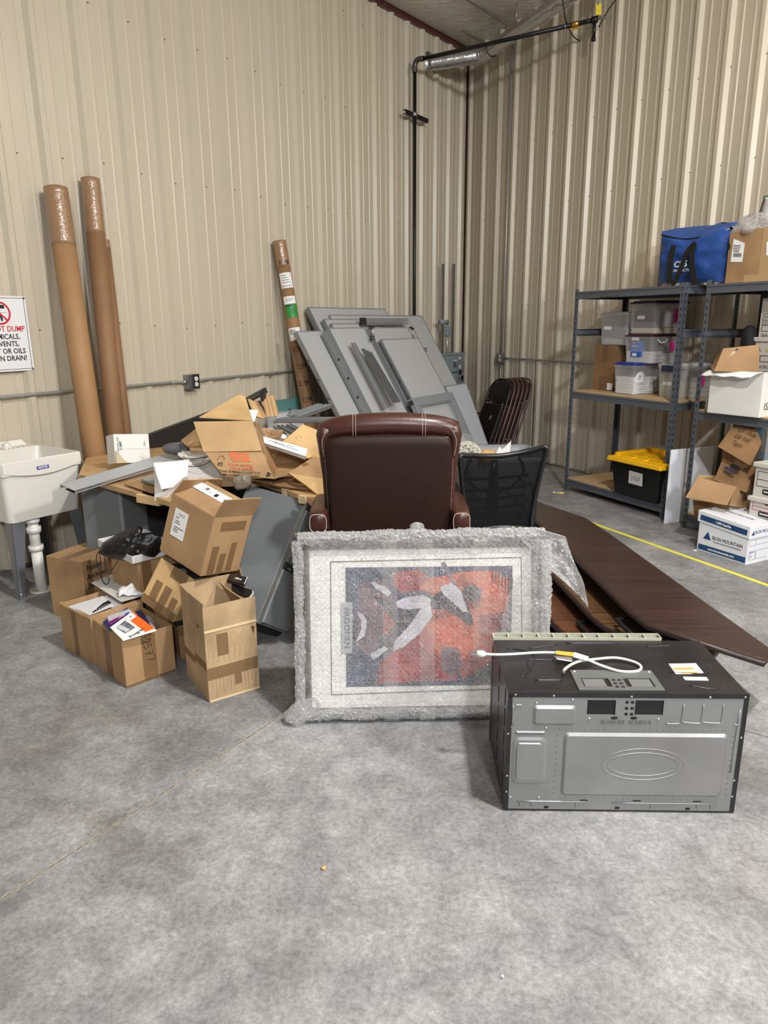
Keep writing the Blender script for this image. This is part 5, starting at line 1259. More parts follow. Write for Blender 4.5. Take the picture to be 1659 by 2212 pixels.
# --- open box under the big one with black books
M10 = frame(V3((-.86, 3.02, 0)), azv(55), z=(0, 0, 1))
T10, b10 = carton('cardboard_box', 'open cardboard box of black books under the big labelled carton', M10, .235, .24, .40, CB, flaps=(('b', 10, .05), ('r', -10, .05)))
MB().box(.01, .225, .01, .23, .006, .36, M10).build('dark_contents', mINK, T10)
def blackbook(px4, ys, label, nm='book'):
    P_ = [YY(x, y, d) for (x, y), d in zip(px4, ys)]; t = thing(nm, label, nm, P_[0]); cv = MB().quad(*P_, .012).build('cover', mat('book_black', (20, 20, 22), 0.3), t); sub(cv, t); return t, cv, P_
t, cv, P_ = blackbook(((497, 1241), (535, 1250), (528, 1265), (490, 1255)), (3.08, 3.06, 2.97, 3.0), 'black book with white PH lettering sticking out behind the tall worn box')
nb = (P_[1]-P_[0]).cross(P_[3]-P_[0]).normalized(); nb = nb if nb.y < 0 else -nb
Mx = frame((P_[0]+P_[2])/2+nb*.0066+(P_[1]-P_[0])*.05, P_[1]-P_[0], z=nb); text('PH', Mx, .026, mWHITE, cv, 'lettering', off=.0005)
MB().quad(P_[1]+nb*.007, P_[1]+nb*.007-(P_[1]-P_[0])*.04, P_[2]+nb*.007-(P_[1]-P_[0])*.04, P_[2]+nb*.007, .001).build('page_edge', mWHITE, cv)
t, cv, P_ = blackbook(((500, 1262), (545, 1277), (538, 1292), (500, 1278)), (3.0, 2.98, 2.92, 2.95), 'curved glossy black tray with a pale rim behind the tall worn box', 'tray')
MB().tube(spline([P_[0], P_[1], P_[2]], 5), .003, 6).build('pale_rim', mWHITE, cv)
k = MB(); k.blob(Matrix.Translation(YY(391, 1236, 3.12)), .03, .02, .016, 14, 10, .9, lambda p: p*(1+.4*nz3(p*60))); tag(k.build('crumpled_film', bubblewrap('film', .35)), 'crumpled clear plastic film under the left side of the big labelled carton', 'plastic film')
# --- big labelled carton
M4 = FR((-0.811, 2.950, 0.479), (0.560, 0.810, -0.172), (0.294, -0.000, 0.956)); L4, W4, H4 = .230, .292, .280
T4, b4 = carton('cardboard_box', 'big tilted cardboard box with white address label, balanced on top of the floor boxes', M4, L4, W4, H4, CB, open_top=True,
    flaps=(('f', 18, .100, 0, -.0), ('l', -62, .16, .0, .0), ('b', -30, .10)), tapes=(('front', .03, .07, .0, .14), ('front', .085, .12, .0, .10), ('front', .14, .175, .01, .15), ('front', .05, .2, .21, .255)))
mt_ = onface(M4, L4, W4, H4, 'left', .09, .165, .001, 0)
lab = MB().box(-.045, .045, -.065, .065, 0, .0008, mt_).build('address_label', mWHITE, b4); sub(lab, b4)
text('- 2 x 2', mt_ @ Matrix.Translation((0, .045, .001)), .018, mINK, lab, 'handwriting')
k = MB()
for i, (x, y, w_) in enumerate(((-.03, .025, .02), (-.03, .01, .03), (-.03, .0, .035), (-.03, -.02, .065), (-.03, -.03, .03), (-.03, -.04, .03))): k.box(x, x+w_, y, y+.003, .0009, .0013, mt_)
k.build('print', mINK, lab)
# label strip on the left flap (folded inwards over the opening)
a = math.radians(-62); dfl = V3((-1, 0, 0))*math.sin(a)+V3((0, 0, 1))*math.cos(a)
Mf_ = M4 @ frame(V3((0, W4*.5, H4))+dfl*.11, V3((0, -1, 0)), y=dfl)
nzf = Mf_.to_3x3() @ V3((0, 0, 1))
sg_2 = 1 if nzf.z > 0 else -1
k = MB(); k.box(-.12, .105, -.022, .026, sg_2*.0035, sg_2*.0045, Mf_); lb = k.build('label_strip', mWHITE, T4); sub(lb, T4)
k = MB()
for x0, x1, y0, y1 in ((-.05, -.03, .0, .004), (-.05, -.03, .006, .010), (-.05, -.03, .012, .015), (-.01, -.008, -.01, .005), (.02, .04, -.012, .008)): k.box(x0, x1, y0, y1, sg_2*.0046, sg_2*.0052, Mf_)
k.build('print', mINK, lb)
# --- box with handwriting at the back left
M6 = FR((-1.60, 3.56, 0.0), (0.433, 0.900, 0.0), (0, 0, 1)); L6, W6, H6 = .38, .27, .345
T6, b6 = carton('cardboard_box', 'closed brown box with Fusion Archives handwritten on its side, rearmost by the sink', M6, L6, W6, H6, CB, open_top=False, tapes=(('top', .0, .38, .10, .16), ('front', .0, .06, .10, .345)))
for i, tx in enumerate(('Fusion', 'Archives', '2007')): text(tx, onface(M6, L6, W6, H6, 'front', .02, .30-.05*i, .0015), .042, mINK, b6, 'handwriting', align='LEFT', xs=.9, shear=.15)
# --- flat white box and crumpled paper
M7 = frame(G(252, 1286, .20)+V3((0, .02, 0)), azv(52), z=(0, 0, 1))
T7 = thing('flat_white_box', 'flat white mailing box lying under the brown box that carries the drawstring bag', 'box', M7)
MB().hexa([G(x, y, z_) for z_ in (.205, .257) for x, y in ((196, 1259), (262, 1301), (322, 1284), (246, 1238))]).build('box_body', mat('mailer_white', (206, 204, 198), 0.65, var=.06, vs=5), T7, bevel=.006)
carton('cardboard_box', 'brown box supporting the flat white mailing box', frame(V3((-1.36, 3.42, 0)), azv(50), z=(0, 0, 1)), .34, .36, .195, CBD, open_top=False)
k = MB(); Mp = frame(G(262, 1290, .25), azv(70), z=(0, 0, 1))
k.grid(lambda u, v: Mp @ V3((u*.26-.01, (v-.5)*.07+.01*nz3((u*5, v*4, 0)), .012+.035*abs(nz3((u*6, v*3, 3)))+.02*v)), 28, 8)
tag(k.build('crumpled_paper', mWHITE, solid=.0015), 'strip of crumpled white paper lying across the flat white box', 'paper')
# --- brown box, white tray, bag
M8 = FR((-1.210, 3.300, 0.262), (0.689, 0.719, 0), (0, 0, 1))
T8, b8 = carton('cardboard_box', 'brown box under the white cardboard tray and the black drawstring bag', M8, .24, .29, .165, CB, open_top=False, tapes=(('front', .02, .07, .0, .16),))
MLd = FR((-1.222, 3.262, 0.432), (0.692, 0.722, 0), (0.03, -0.03, 0.995)); 
TL_ = thing('cardboard_tray', 'shallow white cardboard tray on the brown box, drawstring bag lying in it', 'tray', MLd)
k = MB(); k.box(0, .26, 0, .36, 0, .004, MLd)
for a in ((0, .26, 0, .004), (0, .26, .356, .36), (0, .004, 0, .36), (.256, .26, 0, .36)): k.box(a[0], a[1], a[2], a[3], 0, .040, MLd)
k.build('tray_body', mat('tray_white', (214, 214, 214), 0.6), TL_, bevel=.002)
k = MB(); k.box(-.001, .004, .0, .02, .004, .036, MLd); k.box(.0, .02, -.001, .004, .004, .036, MLd); k.build('corner_tape', mCTAPE, TL_)
k = MB(); k.quad(MLd @ V3((.04, .02, .046)), MLd @ V3((.19, .0+.02, .050)), MLd @ V3((.22, .12, .05)), MLd @ V3((.05, .13, .046)), .004)
tag(k.build('cardboard_piece', CBL), 'loose brown cardboard piece in the white tray beside the drawstring bag', 'cardboard')
mBAG = mat('bag_nylon', (20, 20, 23), 0.38, spec=0.5, bump=.6, bs=18, bdist=.012)
BM = frame(YY(300, 1180, 3.34), azv(80), z=(0, 0, 1))
bag = thing('drawstring_bag', 'crumpled black nylon drawstring bag lying in the white tray', 'bag', YY(300, 1210, 3.34))
ol = [(212, 1193), (222, 1172), (250, 1155), (280, 1140), (300, 1136), (309, 1142), (306, 1152), (330, 1149), (348, 1158), (349, 1190), (335, 1204), (310, 1211), (270, 1211), (240, 1206), (222, 1200)]
cxy = (285, 1180)
def bagf(u, v):
    i = u*len(ol); j = int(i) % len(ol); f = i-int(i); a, b_ = ol[j], ol[(j+1) % len(ol)]
    px = a[0]+(b_[0]-a[0])*f; py = a[1]+(b_[1]-a[1])*f
    r = math.sin(v*math.pi/2)        # v 0 centre, 1 rim
    px = cxy[0]+(px-cxy[0])*r; py = cxy[1]+(py-cxy[1])*r
    bul = .075*math.cos(v*math.pi/2)
    cr = .022*nz3((px*.045, py*.07, 1))+.010*nz3((px*.12, py*.15, 7))
    return px, py, bul, cr
for sgn, nm in ((1, 'bag_body'),):
    k = MB(); k.grid(lambda u, v: (lambda q: YY(q[0], q[1], 3.36-q[2]+q[3]*(1-v*.6)))(bagf(u, v)), 60, 16)
    k.grid(lambda u, v: (lambda q: YY(q[0], q[1], 3.36+q[2]*.8))(bagf(u, v)), 60, 8)
    k.build(nm, mBAG, bag, weld=True)
st = YY(214, 1190, 3.30)
def cord(pts, y=3.28): return spline([YY(a, b_, y) for a, b_ in pts], 6)
k = MB(); k.tube(cord([(214, 1190), (208, 1205), (212, 1225), (220, 1250), (226, 1262), (234, 1260), (236, 1250), (232, 1246)]), .0022, 6); k.build('drawstring', mBLACK, bag)
k = MB(); k.tube(cord([(214, 1190), (217, 1210), (219, 1240), (222, 1255), (228, 1261)]), .0022, 6); k.build('drawstring', mBLACK, bag)
k = MB(); k.tube(cord([(226, 1202), (227, 1218), (230, 1230), (240, 1232), (248, 1222), (256, 1211)]), .0022, 6); k.build('drawstring', mBLACK, bag)
# ================================================================ desk
ZD = .74
mOAK = mat('desk_maple', (198, 160, 112), 0.4, var=.10, vs=3, stretch=(1, 8, 1))
d0, d1, d2, d3 = G(168, 1028, ZD), G(372, 1084, ZD), G(566, 1039, ZD), G(700, 1086, ZD)
e1 = d3+V3((.30, .42, 0)); bk0 = WL(5.92, .36, ZD)
DK = thing('corner_desk', 'L-shaped maple topped desk buried under cardboard, grey metal supports', 'desk', V3((d1.x, d1.y+.4, 0)))
poly = [d0, d1, G(420, 1064, ZD), G(480, 1040, ZD), d2, d3, d3+V3((.20, .10, 0)), WL(4.7, 1.0, ZD)+V3((.25, .1, 0)), WL(4.72, .45, ZD), WL(5.9, .45, ZD)]
top_ = sub(MB().poly([p-V3((0, 0, .03)) for p in poly], (0, 0, .03)).build('desktop', mOAK, DK, bevel=.004), DK)
k = MB(); k.box(0, .16, -.01, .05, -.045, -.0, up(G(296, 1066, ZD), 122)); k.build('keyboard_tray', mat('maple_light', (222, 188, 136), 0.45), DK, bevel=.004)
# grey end panel and back panel
ep = G(262, 1060, ZD)
k = MB(); k.box(0, .215, .0, .022, 0, .70, up(V3((-1.665, 3.80, 0)), 97)); k.build('end_panel', mat('desk_grey', (112, 116, 118), 0.45), DK, bevel=.004)
k = MB(); k.box(0, .022, .0, .30, 0, .705, up(V3((-1.450, 3.76, 0)), 97)); k.build('side_panel', mat('desk_grey_light', (134, 139, 142), 0.45), DK, bevel=.006)
k = MB(); k.hexa([V3((-1.43, 4.02, .02)), V3((-.55, 4.42, .02)), V3((-.56, 4.44, .02)), V3((-1.44, 4.04, .02)), V3((-1.43, 4.02, .70)), V3((-.55, 4.42, .70)), V3((-.56, 4.44, .70)), V3((-1.44, 4.04, .70))]); k.build('modesty_panel', mat('panel_black_shaded', (14, 14, 15), 0.6), DK)  # black panel; its near-black tone also holds the shade of the knee space
for p in (V3((-.45, 4.62, 0)), V3((-.80, 4.55, 0))): k = MB(); k.box(-.02, .02, -.02, .02, 0, .71, Matrix.Translation(p)); k.build('leg', mBLACK, DK)
k = MB()
for q in ((612, 1063, 672), (655, 1082, 700)): pass
for a, b_ in (((612, 1046), (620, 1053)), ((648, 1062), (660, 1070))): k.box(-.02, .02, -.012, .004, -.034, .004, up(G(a[0]+6, a[1]+10, ZD), 125))
k.build('bare_wood_patch', mat('raw_wood', (226, 200, 160), 0.8), top_)
# black board standing on edge behind
pA, pB = YY(300, 948, 4.75), YY(548, 855, 5.35)
k = MB(); ax = (pB-pA); ax2 = V3((ax.x, ax.y, 0)).normalized()
a0_, b0_ = V3((pA.x, pA.y, ZD+.0)), V3((pB.x, pB.y, ZD+.0))
k.hexa([a0_-ax2*.06, b0_, b0_+NL*-.03, a0_-ax2*.06+NL*-.03, pA-ax2*.02, pB, pB+NL*-.03, pA-ax2*.02+NL*-.03])
tag(k.build('black_board', mat('board_black', (16, 16, 17), 0.35, var=.2, vs=20), None, bevel=.003), 'long glossy black board standing on edge along the back of the desk', 'board')
# --- grey filing cabinet tipped against the desk
MCb = FR((-0.602, 3.150, 0.164), (0.286, 0.795, -0.534), (0.345, 0.434, 0.832)); LC_, WC_, HC_ = .30, .36, .642
FC = thing('filing_cabinet', 'grey metal filing cabinet with black recessed pulls, tipped sideways beside the leather chair', 'cabinet', MCb)
mCAB = mat('cabinet_grey', (116, 121, 124), 0.38, 0.05, var=.05, vs=2)
MB().box(0, LC_, .012, WC_, .0, HC_, MCb).build('cabinet_body', mCAB, FC, bevel=.004)
zs = [(.012, .315), (.322, .470), (.477, .628)]
for z0, z1 in zs:
    dr = sub(MB().box(.010, LC_-.004, -.012, .012, z0, z1-.028, MCb).build('drawer_front', mat('drawer_grey', (134, 139, 142), 0.4), FC, bevel=.004), FC)
    MB().box(.010, LC_-.004, -.013, .012, z1-.029, z1-.004, MCb).build('recessed_pull', mBLACK, dr, bevel=.002)
    MB().box(.04, .075, -.0145, -.012, z1-.022, z1-.012, MCb).build('pull_glint', mALU, dr)
MB().box(.001, .006, -.004, .012, .0, HC_, MCb).build('edge_trim', mALU, FC)
MB().box(.0, LC_, .02, WC_-.02, -.03, .0, MCb).build('plinth', mBLACK, FC)
# ================================================================ things on the desk
# S-3887 white file box
MS = FR((-1.514, 3.950, 0.80), (0.75, 0.64, -0.10), (-0.080, 0.20, 0.975)); LS_, WS_, HS_ = .205, .12, .165
T_, b_ = carton('file_box', 'white folded file box printed S-3887, standing on the desk by the tubes', MS, LS_, WS_, HS_, mat('filebox_white', (222, 221, 216), 0.6, var=.05, vs=4), open_top=False)
text('LETTER/LEGAL SIZE', onface(MS, LS_, WS_, HS_, 'front', .022, .095, .001, 90), .0125, mINK, b_, 'lettering')
text('S-3887', onface(MS, LS_, WS_, HS_, 'front', .037, .10, .001, 90), .018, mINK, b_, 'lettering', off=.0003)
text('S-3887', onface(MS, LS_, WS_, HS_, 'front', .175, .11, .001, -90), .010, mINK, b_, 'lettering')
k = MB(); k.quad(*[MS @ V3(p) for p in ((.0, -.001, .08), (.205, -.001, .08), (.205, -.001, .081), (0, -.001, .081))], .001); k.build('fold_line', mat('fold_grey', (180, 178, 172), 0.7), b_)
k = MB(); k.prism([(.0, .0), (.07, .0), (.045, .02), (.02, .05), (.005, .07)], .001, .012, face(MS, LS_, WS_, HS_, 'front')); k.build('torn_flap', mat('filebox_inside', (196, 178, 148), 0.8), T_)
# long grey channel
c0 = YY(150, 1056, 3.50); c1 = YY(430, 972, 4.25)
Mc = frame(c0, c1-c0, z=(.0, -.35, 1)); Lc = (c1-c0).length
t = thing('metal_channel', 'long grey metal channel lying across the desk, its end overhanging toward the sink', 'channel', Mc)
k = MB(); k.box(0, Lc, -.045, .075, 0, .003, Mc); k.box(0, Lc, -.045, -.042, -.012, .003, Mc); k.box(0, Lc, .072, .075, -.02, .003, Mc); k.build('face_plate', mat('channel_grey', (168, 172, 175), 0.4, .0), t)
k = MB(); k.box(.01, Lc, -.025, .05, -.022, -.019, Mc); k.box(.01, Lc, .0, .004, -.02, .0, Mc); k.box(.01, Lc, .02, .024, -.02, 0, Mc); k.build('inner_rail', mat('channel_inner', (70, 72, 74), 0.4, .3), t)
MB().box(0, Lc, -.0465, -.044, -.006, .004, Mc).build('bright_edge', mALU, t)
# flat cardboard sheets and bits beneath the channel
def boardq(pxs, zs_, m, label, name='cardboard_sheet', t=.005, cat='cardboard', bend=0):
    P_ = [G(x, y, z) for (x, y), z in zip(pxs, zs_)]
    return tag(MB().quad(*P_, t).build(name, m), label, cat)
boardq(((168, 1026), (215, 1012), (300, 1002), (250, 1040)), (.748, .748, .748, .748), CBL, 'thin flat cardboard under the long grey channel at the left end of the desk')
boardq(((268, 1046), (330, 1030), (380, 1030), (330, 1066)), (.75, .755, .76, .752), CB, 'brown cardboard sheet on the desk edge beneath the hanging white sheets')
boardq(((305, 1037), (350, 1024), (372, 1034), (330, 1046)), (.77, .775, .775, .77), mat('grey_trim_piece', (138, 142, 142), 0.4), 'small grey rounded trim piece under the long channel', 'trim_piece', .012, 'trim piece')
# white sheets hanging over the edge, rolled away to the right
def sheetg(rows, ys, m, label, name='paper_sheet', cat='paper', n=10, th=.0012, crease=.006):
    """rows: list of rows of photo points; ys matching depths"""
    a = len(rows); b_ = len(rows[0])
    def f(u, v):
        i = min(a-2, int(v*(a-1))); fv = v*(a-1)-i; j = min(b_-2, int(u*(b_-1))); fu = u*(b_-1)-j
        def L_(p, q, t): return tuple(p[k]+(q[k]-p[k])*t for k in range(len(p)))
        P = [[(*rows[y_][x_], ys[y_][x_]) for x_ in (j, j+1)] for y_ in (i, i+1)]
        q = L_(L_(P[0][0], P[0][1], fu), L_(P[1][0], P[1][1], fu), fv)
        return YY(q[0], q[1], q[2]+crease*nz3((u*5, v*5, len(label))))
    return tag(MB().grid(f, n*2, n*2).build(name, m, None, solid=th), label, cat)
mSH = mat('sheet_white', (224, 222, 216), 0.6)
sheetg([[(331, 999), (392, 1000), (440, 992)], [(334, 1042), (372, 1050), (410, 1040)], [(333, 1083), (365, 1073), (372, 1066)]], [[3.50, 3.62, 3.8], [3.38, 3.45, 3.6], [3.36, 3.36, 3.42]], mSH, 'large white sheet hanging over the front edge of the desk beside the labelled carton')
sheetg([[(331, 999), (370, 996), (410, 992)], [(338, 1025), (372, 1030), (405, 1030)], [(349, 1057), (374, 1052), (398, 1030)]], [[3.46, 3.56, 3.7], [3.34, 3.40, 3.5], [3.30, 3.34, 3.42]], mWHITE, 'folded top white sheet with a pointed corner hanging over the desk edge')
sheetg([[(392, 972), (430, 978), (470, 980)], [(398, 1004), (440, 1012), (490, 1005)], [(404, 1046), (450, 1040), (505, 1020)]], [[3.95, 3.95, 3.9], [3.66, 3.66, 3.66], [3.55, 3.55, 3.6]], mat('sheet_grey_white', (190, 188, 184), 0.55), 'wide curling grey white sheet on the desk left of the orange printed box')
sheetg([[(384, 978), (410, 974), (452, 978)], [(384, 984), (412, 984), (450, 984)], [(395, 990), (415, 990), (445, 986)]], [[3.9, 3.92, 3.95], [3.84, 3.84, 3.88], [3.80, 3.80, 3.84]], mWHITE, 'small curled white sheet behind the blue edged sheet')
tag(MB().tube(spline([YY(357, 996, 3.72), YY(385, 1004, 3.66), YY(415, 1008, 3.60), YY(440, 1004, 3.58), YY(464, 990, 3.60)], 8), .0022, 6).build('blue_edging', mat('edging_blue', (24, 28, 62), 0.5)), 'dark blue bound edge curving across the white sheets', 'edging')
k = MB(); k.blob(Matrix.Translation(YY(390, 970, 4.05)), .10, .05, .04, 16, 10, .8, lambda p: p*(1+.3*nz3(p*12))); tag(k.build('grey_sleeve', mat('sleeve_grey', (96, 98, 102), 0.5)), 'dark grey padded sleeve behind the curled white sheets on the desk', 'sleeve')
# cardboard pieces left of the orange printed box
def plates(name, label, quads, m, t=.005, cat='box', group=None):
    o = thing(name, label, cat, YY(*quads[0][1][0], quads[0][2][0]))
    for nm, pxs, ys, mm in quads:
        MB().quad(*[YY(x, y, d) for (x, y), d in zip(pxs, ys)], t).build(nm, mm or m, o)
    return o
plates('flattened_carton', 'crumpled flattened brown carton left of the orange printed box', [
    ('panel', ((391, 952), (424, 926), (436, 940), (405, 966)), (4.0, 4.05, 3.95, 3.88), CB), ('panel', ((405, 960), (440, 938), (452, 958), (412, 966)), (3.9, 3.9, 3.86, 3.84), CBL), ('flap', ((408, 966), (460, 962), (452, 976), (412, 974)), (3.84, 3.84, 3.80, 3.80), CB)], CB)
# orange printed carton, open toward the right
HDc = plates('cardboard_box', 'open moving box with faded orange logo and recycling mark, on its side on the desk', [
    ('printed_side', ((436, 968), (566, 972), (593, 1035), (478, 1023)), (3.62, 3.60, 3.50, 3.52), CB),
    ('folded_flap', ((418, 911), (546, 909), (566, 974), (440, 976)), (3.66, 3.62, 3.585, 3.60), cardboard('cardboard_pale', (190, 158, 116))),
    ('rear_panel', ((430, 902), (517, 853), (530, 858), (546, 909)), (3.70, 3.98, 3.98, 3.66), CBL),
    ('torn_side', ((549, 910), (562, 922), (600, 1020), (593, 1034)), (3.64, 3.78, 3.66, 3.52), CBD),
    ('inner_side', ((478, 1010), (593, 1033), (640, 1012), (560, 990)), (3.56, 3.53, 3.80, 3.9), CB)], CB)
ps = None
A_, B_, C_, D_ = [YY(x, y, d) for (x, y), d in zip(((436, 968), (566, 972), (593, 1035), (478, 1023)), (3.62, 3.60, 3.50, 3.52))]
hx = (B_-A_).normalized(); hn = hx.cross(D_-A_).normalized(); hn = hn if hn.y < 0 else -hn
def onHD(px, py, h=.0036):
    p = PL(D_+hn*h, hn, px, py); return p
def hdM(px, py, rot=0, h=.0045): return frame(onHD(px, py, h), hx, z=hn) @ Matrix.Rotation(math.radians(rot), 4, 'Z')
side = [c for c in HDc.children if c.name.startswith('printed_side')][0]; sub(side, HDc)
mOR = mat('logo_orange', (200, 104, 66), 0.7)
k = MB(); k.quad(*[onHD(*p, .0040) for p in ((493, 977), (535, 977), (541, 998), (503, 996))], .0006); k.build('orange_logo', mOR, side)
text('THE HOME', hdM(514, 983, 38), .018, CB, side, 'logo_lettering', off=.0006); text('DEPOT', hdM(525, 988, 38), .022, CB, side, 'logo_lettering', off=.0006)
text('More saving.', hdM(520, 1004), .026, mOR, side, 'lettering'); text('More doing.', hdM(523, 1012), .026, mOR, side, 'lettering')
mDG = mat('print_green_black', (56, 58, 44), 0.7)
text('Think Green.', hdM(494, 1018), .020, mDG, side, 'lettering'); text('This box is made from', hdM(532, 1020), .016, mDG, side, 'lettering'); text('100% recycled paper.', hdM(534, 1027), .016, mDG, side, 'lettering')
Me_ = hdM(477, 996); k = MB()
k.tube([Me_ @ V3((.016*math.cos(a), .010+.020*math.sin(a), 0)) for a in [i*math.pi/12 for i in range(-1, 14)]], .0012, 5); k.build('eco_ring', mDG, side)
text('ECO', Me_ @ Matrix.Translation((0, -.014, 0)), .016, mDG, side, 'lettering', off=.0006, xs=.8); text('OPTIONS', Me_ @ Matrix.Translation((0, -.026, 0)), .007, mDG, side, 'lettering')
Mr_ = hdM(580, 1024); k = MB()
for i in range(3):
    a = math.radians(90+120*i); c_, s_ = math.cos(a), math.sin(a)
    Q = Mr_ @ Matrix.Rotation(math.radians(120*i), 4, 'Z')
    k.prism([(-.010, .006), (.002, .006), (.008, -.004), (.003, -.006), (-.002, .001), (-.008, .001)], 0, .0006, Q @ Matrix.Translation((0, .005, 0))); k.prism([(.010, -.010), (.0, -.006), (.012, .0)], 0, .0006, Q @ Matrix.Translation((0, .005, 0)))
k.build('recycling_mark', mDG, side)
# white paper poking out
plates('paper_sheet', 'triangular white paper poking up behind the orange printed box', [('sheet', ((538, 885), (558, 886), (549, 912), (545, 910)), (3.8, 3.8, 3.72, 3.72), mWHITE)], mWHITE, .001, 'paper')
# clear plastic bin
mCLR = mat('clear_plastic', (225, 226, 228), 0.12, alpha=0.28, spec=0.7)
def clear_bin(name, label, M, L, W, H, lid=None, tint=None, taper=.88, lidm=None, open_top=False):
    t = thing(name, label, 'storage bin', M); cx, cy = L/2, W/2; n = 24
    m = tint or mCLR
    def rg(s_, z, o=0): return [M @ V3((cx+x*s_, cy+y*s_, z)) for x, y in rrect(L-o, W-o, .03, 5)]
    r = [rg(taper, 0), rg(1, H-.02), rg(1.03, H-.02), rg(1.03, H)]; nn = len(r[0]); vs = [p for q in r for p in q]
    k = MB(); k.add(vs, [(i*nn+j, i*nn+(j+1) % nn, (i+1)*nn+(j+1) % nn, (i+1)*nn+j) for i in range(3) for j in range(nn)]+[tuple(range(nn))]); k.build('bin_body', m, t)
    if lid:
        k = MB(); k.poly([M @ V3((cx+x*1.04, cy+y*1.04, H)) for x, y in rrect(L, W, .03, 5)], (M.to_3x3() @ V3((0, 0, .012)))); k.poly([M @ V3((cx+x*.93, cy+y*.93, H+.012)) for x, y in rrect(L, W, .03, 5)], (M.to_3x3() @ V3((0, 0, .010)))); k.build('lid', lid, t, bevel=.003)
    return t
Mb = frame(YY(578, 938, 3.95)-V3((.04, 0, .10)), azv(75), z=(0, 0, 1)); clear_bin('plastic_tub', 'small clear plastic tub on the desk behind the orange printed box', Mb, .13, .11, .12)
# standing bundle of corrugated inserts
t = thing('corrugated_bundle', 'upright bundle of corrugated cardboard inserts with torn edges near the wall', 'cardboard', YY(585, 905, 4.1))
k = MB(); k.quad(*[YY(x, y, d) for (x, y), d in zip(((548, 868), (560, 866), (578, 898), (566, 905)), (4.05, 4.15, 4.1, 4.0))], .012); k.build('outer_board', CB, t)
k = MB(); k.quad(*[YY(x, y, d) for (x, y), d in zip(((536, 862), (548, 868), (566, 905), (552, 900)), (4.0, 4.05, 4.0, 3.95))], .01); k.build('side_board', CBL, t)
for i in range(6):
    k = MB(); o = i*4.2; k.quad(*[YY(x, y, d) for (x, y), d in zip(((566+o, 852-o*.10+i), (569+o, 851-o*.10+i), (581+o*.95, 896-o*.08), (577+o*.95, 900-o*.1)), (4.10, 4.2, 4.16, 4.06))], .010); k.build('corrugated_insert', CBL if i % 2 else CB, t)
plates('black_sleeve', 'black fabric sleeve lying over the corrugated bundle', [('sleeve', ((528, 862), (572, 838), (578, 846), (540, 868)), (4.15, 4.3, 4.22, 4.08), mBLACK), ('sleeve', ((560, 850), (575, 838), (574, 858), (564, 868)), (4.12, 4.15, 4.05, 4.05), mBLACK)], mBLACK, .008, 'sleeve')
# grey metal rails
def rails(P0, P1, n, dz, w, label):
    t = thing('metal_rails', label, 'rails', P0)
    ax = (P1-P0).normalized()
    for i in range(n):
        o = V3((0, 0, .0))+ax.cross(V3((0, 0, 1))).normalized()*-(i*w*1.05)+V3((0, 0, dz*(i % 2)))
        k = MB(); M = frame(P0+o, ax, z=(0, 0, 1)); Lr = (P1-P0).length; k.box(0, Lr, 0, w, 0, .004, M); k.box(0, Lr, 0, .003, 0, .014, M); k.box(0, Lr, w-.003, w, 0, .014, M); k.box(0, Lr, w*.4, w*.6, 0, .010, M); k.build('rail', mTRIM if i % 2 else mALU, t)
rails(YY(590, 914, 4.35), YY(712, 914, 4.15), 5, .010, .028, 'bundle of long grey metal rails lying level behind the leather chair')
rails(YY(590, 925, 4.1), YY(640, 952, 3.75), 4, .006, .026, 'short grey metal rails pointing toward the viewer between the cardboard boxes')
rails(YY(655, 905, 4.55), YY(722, 880, 4.9), 4, .010, .03, 'grey rails rising toward the leaning panels')
plates('cardboard_scrap', 'torn brown cardboard scrap with a dark gash beside the clear tub', [('scrap', ((566, 925), (612, 932), (600, 945), (578, 952)), (3.98, 3.95, 3.85, 3.88), CB), ('scrap', ((586, 930), (608, 934), (606, 942), (585, 938)), (3.94, 3.92, 3.88, 3.9), CBD)], CB, .006, 'cardboard')
plates('paper_sheet', 'small white card in the gap between the metal rails and the cardboard', [('sheet', ((610, 938), (622, 940), (616, 948), (607, 946)), (3.9, 3.9, 3.84, 3.84), mWHITE)], mWHITE, .001, 'paper')
# large opened carton beside the leather chair
big = plates('cardboard_box', 'large opened carton lying on the desk just left of the leather chair', [
    ('upper_flap', ((654, 917), (705, 938), (705, 996), (608, 957)), (3.86, 3.80, 3.62, 3.72), CBL),
    ('upper_flap', ((608, 957), (705, 996), (676, 988), (640, 975)), (3.72, 3.62, 3.62, 3.68), CBL),
    ('side_panel', ((676, 988), (706, 992), (703, 1037), (622, 1023)), (3.62, 3.6, 3.5, 3.52), CB),
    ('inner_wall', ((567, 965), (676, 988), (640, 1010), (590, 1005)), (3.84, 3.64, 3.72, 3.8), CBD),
    ('bottom_panel', ((585, 1004), (645, 1012), (622, 1024), (593, 1034)), (3.76, 3.62, 3.52, 3.5), CB),
    ('lower_flap', ((624, 1023), (703, 1036), (703, 1082), (660, 1048)), (3.52, 3.46, 3.36, 3.42), CBL)], CB)
mw_ = plates('white_box', 'long narrow white printed box lying across the large opened carton', [
    ('top_face', ((562, 941), (664, 970), (661, 986), (566, 955)), (3.74, 3.60, 3.54, 3.68), mWHITE), ('front_face', ((566, 955), (661, 986), (660, 993), (567, 961)), (3.68, 3.54, 3.545, 3.685), mat('box_grey_side', (186, 184, 180), 0.7))], mWHITE, .003)
P_ = [YY(x, y, d) for (x, y), d in zip(((562, 941), (664, 970), (661, 986), (566, 955)), (3.74, 3.60, 3.54, 3.68))]
n_ = (P_[1]-P_[0]).cross(P_[3]-P_[0]).normalized(); n_ = n_ if n_.z > 0 else -n_
tf = [c for c in mw_.children if c.name.startswith('top_face')][0]; sub(tf, mw_)
Mt_ = frame((P_[0]+P_[1]+P_[2]+P_[3])/4+n_*.0025, P_[1]-P_[0], z=n_)
k = MB()
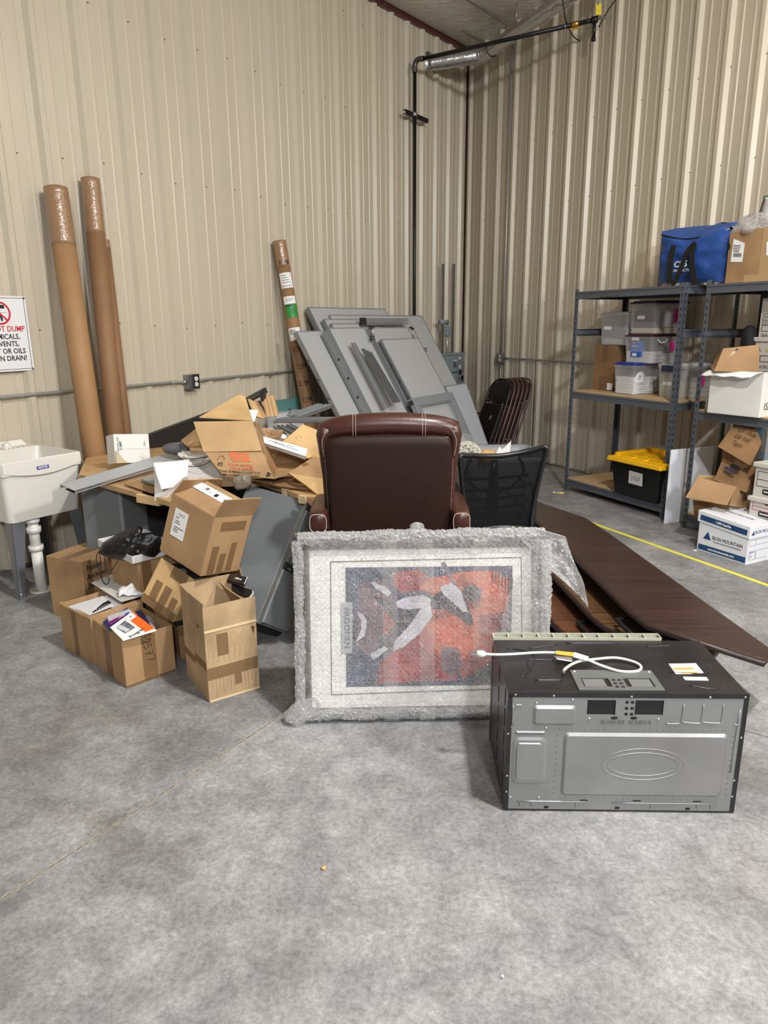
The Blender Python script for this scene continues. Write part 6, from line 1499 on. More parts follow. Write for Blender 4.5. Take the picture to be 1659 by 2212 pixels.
for x0, x1, y in ((-.10, -.05, .006), (-.06, .03, .003), (-.06, .0, -.002), (.0, .10, -.007), (.02, .06, .010)): k.box(x0, x1, y, y+.0022, 0, .0006, Mt_)
k.build('print', mat('print_grey', (96, 96, 98), 0.7), tf)
plates('cardboard_scrap', 'small triangular torn cardboard piece at the right end of the long white box', [('scrap', ((664, 972), (674, 984), (664, 992)), (3.56, 3.54, 3.54), CBL)] if False else [('scrap', ((664, 972), (676, 986), (668, 990), (661, 990)), (3.56, 3.54, 3.53, 3.53), CBL)], CB, .004, 'cardboard')
k = MB(); k.blob(Matrix.Translation(YY(524, 1040, 3.46)) @ Matrix.Rotation(-.3, 4, 'Y'), .045, .03, .034, 18, 12, .55, lambda p: p*(1+.18*nz3(p*40)))
tag(k.build('wrapped_bundle', mat('film_over_paper', (128, 118, 104), 0.22, spec=.7, bump=.8, bs=30, bdist=.01)), 'small bundle wrapped in wrinkled clear film under the orange printed box', 'bundle')
plates('cardboard_sheet', 'flattened brown cardboard on the desktop under the orange printed box', [('sheet', ((545, 1036), (640, 1030), (700, 1062), (600, 1050)), (3.6, 3.66, 3.45, 3.5), CBD)], CBD, .006, 'cardboard')
# ================================================================ shelving
mSHF = mat('shelf_steel', (92, 97, 106), 0.36, 0.25)
mSLOT = mat('slot_dark', (14, 14, 16), 0.7)
mPB = mat('particle_board', (186, 156, 116), 0.75, var=.10, vs=30)
def sbox(k, s0, s1, d0, d1, z0, z1):
    p = [WR(s, d, z) for z in (z0, z1) for s, d in ((s0, d0), (s1, d0), (s1, d1), (s0, d1))]; return k.hexa(p)
def shelf_unit(s0, s1, d0, d1, H, decks, label, mids=()):
    t = thing('shelving_unit', label, 'shelf', WR((s0+s1)/2, (d0+d1)/2, 0), 'grey slotted steel shelving units')
    for s, d, sx, dx in ((s0, d1, 1, -1), (s1, d1, -1, -1), (s0, d0, 1, 1), (s1, d0, -1, 1)):
        k = MB(); a = .04
        sbox(k, s, s+sx*a, d, d+dx*.003, 0, H) if sx > 0 else sbox(k, s-a, s, d, d+dx*.003, 0, H)
        sbox(k, min(s, s+sx*.003), max(s, s+sx*.003), min(d, d+dx*a), max(d, d+dx*a), 0, H)
        po = sub(k.build('post', mSHF, t), t)
        k = MB(); n = int(H/.05)
        for i in range(n):
            z = .03+i*.05
            sc_, dc = s+sx*a*.5, d+dx*a*.5
            sbox(k, sc_-.005, sc_+.005, d-dx*.0006-.0004, d-dx*.0006+.0004, z+.007, z+.020); sbox(k, sc_-.0025, sc_+.0025, d-dx*.0006-.0004, d-dx*.0006+.0004, z-.004, z+.009)
            sbox(k, s-sx*.0006-.0004, s-sx*.0006+.0004, dc-.005, dc+.005, z+.007, z+.020); sbox(k, s-sx*.0006-.0004, s-sx*.0006+.0004, dc-.0025, dc+.0025, z-.004, z+.009)
        tag(k.build('keyhole_slot', mSLOT, po), kind='stuff')
    def beam(sa, sb, da, db, z, nm='beam'):
        k = MB()
        if abs(da-db) < 1e-6:      # along the shelf
            dd = 1 if da > (d0+d1)/2 else -1; sbox(k, sa, sb, da-.002*dd, da, z-.062, z); sbox(k, sa, sb, da, da+.006*dd, z-.016, z); sbox(k, sa, sb, da, da+.006*dd, z-.062, z-.042); sbox(k, sa, sb, da-.02*dd, da, z-.004, z)
        else:
            ss = 1 if sa > (s0+s1)/2 else -1; sbox(k, sa-.002, sa, da, db, z-.062, z); sbox(k, min(sa, sa+.006*ss), max(sa, sa+.006*ss), da, db, z-.016, z); sbox(k, min(sa, sa+.006*ss), max(sa, sa+.006*ss), da, db, z-.062, z-.042)
        k.build(nm, mSHF, t, bevel=.002)
    for z in decks:
        beam(s0+.005, s1-.005, d1-.004, d1-.004, z); beam(s0+.005, s1-.005, d0+.004, d0+.004, z)
        beam(s0+.002, s0+.002, d0+.01, d1-.01, z); beam(s1-.002, s1-.002, d0+.01, d1-.01, z)
        if z < H-.1: k = MB(); sbox(k, s0+.012, s1-.012, d0+.012, d1-.012, z-.006, z+.008); k.build('deck_board', mPB, t)
        else: k = MB(); sbox(k, s0+.012, s1-.012, d0+.012, d1-.012, z-.02, z-.008); k.build('deck_board', mPB, t)
    for z in mids: beam(s0+.002, s0+.002, d0+.01, d1-.01, z); beam(s1-.002, s1-.002, d0+.01, d1-.01, z); beam(s0+.005, s1-.005, d0+.004, d0+.004, z) if False else None
    return t
A0_, A1_, D0_, D1_ = 2.965, 4.175, .10, .705
shA = shelf_unit(A0_, A1_, D0_, D1_, 1.83, (.115, .935, 1.81), 'left grey steel shelving unit holding clear storage bins and a yellow lidded tote', (1.49,))
k = MB(); pA_ = onR(1315, 641, D1_+.003)
scrawl(frame(pA_, DR, y=(0, 0, 1)) @ Matrix.Translation((0, 0, .003)), [[(-.10, -.012), (-.08, .012), (-.07, -.01), (-.05, .004), (-.04, -.01), (-.02, .01), (.0, -.01), (.02, .008), (.04, -.01), (.06, .010), (.075, -.012), (.08, .0), (.10, .012), (.12, -.010)]], .0013, mINK, None if False else sub([c for c in shA.children if c.name.startswith('beam')][0], shA))
shB = shelf_unit(4.40, 5.62, .12, .745, 1.83, (.115, .905, 1.80), 'right grey steel shelving unit holding white file boxes, cut off by the view edge', (1.49,))
# --- bins on the left unit
def bin_at(L_px, C_px, d, W, top_py, name, label, lid=None, tint=None, z=None, H=None, taper=.92):
    a = onR(L_px[0], L_px[1], d); c = onR(C_px[0], C_px[1], d)
    z0 = z if z is not None else c.z; s_a, s_c = sR(a), sR(c)
    M = frame(WR(s_c, d, z0), NR*-1, z=(0, 0, 1))      # x goes back toward the wall, y toward -s? 
    # local x = back, y = z cross x
    y = V3((0, 0, 1)).cross(-NR); Lx, Ly = W, abs(s_c-s_a)
    if y.dot(DR) > 0: M = M @ Matrix.Translation((0, -Ly, 0))
    if H is None: q = onR(C_px[0], top_py, d); H = q.z-z0
    return clear_bin(name, label, M, Lx, Ly, H, lid, tint, taper), M, Lx, Ly, H, s_a, s_c, z0
BG = 'clear storage bins on the left shelving unit'
zdA = .943
def fbox(s0, s1, d0, d1, z0, z1, m, nm, par=None, bev=0): k = MB(); sbox(k, s0, s1, d0, d1, z0, z1); return k.build(nm, m, par, bevel=bev)
# brown carton
sa, sb_ = 2.985, 3.245
Mx_ = frame(WR(sb_, .455, zdA), -NR, z=(0, 0, 1)); yv = V3((0, 0, 1)).cross(-NR)
if yv.dot(DR) > 0: Mx_ = Mx_ @ Matrix.Translation((0, -(sb_-sa), 0))
cb_, bb_ = carton('cardboard_box', 'brown taped carton at the left end of the middle shelf', Mx_, .30, sb_-sa, .405, CBD, open_top=False)
k = MB(); sbox(k, sa+.10, sa+.17, .4556, .4564, zdA+.25, zdA+.405); sbox(k, sa+.08, sa+.20, .4556, .4564, zdA, zdA+.13); k.build('tape_strip', mTAPE, bb_)
k = MB(); sbox(k, sb_-.07, sb_-.005, .4566, .4576, zdA+.01, zdA+.07); lb = k.build('label', mWHITE, bb_)
mFROST = mat('frosted_plastic', (200, 202, 200), 0.4, alpha=.55, spec=.4); mBLUELID = mat('lid_blue', (44, 60, 150), 0.35, alpha=.92); mNAVYLID = mat('lid_navy', (26, 34, 78), 0.35); mMAR = mat('lid_maroon', (70, 26, 38), 0.35)
def papers(s0, s1, d0, d1, z0, z1, label, n=9, tilt=0, m=None):
    t = thing('paper_stack', label, 'papers', WR((s0+s1)/2, (d0+d1)/2, z0)); h = (z1-z0)/n
    k = MB()
    for i in range(n): o = .006*math.sin(i*2.3); sbox(k, s0+o, s1+o, d0+o, d1-abs(o), z0+i*h, z0+i*h+h*.78)
    k.build('sheet_layers', m or mWHITE, t)
t, M, Lx, Ly, H, sa1, sc1, z0 = bin_at((1321, 847), (1366, 853), .585, .40, 790, 'storage_bin', 'clear bin with bright blue lid and discs inside, bottom row of the middle shelf', mBLUELID, None, zdA)
papers(sa1+.02, sc1-.02, .30, .565, zdA+.01, zdA+.15, 'sagging white papers in the blue lidded bin'); 
k = MB(); k.box(.02, .24, -.0, .002, 0, .0, I4) if False else None
for i, (dx, z, r) in enumerate(((.13, .14, .055), (.30, .07, .05))):
    Mo = frame(WR(sc1-.024, .585-dx*.75, zdA+z), -NR, y=(0, 0, 1)); k = MB(); k.lathe([(.014, 0), (r, 0), (r, .004), (.014, .004), (.014, 0)], Mo, 24); tag(k.build('disc', mWHITE), ('white disc' if i == 0 else 'lower white disc with a dark hub')+' standing in the blue lidded bin', 'disc')
t, M, Lx, Ly, H, sa2, sc2, z0 = bin_at((1415, 856), (1472, 861), .50, .40, 792, 'storage_bin', 'frosted bin with dark latch, bottom row of the middle shelf at the right post', mat('lid_frosted', (205, 206, 204), 0.4, alpha=.8), mFROST, zdA)
fbox(sa2+.06, sc2-.03, .503, .520, zdA+H-.045, zdA+H+.004, mNAVYLID, 'latch', t, .004)
fbox(sa2+.07, sa2+.15, .494, .497, zdA+.10, zdA+.128, mWHITE, 'label', t); fbox(sa2+.03, sa2+.14, .47, .474, zdA+.03, zdA+.10, mat('card_green', (140, 165, 110), .6), 'green_card', t); fbox(sa2+.03, sa2+.12, .475, .478, zdA+.07, zdA+.11, mWHITE, 'white_card', t)
papers(sa2+.02, sc2-.02, .15, .42, zdA+.01, zdA+.13, 'papers packed in the frosted bin with the dark latch')
mPINK = mat('note_pink', (222, 50, 140), 0.6)
fbox(sc2-.001, sc2+.003, .26, .31, zdA+.10, zdA+.19, mPINK, 'pink_note', t)
zM = zdA+.262
t, M, Lx, Ly, H, sa3, sc3, z0 = bin_at((1344, 785), (1404, 786), .50, .38, 728, 'storage_bin', 'clear bin with maroon lid and a blue packet inside, middle of the bin stack', mMAR, None, zM)
HM = H
papers(sa3+.02, sc3-.02, .16, .48, zM+.01, zM+.10, 'papers under the blue packet in the maroon lidded bin')
pk = thing('blue_packet', 'blue printed packet inside the maroon lidded bin', 'packet', WR((sa3+sc3)/2, .48, zM+.05))
pb_ = fbox(sa3+.08, sa3+.20, .46, .492, zM+.055, zM+.185, mat('packet_blue', (22, 96, 186), .4), 'packet_body', pk, .004); sub(pb_, pk)
fbox(sa3+.09, sa3+.13, .4925, .4935, zM+.165, zM+.178, mat('packet_red', (220, 70, 60), .5), 'red_print', pb_); fbox(sa3+.09, sa3+.16, .4925, .4935, zM+.140, zM+.146, mWHITE, 'white_print', pb_); fbox(sa3+.10, sa3+.15, .4925, .4935, zM+.06, zM+.085, mWHITE, 'white_print', pb_)
fbox(sa3+.085, sa3+.17, .494, .496, zM+.19, zM+.215, mWHITE, 'label', t); fbox(sc3-.002, sc3+.003, .24, .29, zM+.10, zM+.18, mPINK, 'pink_note', t)
k = MB(); P_ = [WR(sc3+.004, .44-.0, zM+H-.02), WR(sc3+.02, .42, zM+H-.045), WR(sc3+.022, .36, zM+H-.04), WR(sc3+.004, .34, zM+H-.02)]; k.tube(spline(P_, 5), .006, 6); k.build('carry_handle', mWHITE, t)
zT_ = zM+HM+.024
t, M, Lx, Ly, H, sa4, sc4, z0 = bin_at((1355, 719), (1414, 719), .50, .38, 655, 'storage_bin', 'clear bin with navy lid on top of the maroon lidded bin', mNAVYLID, None, zT_)
papers(sa4+.02, sc4-.02, .16, .48, zT_+.01, zT_+.05, 'cream folders lying flat in the topmost clear bin', 3, m=mat('folder_cream', (214, 200, 168), .7))
fo = thing('folder_row', 'dark brown folder standing behind the label in the topmost clear bin', 'folder', WR((sa4+sc4)/2, .45, zT_+.05)); fbox(sa4+.04, sc4-.03, .44, .455, zT_+.052, zT_+.20, mat('folder_brown', (72, 52, 50), .6), 'folder', fo)
fbox(sa4+.10, sa4+.18, .494, .497, zT_+.12, zT_+.148, mWHITE, 'label', t); fbox(sc4-.002, sc4+.003, .22, .29, zT_+.09, zT_+.20, mPINK, 'pink_note', t)
for i in range(6):
    k = MB(); d_0 = .40-.035*i; k.quad(WR(sc4-.03, d_0, zT_+.055), WR(sc4-.03, d_0-.06, zT_+.20-.01*i), WR(sc4-.13, d_0-.06, zT_+.20-.01*i), WR(sc4-.13, d_0, zT_+.055), .002)
    tag(k.build('file_sheet', mWHITE), 'leaning white file sheet behind the pink note in the topmost clear bin', 'paper', 'leaning file sheets in the topmost bin')
a_ = onR(1292, 742, .46); 
t, M, Lx, Ly, H, sa5, sc5, z0 = bin_at((1292, 740), (1352, 748), .46, .34, 679, 'storage_bin', 'frosted bin with dark contents standing on the brown taped carton', mat('lid_frosted', (205, 206, 204), 0.4, alpha=.8), mFROST, zdA+.408)
fbox(sa5+.06, sa5+.15, .455, .458, z0+.13, z0+.16, mWHITE, 'label', t)
fd = thing('folder_row', 'blue grey folders inside the frosted bin on the brown carton', 'folder', WR((sa5+sc5)/2, .40, z0)); fbox(sa5+.03, sc5-.01, .30, .42, z0+.06, z0+.16, mat('folder_slate', (70, 82, 98), .6), 'folder', fd)
papers(sa5+.03, sc5-.02, .18, .42, z0+.01, z0+.055, 'papers at the bottom of the frosted bin on the brown carton', 4)
# yellow lidded tote
pt0 = G(1315, 1062, .125); st0, dt0 = sR(pt0), (pt0-CORN).dot(NR)
Ltote = sR(PL(WR(0, dt0, 0), NR, 1434, 1092))-st0; Ltote = min(Ltote, A1_-.02-st0)
TT = thing('lidded_tote', 'black plastic tote with bright yellow lid on the bottom shelf', 'storage bin', WR(st0+.35, dt0-.2, .125))
k = MB(); zt0 = .125; Ht = HT(pt0, 1313, 992)-zt0
def tr(z, g): return [WR(s, d, z) for s, d in ((st0-g, dt0+g), (st0+Ltote+g, dt0+g), (st0+Ltote+g, dt0-.44-g), (st0-g, dt0-.44-g))]
k.hexa(tr(zt0, -.03)+tr(zt0+Ht, 0)); tb_ = sub(k.build('tote_body', mat('tote_black', (16, 17, 19), .32), TT, bevel=.012), TT)
mYL = mat('lid_yellow', (236, 182, 18), .38)
k = MB(); k.hexa(tr(zt0+Ht-.002, .028)+tr(zt0+Ht+.035, .022)); ld = sub(k.build('lid', mYL, TT, bevel=.006), TT)
k = MB(); zl = zt0+Ht+.035
for i in range(4):
    for j in range(3): sbox(k, st0+.10+i*.14, st0+.20+i*.14, dt0-.10-j*.11, dt0-.03-j*.11, zl-.002, zl+.012)
k.build('lid_pad', mYL, ld, bevel=.003)
k = MB(); sbox(k, st0, st0+Ltote, dt0-.455, dt0-.44, zl-.01, zl+.035); sbox(k, st0-.012, st0+.02, dt0-.44, dt0-.05, zl-.01, zl+.026); k.build('lid_rim', mYL, ld, bevel=.003)
k = MB(); q = [PL(WR(0, dt0-.008, 0), NR, x, y) for x, y in ((1360, 1016), (1389, 1024), (1388, 1051), (1358, 1043))]; k.quad(*[p+NR*.004 for p in q], .001); nt_ = k.build('paper_note', mat('note_grey', (196, 196, 194), .7), TT); sub(nt_, TT)
scrawl(frame(sum(q, V3())/4+NR*.0052, DR, y=(0, 0, 1)), [[(-.05, .02), (-.04, -.02), (-.02, .02), (-.01, -.02)], [(.0, -.02), (.01, .02), (.02, -.02), (.0, 0)], [(.03, -.02), (.04, .02), (.05, -.01)]], .0015, mat('pencil', (90, 90, 92), .7), nt_)
# whiteboard leaning between the units
w_ = [G(1432, 1130), G(1475, 1122)]
wb = [G(1433, 1131, .0), None, None, None]
pwb = G(1433, 1131); topl = HT(pwb, 1457, 972)
dirw = V3((math.sin(math.radians(64)), math.cos(math.radians(64)), 0)); Wd = .66
def solve_dir():
    best = None
    for a in range(40, 90):
        v = azv(a); q = pwb+V3((0, 0, topl-.0))+v*.44; d = q-CC; px = 829.5+FPX*d.dot(RT)/d.dot(FW); py = 1106-FPX*d.dot(UP)/d.dot(FW)
        e = abs((py-972)-(962-972)*(px-1457)/(1549-1457)); 
        if best is None or e < best[0]: best = (e, a, px)
    return best
eb = solve_dir(); vw = azv(eb[1]); 
k = MB(); n_ = V3((vw.y, -vw.x, 0)); k.hexa([pwb, pwb+vw*.44, pwb+vw*.44+n_*.012, pwb+n_*.012]+[p+V3((0, 0, topl)) for p in (pwb, pwb+vw*.44, pwb+vw*.44+n_*.012, pwb+n_*.012)])
tag(k.build('whiteboard', mat('whiteboard', (222, 226, 234), 0.16, spec=.6), None, bevel=.002), 'plain white glossy board standing in the gap between the two shelving units', 'board')
# --- blue bag on top
mBL = mat('bag_blue', (32, 76, 150), 0.62, var=.15, vs=4, bump=.5, bs=14, bdist=.02); mBAND = mat('strap_black', (14, 14, 17), .6)
ZB = 1.812
BGt = thing('carry_bag', 'large blue fabric bag with black straps on top of the left shelving unit', 'bag', onR(1500, 612, .45))
dB = .60
def BR(px, py, d=dB): return onR(px, py, d)
ol = [(1432, 612), (1426, 560), (1434, 540), (1430, 508), (1445, 517), (1480, 522), (1505, 518), (1566, 500), (1570, 530), (1565, 607)]
front = [BR(x, y) for x, y in ol]
def bz(p): return V3((p.x, p.y, max(p.z, ZB)))
k = MB()
def bagfront(u, v):
    # left edge to right edge, bottom to top
    lx = [(1432, 612), (1427, 575), (1426, 552), (1434, 535), (1429, 508)]; rx = [(1566, 609), (1568, 580), (1571, 550), (1573, 520), (1566, 497)]
    i = min(3, int(v*4)); f = v*4-i
    a = (lx[i][0]+(lx[i+1][0]-lx[i][0])*f, lx[i][1]+(lx[i+1][1]-lx[i][1])*f); b_ = (rx[i][0]+(rx[i+1][0]-rx[i][0])*f, rx[i][1]+(rx[i+1][1]-rx[i][1])*f)
    px = a[0]+(b_[0]-a[0])*u; py = a[1]+(b_[1]-a[1])*u+(14*math.sin(min(1, u/.9)*math.pi)*v**3)
    d = dB+.05*math.sin(u*math.pi)*math.sin(v*math.pi)**.5+.02*nz3((u*4, v*4, 0))
    return bz(BR(px, py, d))
k.grid(bagfront, 30, 24)
tp_b = [(1429, 508), (1460, 495), (1500, 489), (1557, 485), (1562, 481), (1600, 481), (1612, 497)]
def bagtop(u, v):
    fr_ = bagfront(u, 1); i = min(5, int(u*6)); f = u*6-i; q = (tp_b[i][0]+(tp_b[i+1][0]-tp_b[i][0])*f, tp_b[i][1]+(tp_b[i+1][1]-tp_b[i][1])*f)
    bk_ = BR(q[0], q[1], .22); return fr_+(bk_-fr_)*v+V3((0, 0, .03*math.sin(v*math.pi)))
k.grid(bagtop, 30, 10)
def bagend(u, v):
    a = bagfront(1, v); b_ = bagtop(1, 1); b_ = V3((b_.x, b_.y, ZB+(b_.z-ZB)*v)); return a+(b_-a)*u+NR*.0+DR*.05*math.sin(u*math.pi)
k.grid(bagend, 10, 16)
def bagend2(u, v):
    a = bagfront(0, v); b_ = bagtop(0, 1); b_ = V3((b_.x, b_.y, ZB+(b_.z-ZB)*v)); return a+(b_-a)*u
k.grid(bagend2, 8, 12)
bgb = sub(k.build('bag_body', mBL, BGt, weld=True), BGt)
def band(pxs, w, nm='strap', m=mBAND, d=.03):
    P_ = spline([BR(x, y, dB+.075) for x, y in pxs], 5); kk = MB(); vs = []
    for i, p in enumerate(P_):
        t_ = (P_[min(i+1, len(P_)-1)]-P_[max(i-1, 0)]).normalized(); s_ = t_.cross(NR).normalized()*w; vs += [p-s_, p+s_]
    kk.add(vs, [(2*i, 2*i+1, 2*i+3, 2*i+2) for i in range(len(P_)-1)]); return kk.build(nm, m, BGt, solid=.004)
band([(1455, 530), (1449, 560), (1447, 590), (1447, 613)], .024)
band([(1450, 612), (1458, 608), (1472, 575), (1484, 545), (1503, 524)], .020)
band([(1500, 528), (1494, 550), (1497, 590), (1502, 613)], .024)
MB().tube(spline([bagfront(u, 1)+V3((0, 0, .004)) for u in (0, .1, .2, .35, .5, .6)], 4), .006, 6).build('piping', mBAND, BGt)
k = MB(); P_ = [BR(*p, .50) for p in ((1560, 503), (1575, 498), (1605, 493), (1607, 500), (1575, 510), (1560, 512))]; k.poly(P_, NR*.03); k.build('flap_patch', mBAND, BGt)
MB().tube(spline([BR(1560, 482, .35), BR(1572, 485, .42), BR(1583, 497, .48)], 4), .009, 6).build('piping', mBAND, BGt)
Mtx = frame(BR(1470, 571, dB+.066), DR, y=(0, 0, 1)); text('CPS', Mtx, .062, mWHITE, bgb, 'lettering', xs=1.2, off=.001); text('PRODUCTS.', Mtx @ Matrix.Translation((.012, -.045, 0)), .028, mWHITE, bgb, 'lettering')
# --- cardboard box on top of the right unit
zt_ = 1.802
c0_ = onR(1566, 606, .66); c1_ = onR(1576, 502, .66)
Mx2 = frame(WR(sR(c0_)+.60, .66, zt_), -NR, z=(0, 0, 1)); yv = V3((0, 0, 1)).cross(-NR)
Lb2 = .60; Hb2 = onR(1576, 502, .66).z-zt_
if yv.dot(DR) > 0: Mx2 = Mx2 @ Matrix.Translation((0, -Lb2, 0))
cb_, bb_ = carton('cardboard_box', 'large brown box with a barcode label on top of the right shelving unit', Mx2, .42, Lb2, Hb2, cardboard('cardboard_top', (160, 128, 92)), open_top=False)
k = MB(); s_0 = sR(c0_); sbox(k, s_0+.26, s_0+.37, .6606, .6614, zt_, zt_+Hb2); sbox(k, s_0+.15, s_0+.6, .6606, .6618, zt_, zt_+.05); k.build('tape_strip', mat('tan_tape', (176, 148, 108), .5), bb_)
def fl(px4, d, m, nm, par, t=.001): return MB().quad(*[onR(x, y, d) for x, y in px4], t).build(nm, m, par)
lb = sub(fl(((1585, 516), (1609, 525), (1603, 566), (1578, 566)), .6625, mWHITE, 'shipping_label', bb_), bb_)
k = MB()
for i in range(9): k.quad(onR(1584.5+i*2, 547, .664), onR(1585.6+i*2, 547, .664), onR(1585.2+i*2, 555, .664), onR(1584.1+i*2, 555, .664), .0006)
for i in range(5): k.quad(onR(1584, 529+i*3.4, .664), onR(1600-i, 530+i*3.4, .664), onR(1600-i, 531.2+i*3.4, .664), onR(1584, 530.2+i*3.4, .664), .0006)
k.build('barcode', mINK, lb)
MB().poly([onR(1574.5+3*math.cos(a), 532+8*math.sin(a), .6612) for a in [i*math.pi/8 for i in range(16)]], NR*.001).build('hand_hole', mINK, bb_)
fl(((1656, 522), (1672, 522), (1672, 552), (1655, 552)), .6625, mWHITE, 'shipping_label', bb_)
k = MB(); ztp = zt_+Hb2
k.blob(Matrix.Translation(onR(1650, 486, .52)) @ Matrix.Scale(1, 4), .17, .15, .07, 26, 16, .85, lambda p: p*(1+.35*nz3(p*14)+.1*nz3(p*50))); tag(k.build('plastic_wrap', bubblewrap('crumpled_wrap', .5)), 'crumpled bubble wrap lying on the brown box above the right shelving unit', 'plastic wrap')
wbg = thing('white_bag', 'white bag with green top and black cord, on the bubble wrap at the far right', 'bag', onR(1655, 470, .50))
k = MB(); k.grid(lambda u, v: onR(1643+v*9+u*40, 474-48*v, .50+.08*math.sin(u*math.pi)), 8, 8); k.build('bag_body', mWHITE, wbg, solid=.01)
k = MB(); k.grid(lambda u, v: onR(1651+u*34, 428-9*v+4*(1-u), .49+.05*math.sin(u*math.pi)), 6, 3); k.build('green_top', mat('bag_green', (40, 130, 80), .5), wbg, solid=.012)
MB().tube(spline([onR(1652, 428, .52), onR(1645, 448, .54), onR(1641, 462, .55)], 5), .006, 6).build('cord', mBLACK, wbg)
# --- boxes on the right unit's middle shelf
zB = .913
mBOXW = mat('filebox_white', (222, 221, 216), 0.6)
pL = G(1527, 891, zB); pC = G(1639, 903, zB)
Mw = frame(pC, (pC-pL), z=(0, 0, 1)); ax = (pL-pC).normalized()
perp = V3((-ax.y, ax.x, 0)); perp = perp if perp.dot(NR) < 0 else -perp
Mw = frame(pL, -ax, z=(0, 0, 1)); Lw = (pC-pL).length
Hw = HT(pC, 1652, 805)-zB
M_ = frame(pL, pC-pL, z=(0, 0, 1)); 
cw_, bw_ = carton('file_box', 'open white file box with a torn drooping flap on the middle shelf at the right', M_, Lw, .34, Hw, mBOXW, flaps=())
k = MB(); 
def wf(u, v):
    x = (1519+u*112, 826+u*12.5+3*math.sin(u*20)*v) if True else 0
    a = pL+V3((0, 0, Hw))+(pC-pL)*u; out = perp*-1
    return a+out*(.07*v)+V3((0, 0, .0-.035*v*v-.004*math.sin(u*17)*v))-(pC-pL).normalized()*(.03*v*(1-u))-(pC-pL).normalized()*(.05*v*u)
k.grid(wf, 20, 5); k.build('torn_flap', mWHITE, cw_, solid=.003)
text('ISA', frame(pC+(perp*.09)+V3((0, 0, .07))+(pC-pL).normalized()*.002, perp, y=(0, 0, 1)), .07, mat('pencil', (90, 90, 92), .7), bw_, 'handwriting')
tag(fbox(4.46, 4.47, .60, .70, zB, zB+.11, mBOXW, 'file_box'), 'edge of a small white box between the shelf post and the open white file box', 'box')
# brown box with blue triangle standing behind
def onSR(px, py, d): return onR(px, py, d)
dd = .40
bxq = plates('cardboard_box', 'brown box flap with a dark blue triangle print behind the open white file box', [('flap', ((1563, 753), (1640, 745), (1640, 806), (1543, 802)), (5.05, 4.9, 4.85, 5.0), CB), ('side_flap', ((1563, 753), (1543, 802), (1536, 795), (1550, 768)), (5.06, 5.0, 5.1, 5.2), CBD)], CB)
q = [YY(x, y, d-.006) for (x, y), d in zip(((1567, 756), (1596, 753), (1553, 790), (1553.5, 789.5)), (5.05, 4.98, 5.01, 5.01))]
fp = [c for c in bxq.children if c.name.startswith('flap')][0]; sub(fp, bxq)
tri = sub(MB().poly([q[0], q[1], q[2]], V3((0, -.001, 0))).build('blue_triangle', mat('print_navy_blue', (26, 42, 98), .5), fp), fp)
k = MB()
for i in range(4):
    a = q[0]*.0+q[1]*(.85-.08*i)+q[2]*(.15-.0*i)+q[0]*(.08*i); b_ = q[2]*(.80-.05*i)+q[1]*.10+q[0]*(.10+.05*i); k.tube([a+V3((0, -.002, 0)), b_+V3((0, -.002, 0))], .0012, 4)
k.build('print', mWHITE, tri)
tag(MB().blob(Matrix.Translation(YY(1618, 735, 5.1)), .05, .06, .10, 16, 10, .8, lambda p: p*(1+.2*nz3(p*14))).build('dark_cloth', mat('cloth_black', (18, 18, 22), .8)), 'dark cloth bundle behind the stacked file boxes', 'cloth')
# bankers boxes on the middle shelf
def banker(M, L, W, H, label, body, name='file_box', lidh=.04, extra=None, lidm=None, g=.004):
    t = thing(name, label, 'box', M); b_ = sub(MB().box(0, L, 0, W, 0, H-lidh*.4, M).build('box_body', body, t, bevel=.003), t)
    MB().box(-g, L+g, -g, W+g, H-lidh, H, M).build('box_lid', lidm or body, t, bevel=.004)
    return t, b_
dfb = .62
e0 = onR(1615, 800, dfb); e1 = onR(1622, 728, dfb)
zlow = zB; 
Mi = frame(WR(sR(e0), dfb, zlow), DR, z=(0, 0, 1));
yd_ = V3((0, 0, 1)).cross(DR)
# local y must run back toward the wall
def back_frame(s, d, z): 
    M = frame(WR(s, d, z), DR, z=(0, 0, 1)); return M if (M.to_3x3() @ V3((0, 1, 0))).dot(NR) < 0 else None
Mi = back_frame(sR(e0), dfb, zlow)
if Mi is None: Mi = frame(WR(sR(e0)+.32, dfb, zlow), -DR, z=(0, 0, 1))
Hi = e1.z-zlow
t1_, bI = banker(Mi, .40, .36, Hi, 'white storage box marked ISA Certification Records on the middle shelf', mat('storbox', (198, 192, 184), .65), lidh=.03, g=.012)
Fi = onface(Mi, .40, .36, Hi, 'front', 0, 0)
text('ISA', Fi @ Matrix.Translation((.055, Hi-.085, 0)), .045, mat('pencil', (90, 90, 92), .7), bI, 'handwriting')
k = MB(); k.prism(rrect(.07, .025, .012, 4, .155, Hi-.085), 0, .001, Fi); k.build('hand_hole', mat('hole_cream', (188, 180, 120), .6), bI)
k = MB()
for x0, x1, y0, y1 in ((.03, .39, Hi-.125, Hi-.122), (.03, .39, Hi-.165, Hi-.162), (.03, .39, Hi-.265, Hi-.262), (.03, .033, 0, Hi-.122), (.085, .088, Hi-.165, Hi-.122), (.15, .153, Hi-.165, Hi-.122), (.10, .103, 0, Hi-.265)): k.box(x0, x1, max(0, y0), y1, 0, .0012, Fi)
k.build('printed_grid', mINK, bI)
text('CERTIFICATION', Fi @ Matrix.Translation((.06, Hi-.200, 0)), .030, mat('pencil', (90, 90, 92), .7), bI, 'handwriting', align='LEFT', xs=.8); text('RECORDS', Fi @ Matrix.Translation((.12, Hi-.238, 0)), .030, mat('pencil', (90, 90, 92), .7), bI, 'handwriting', align='LEFT', xs=.8)
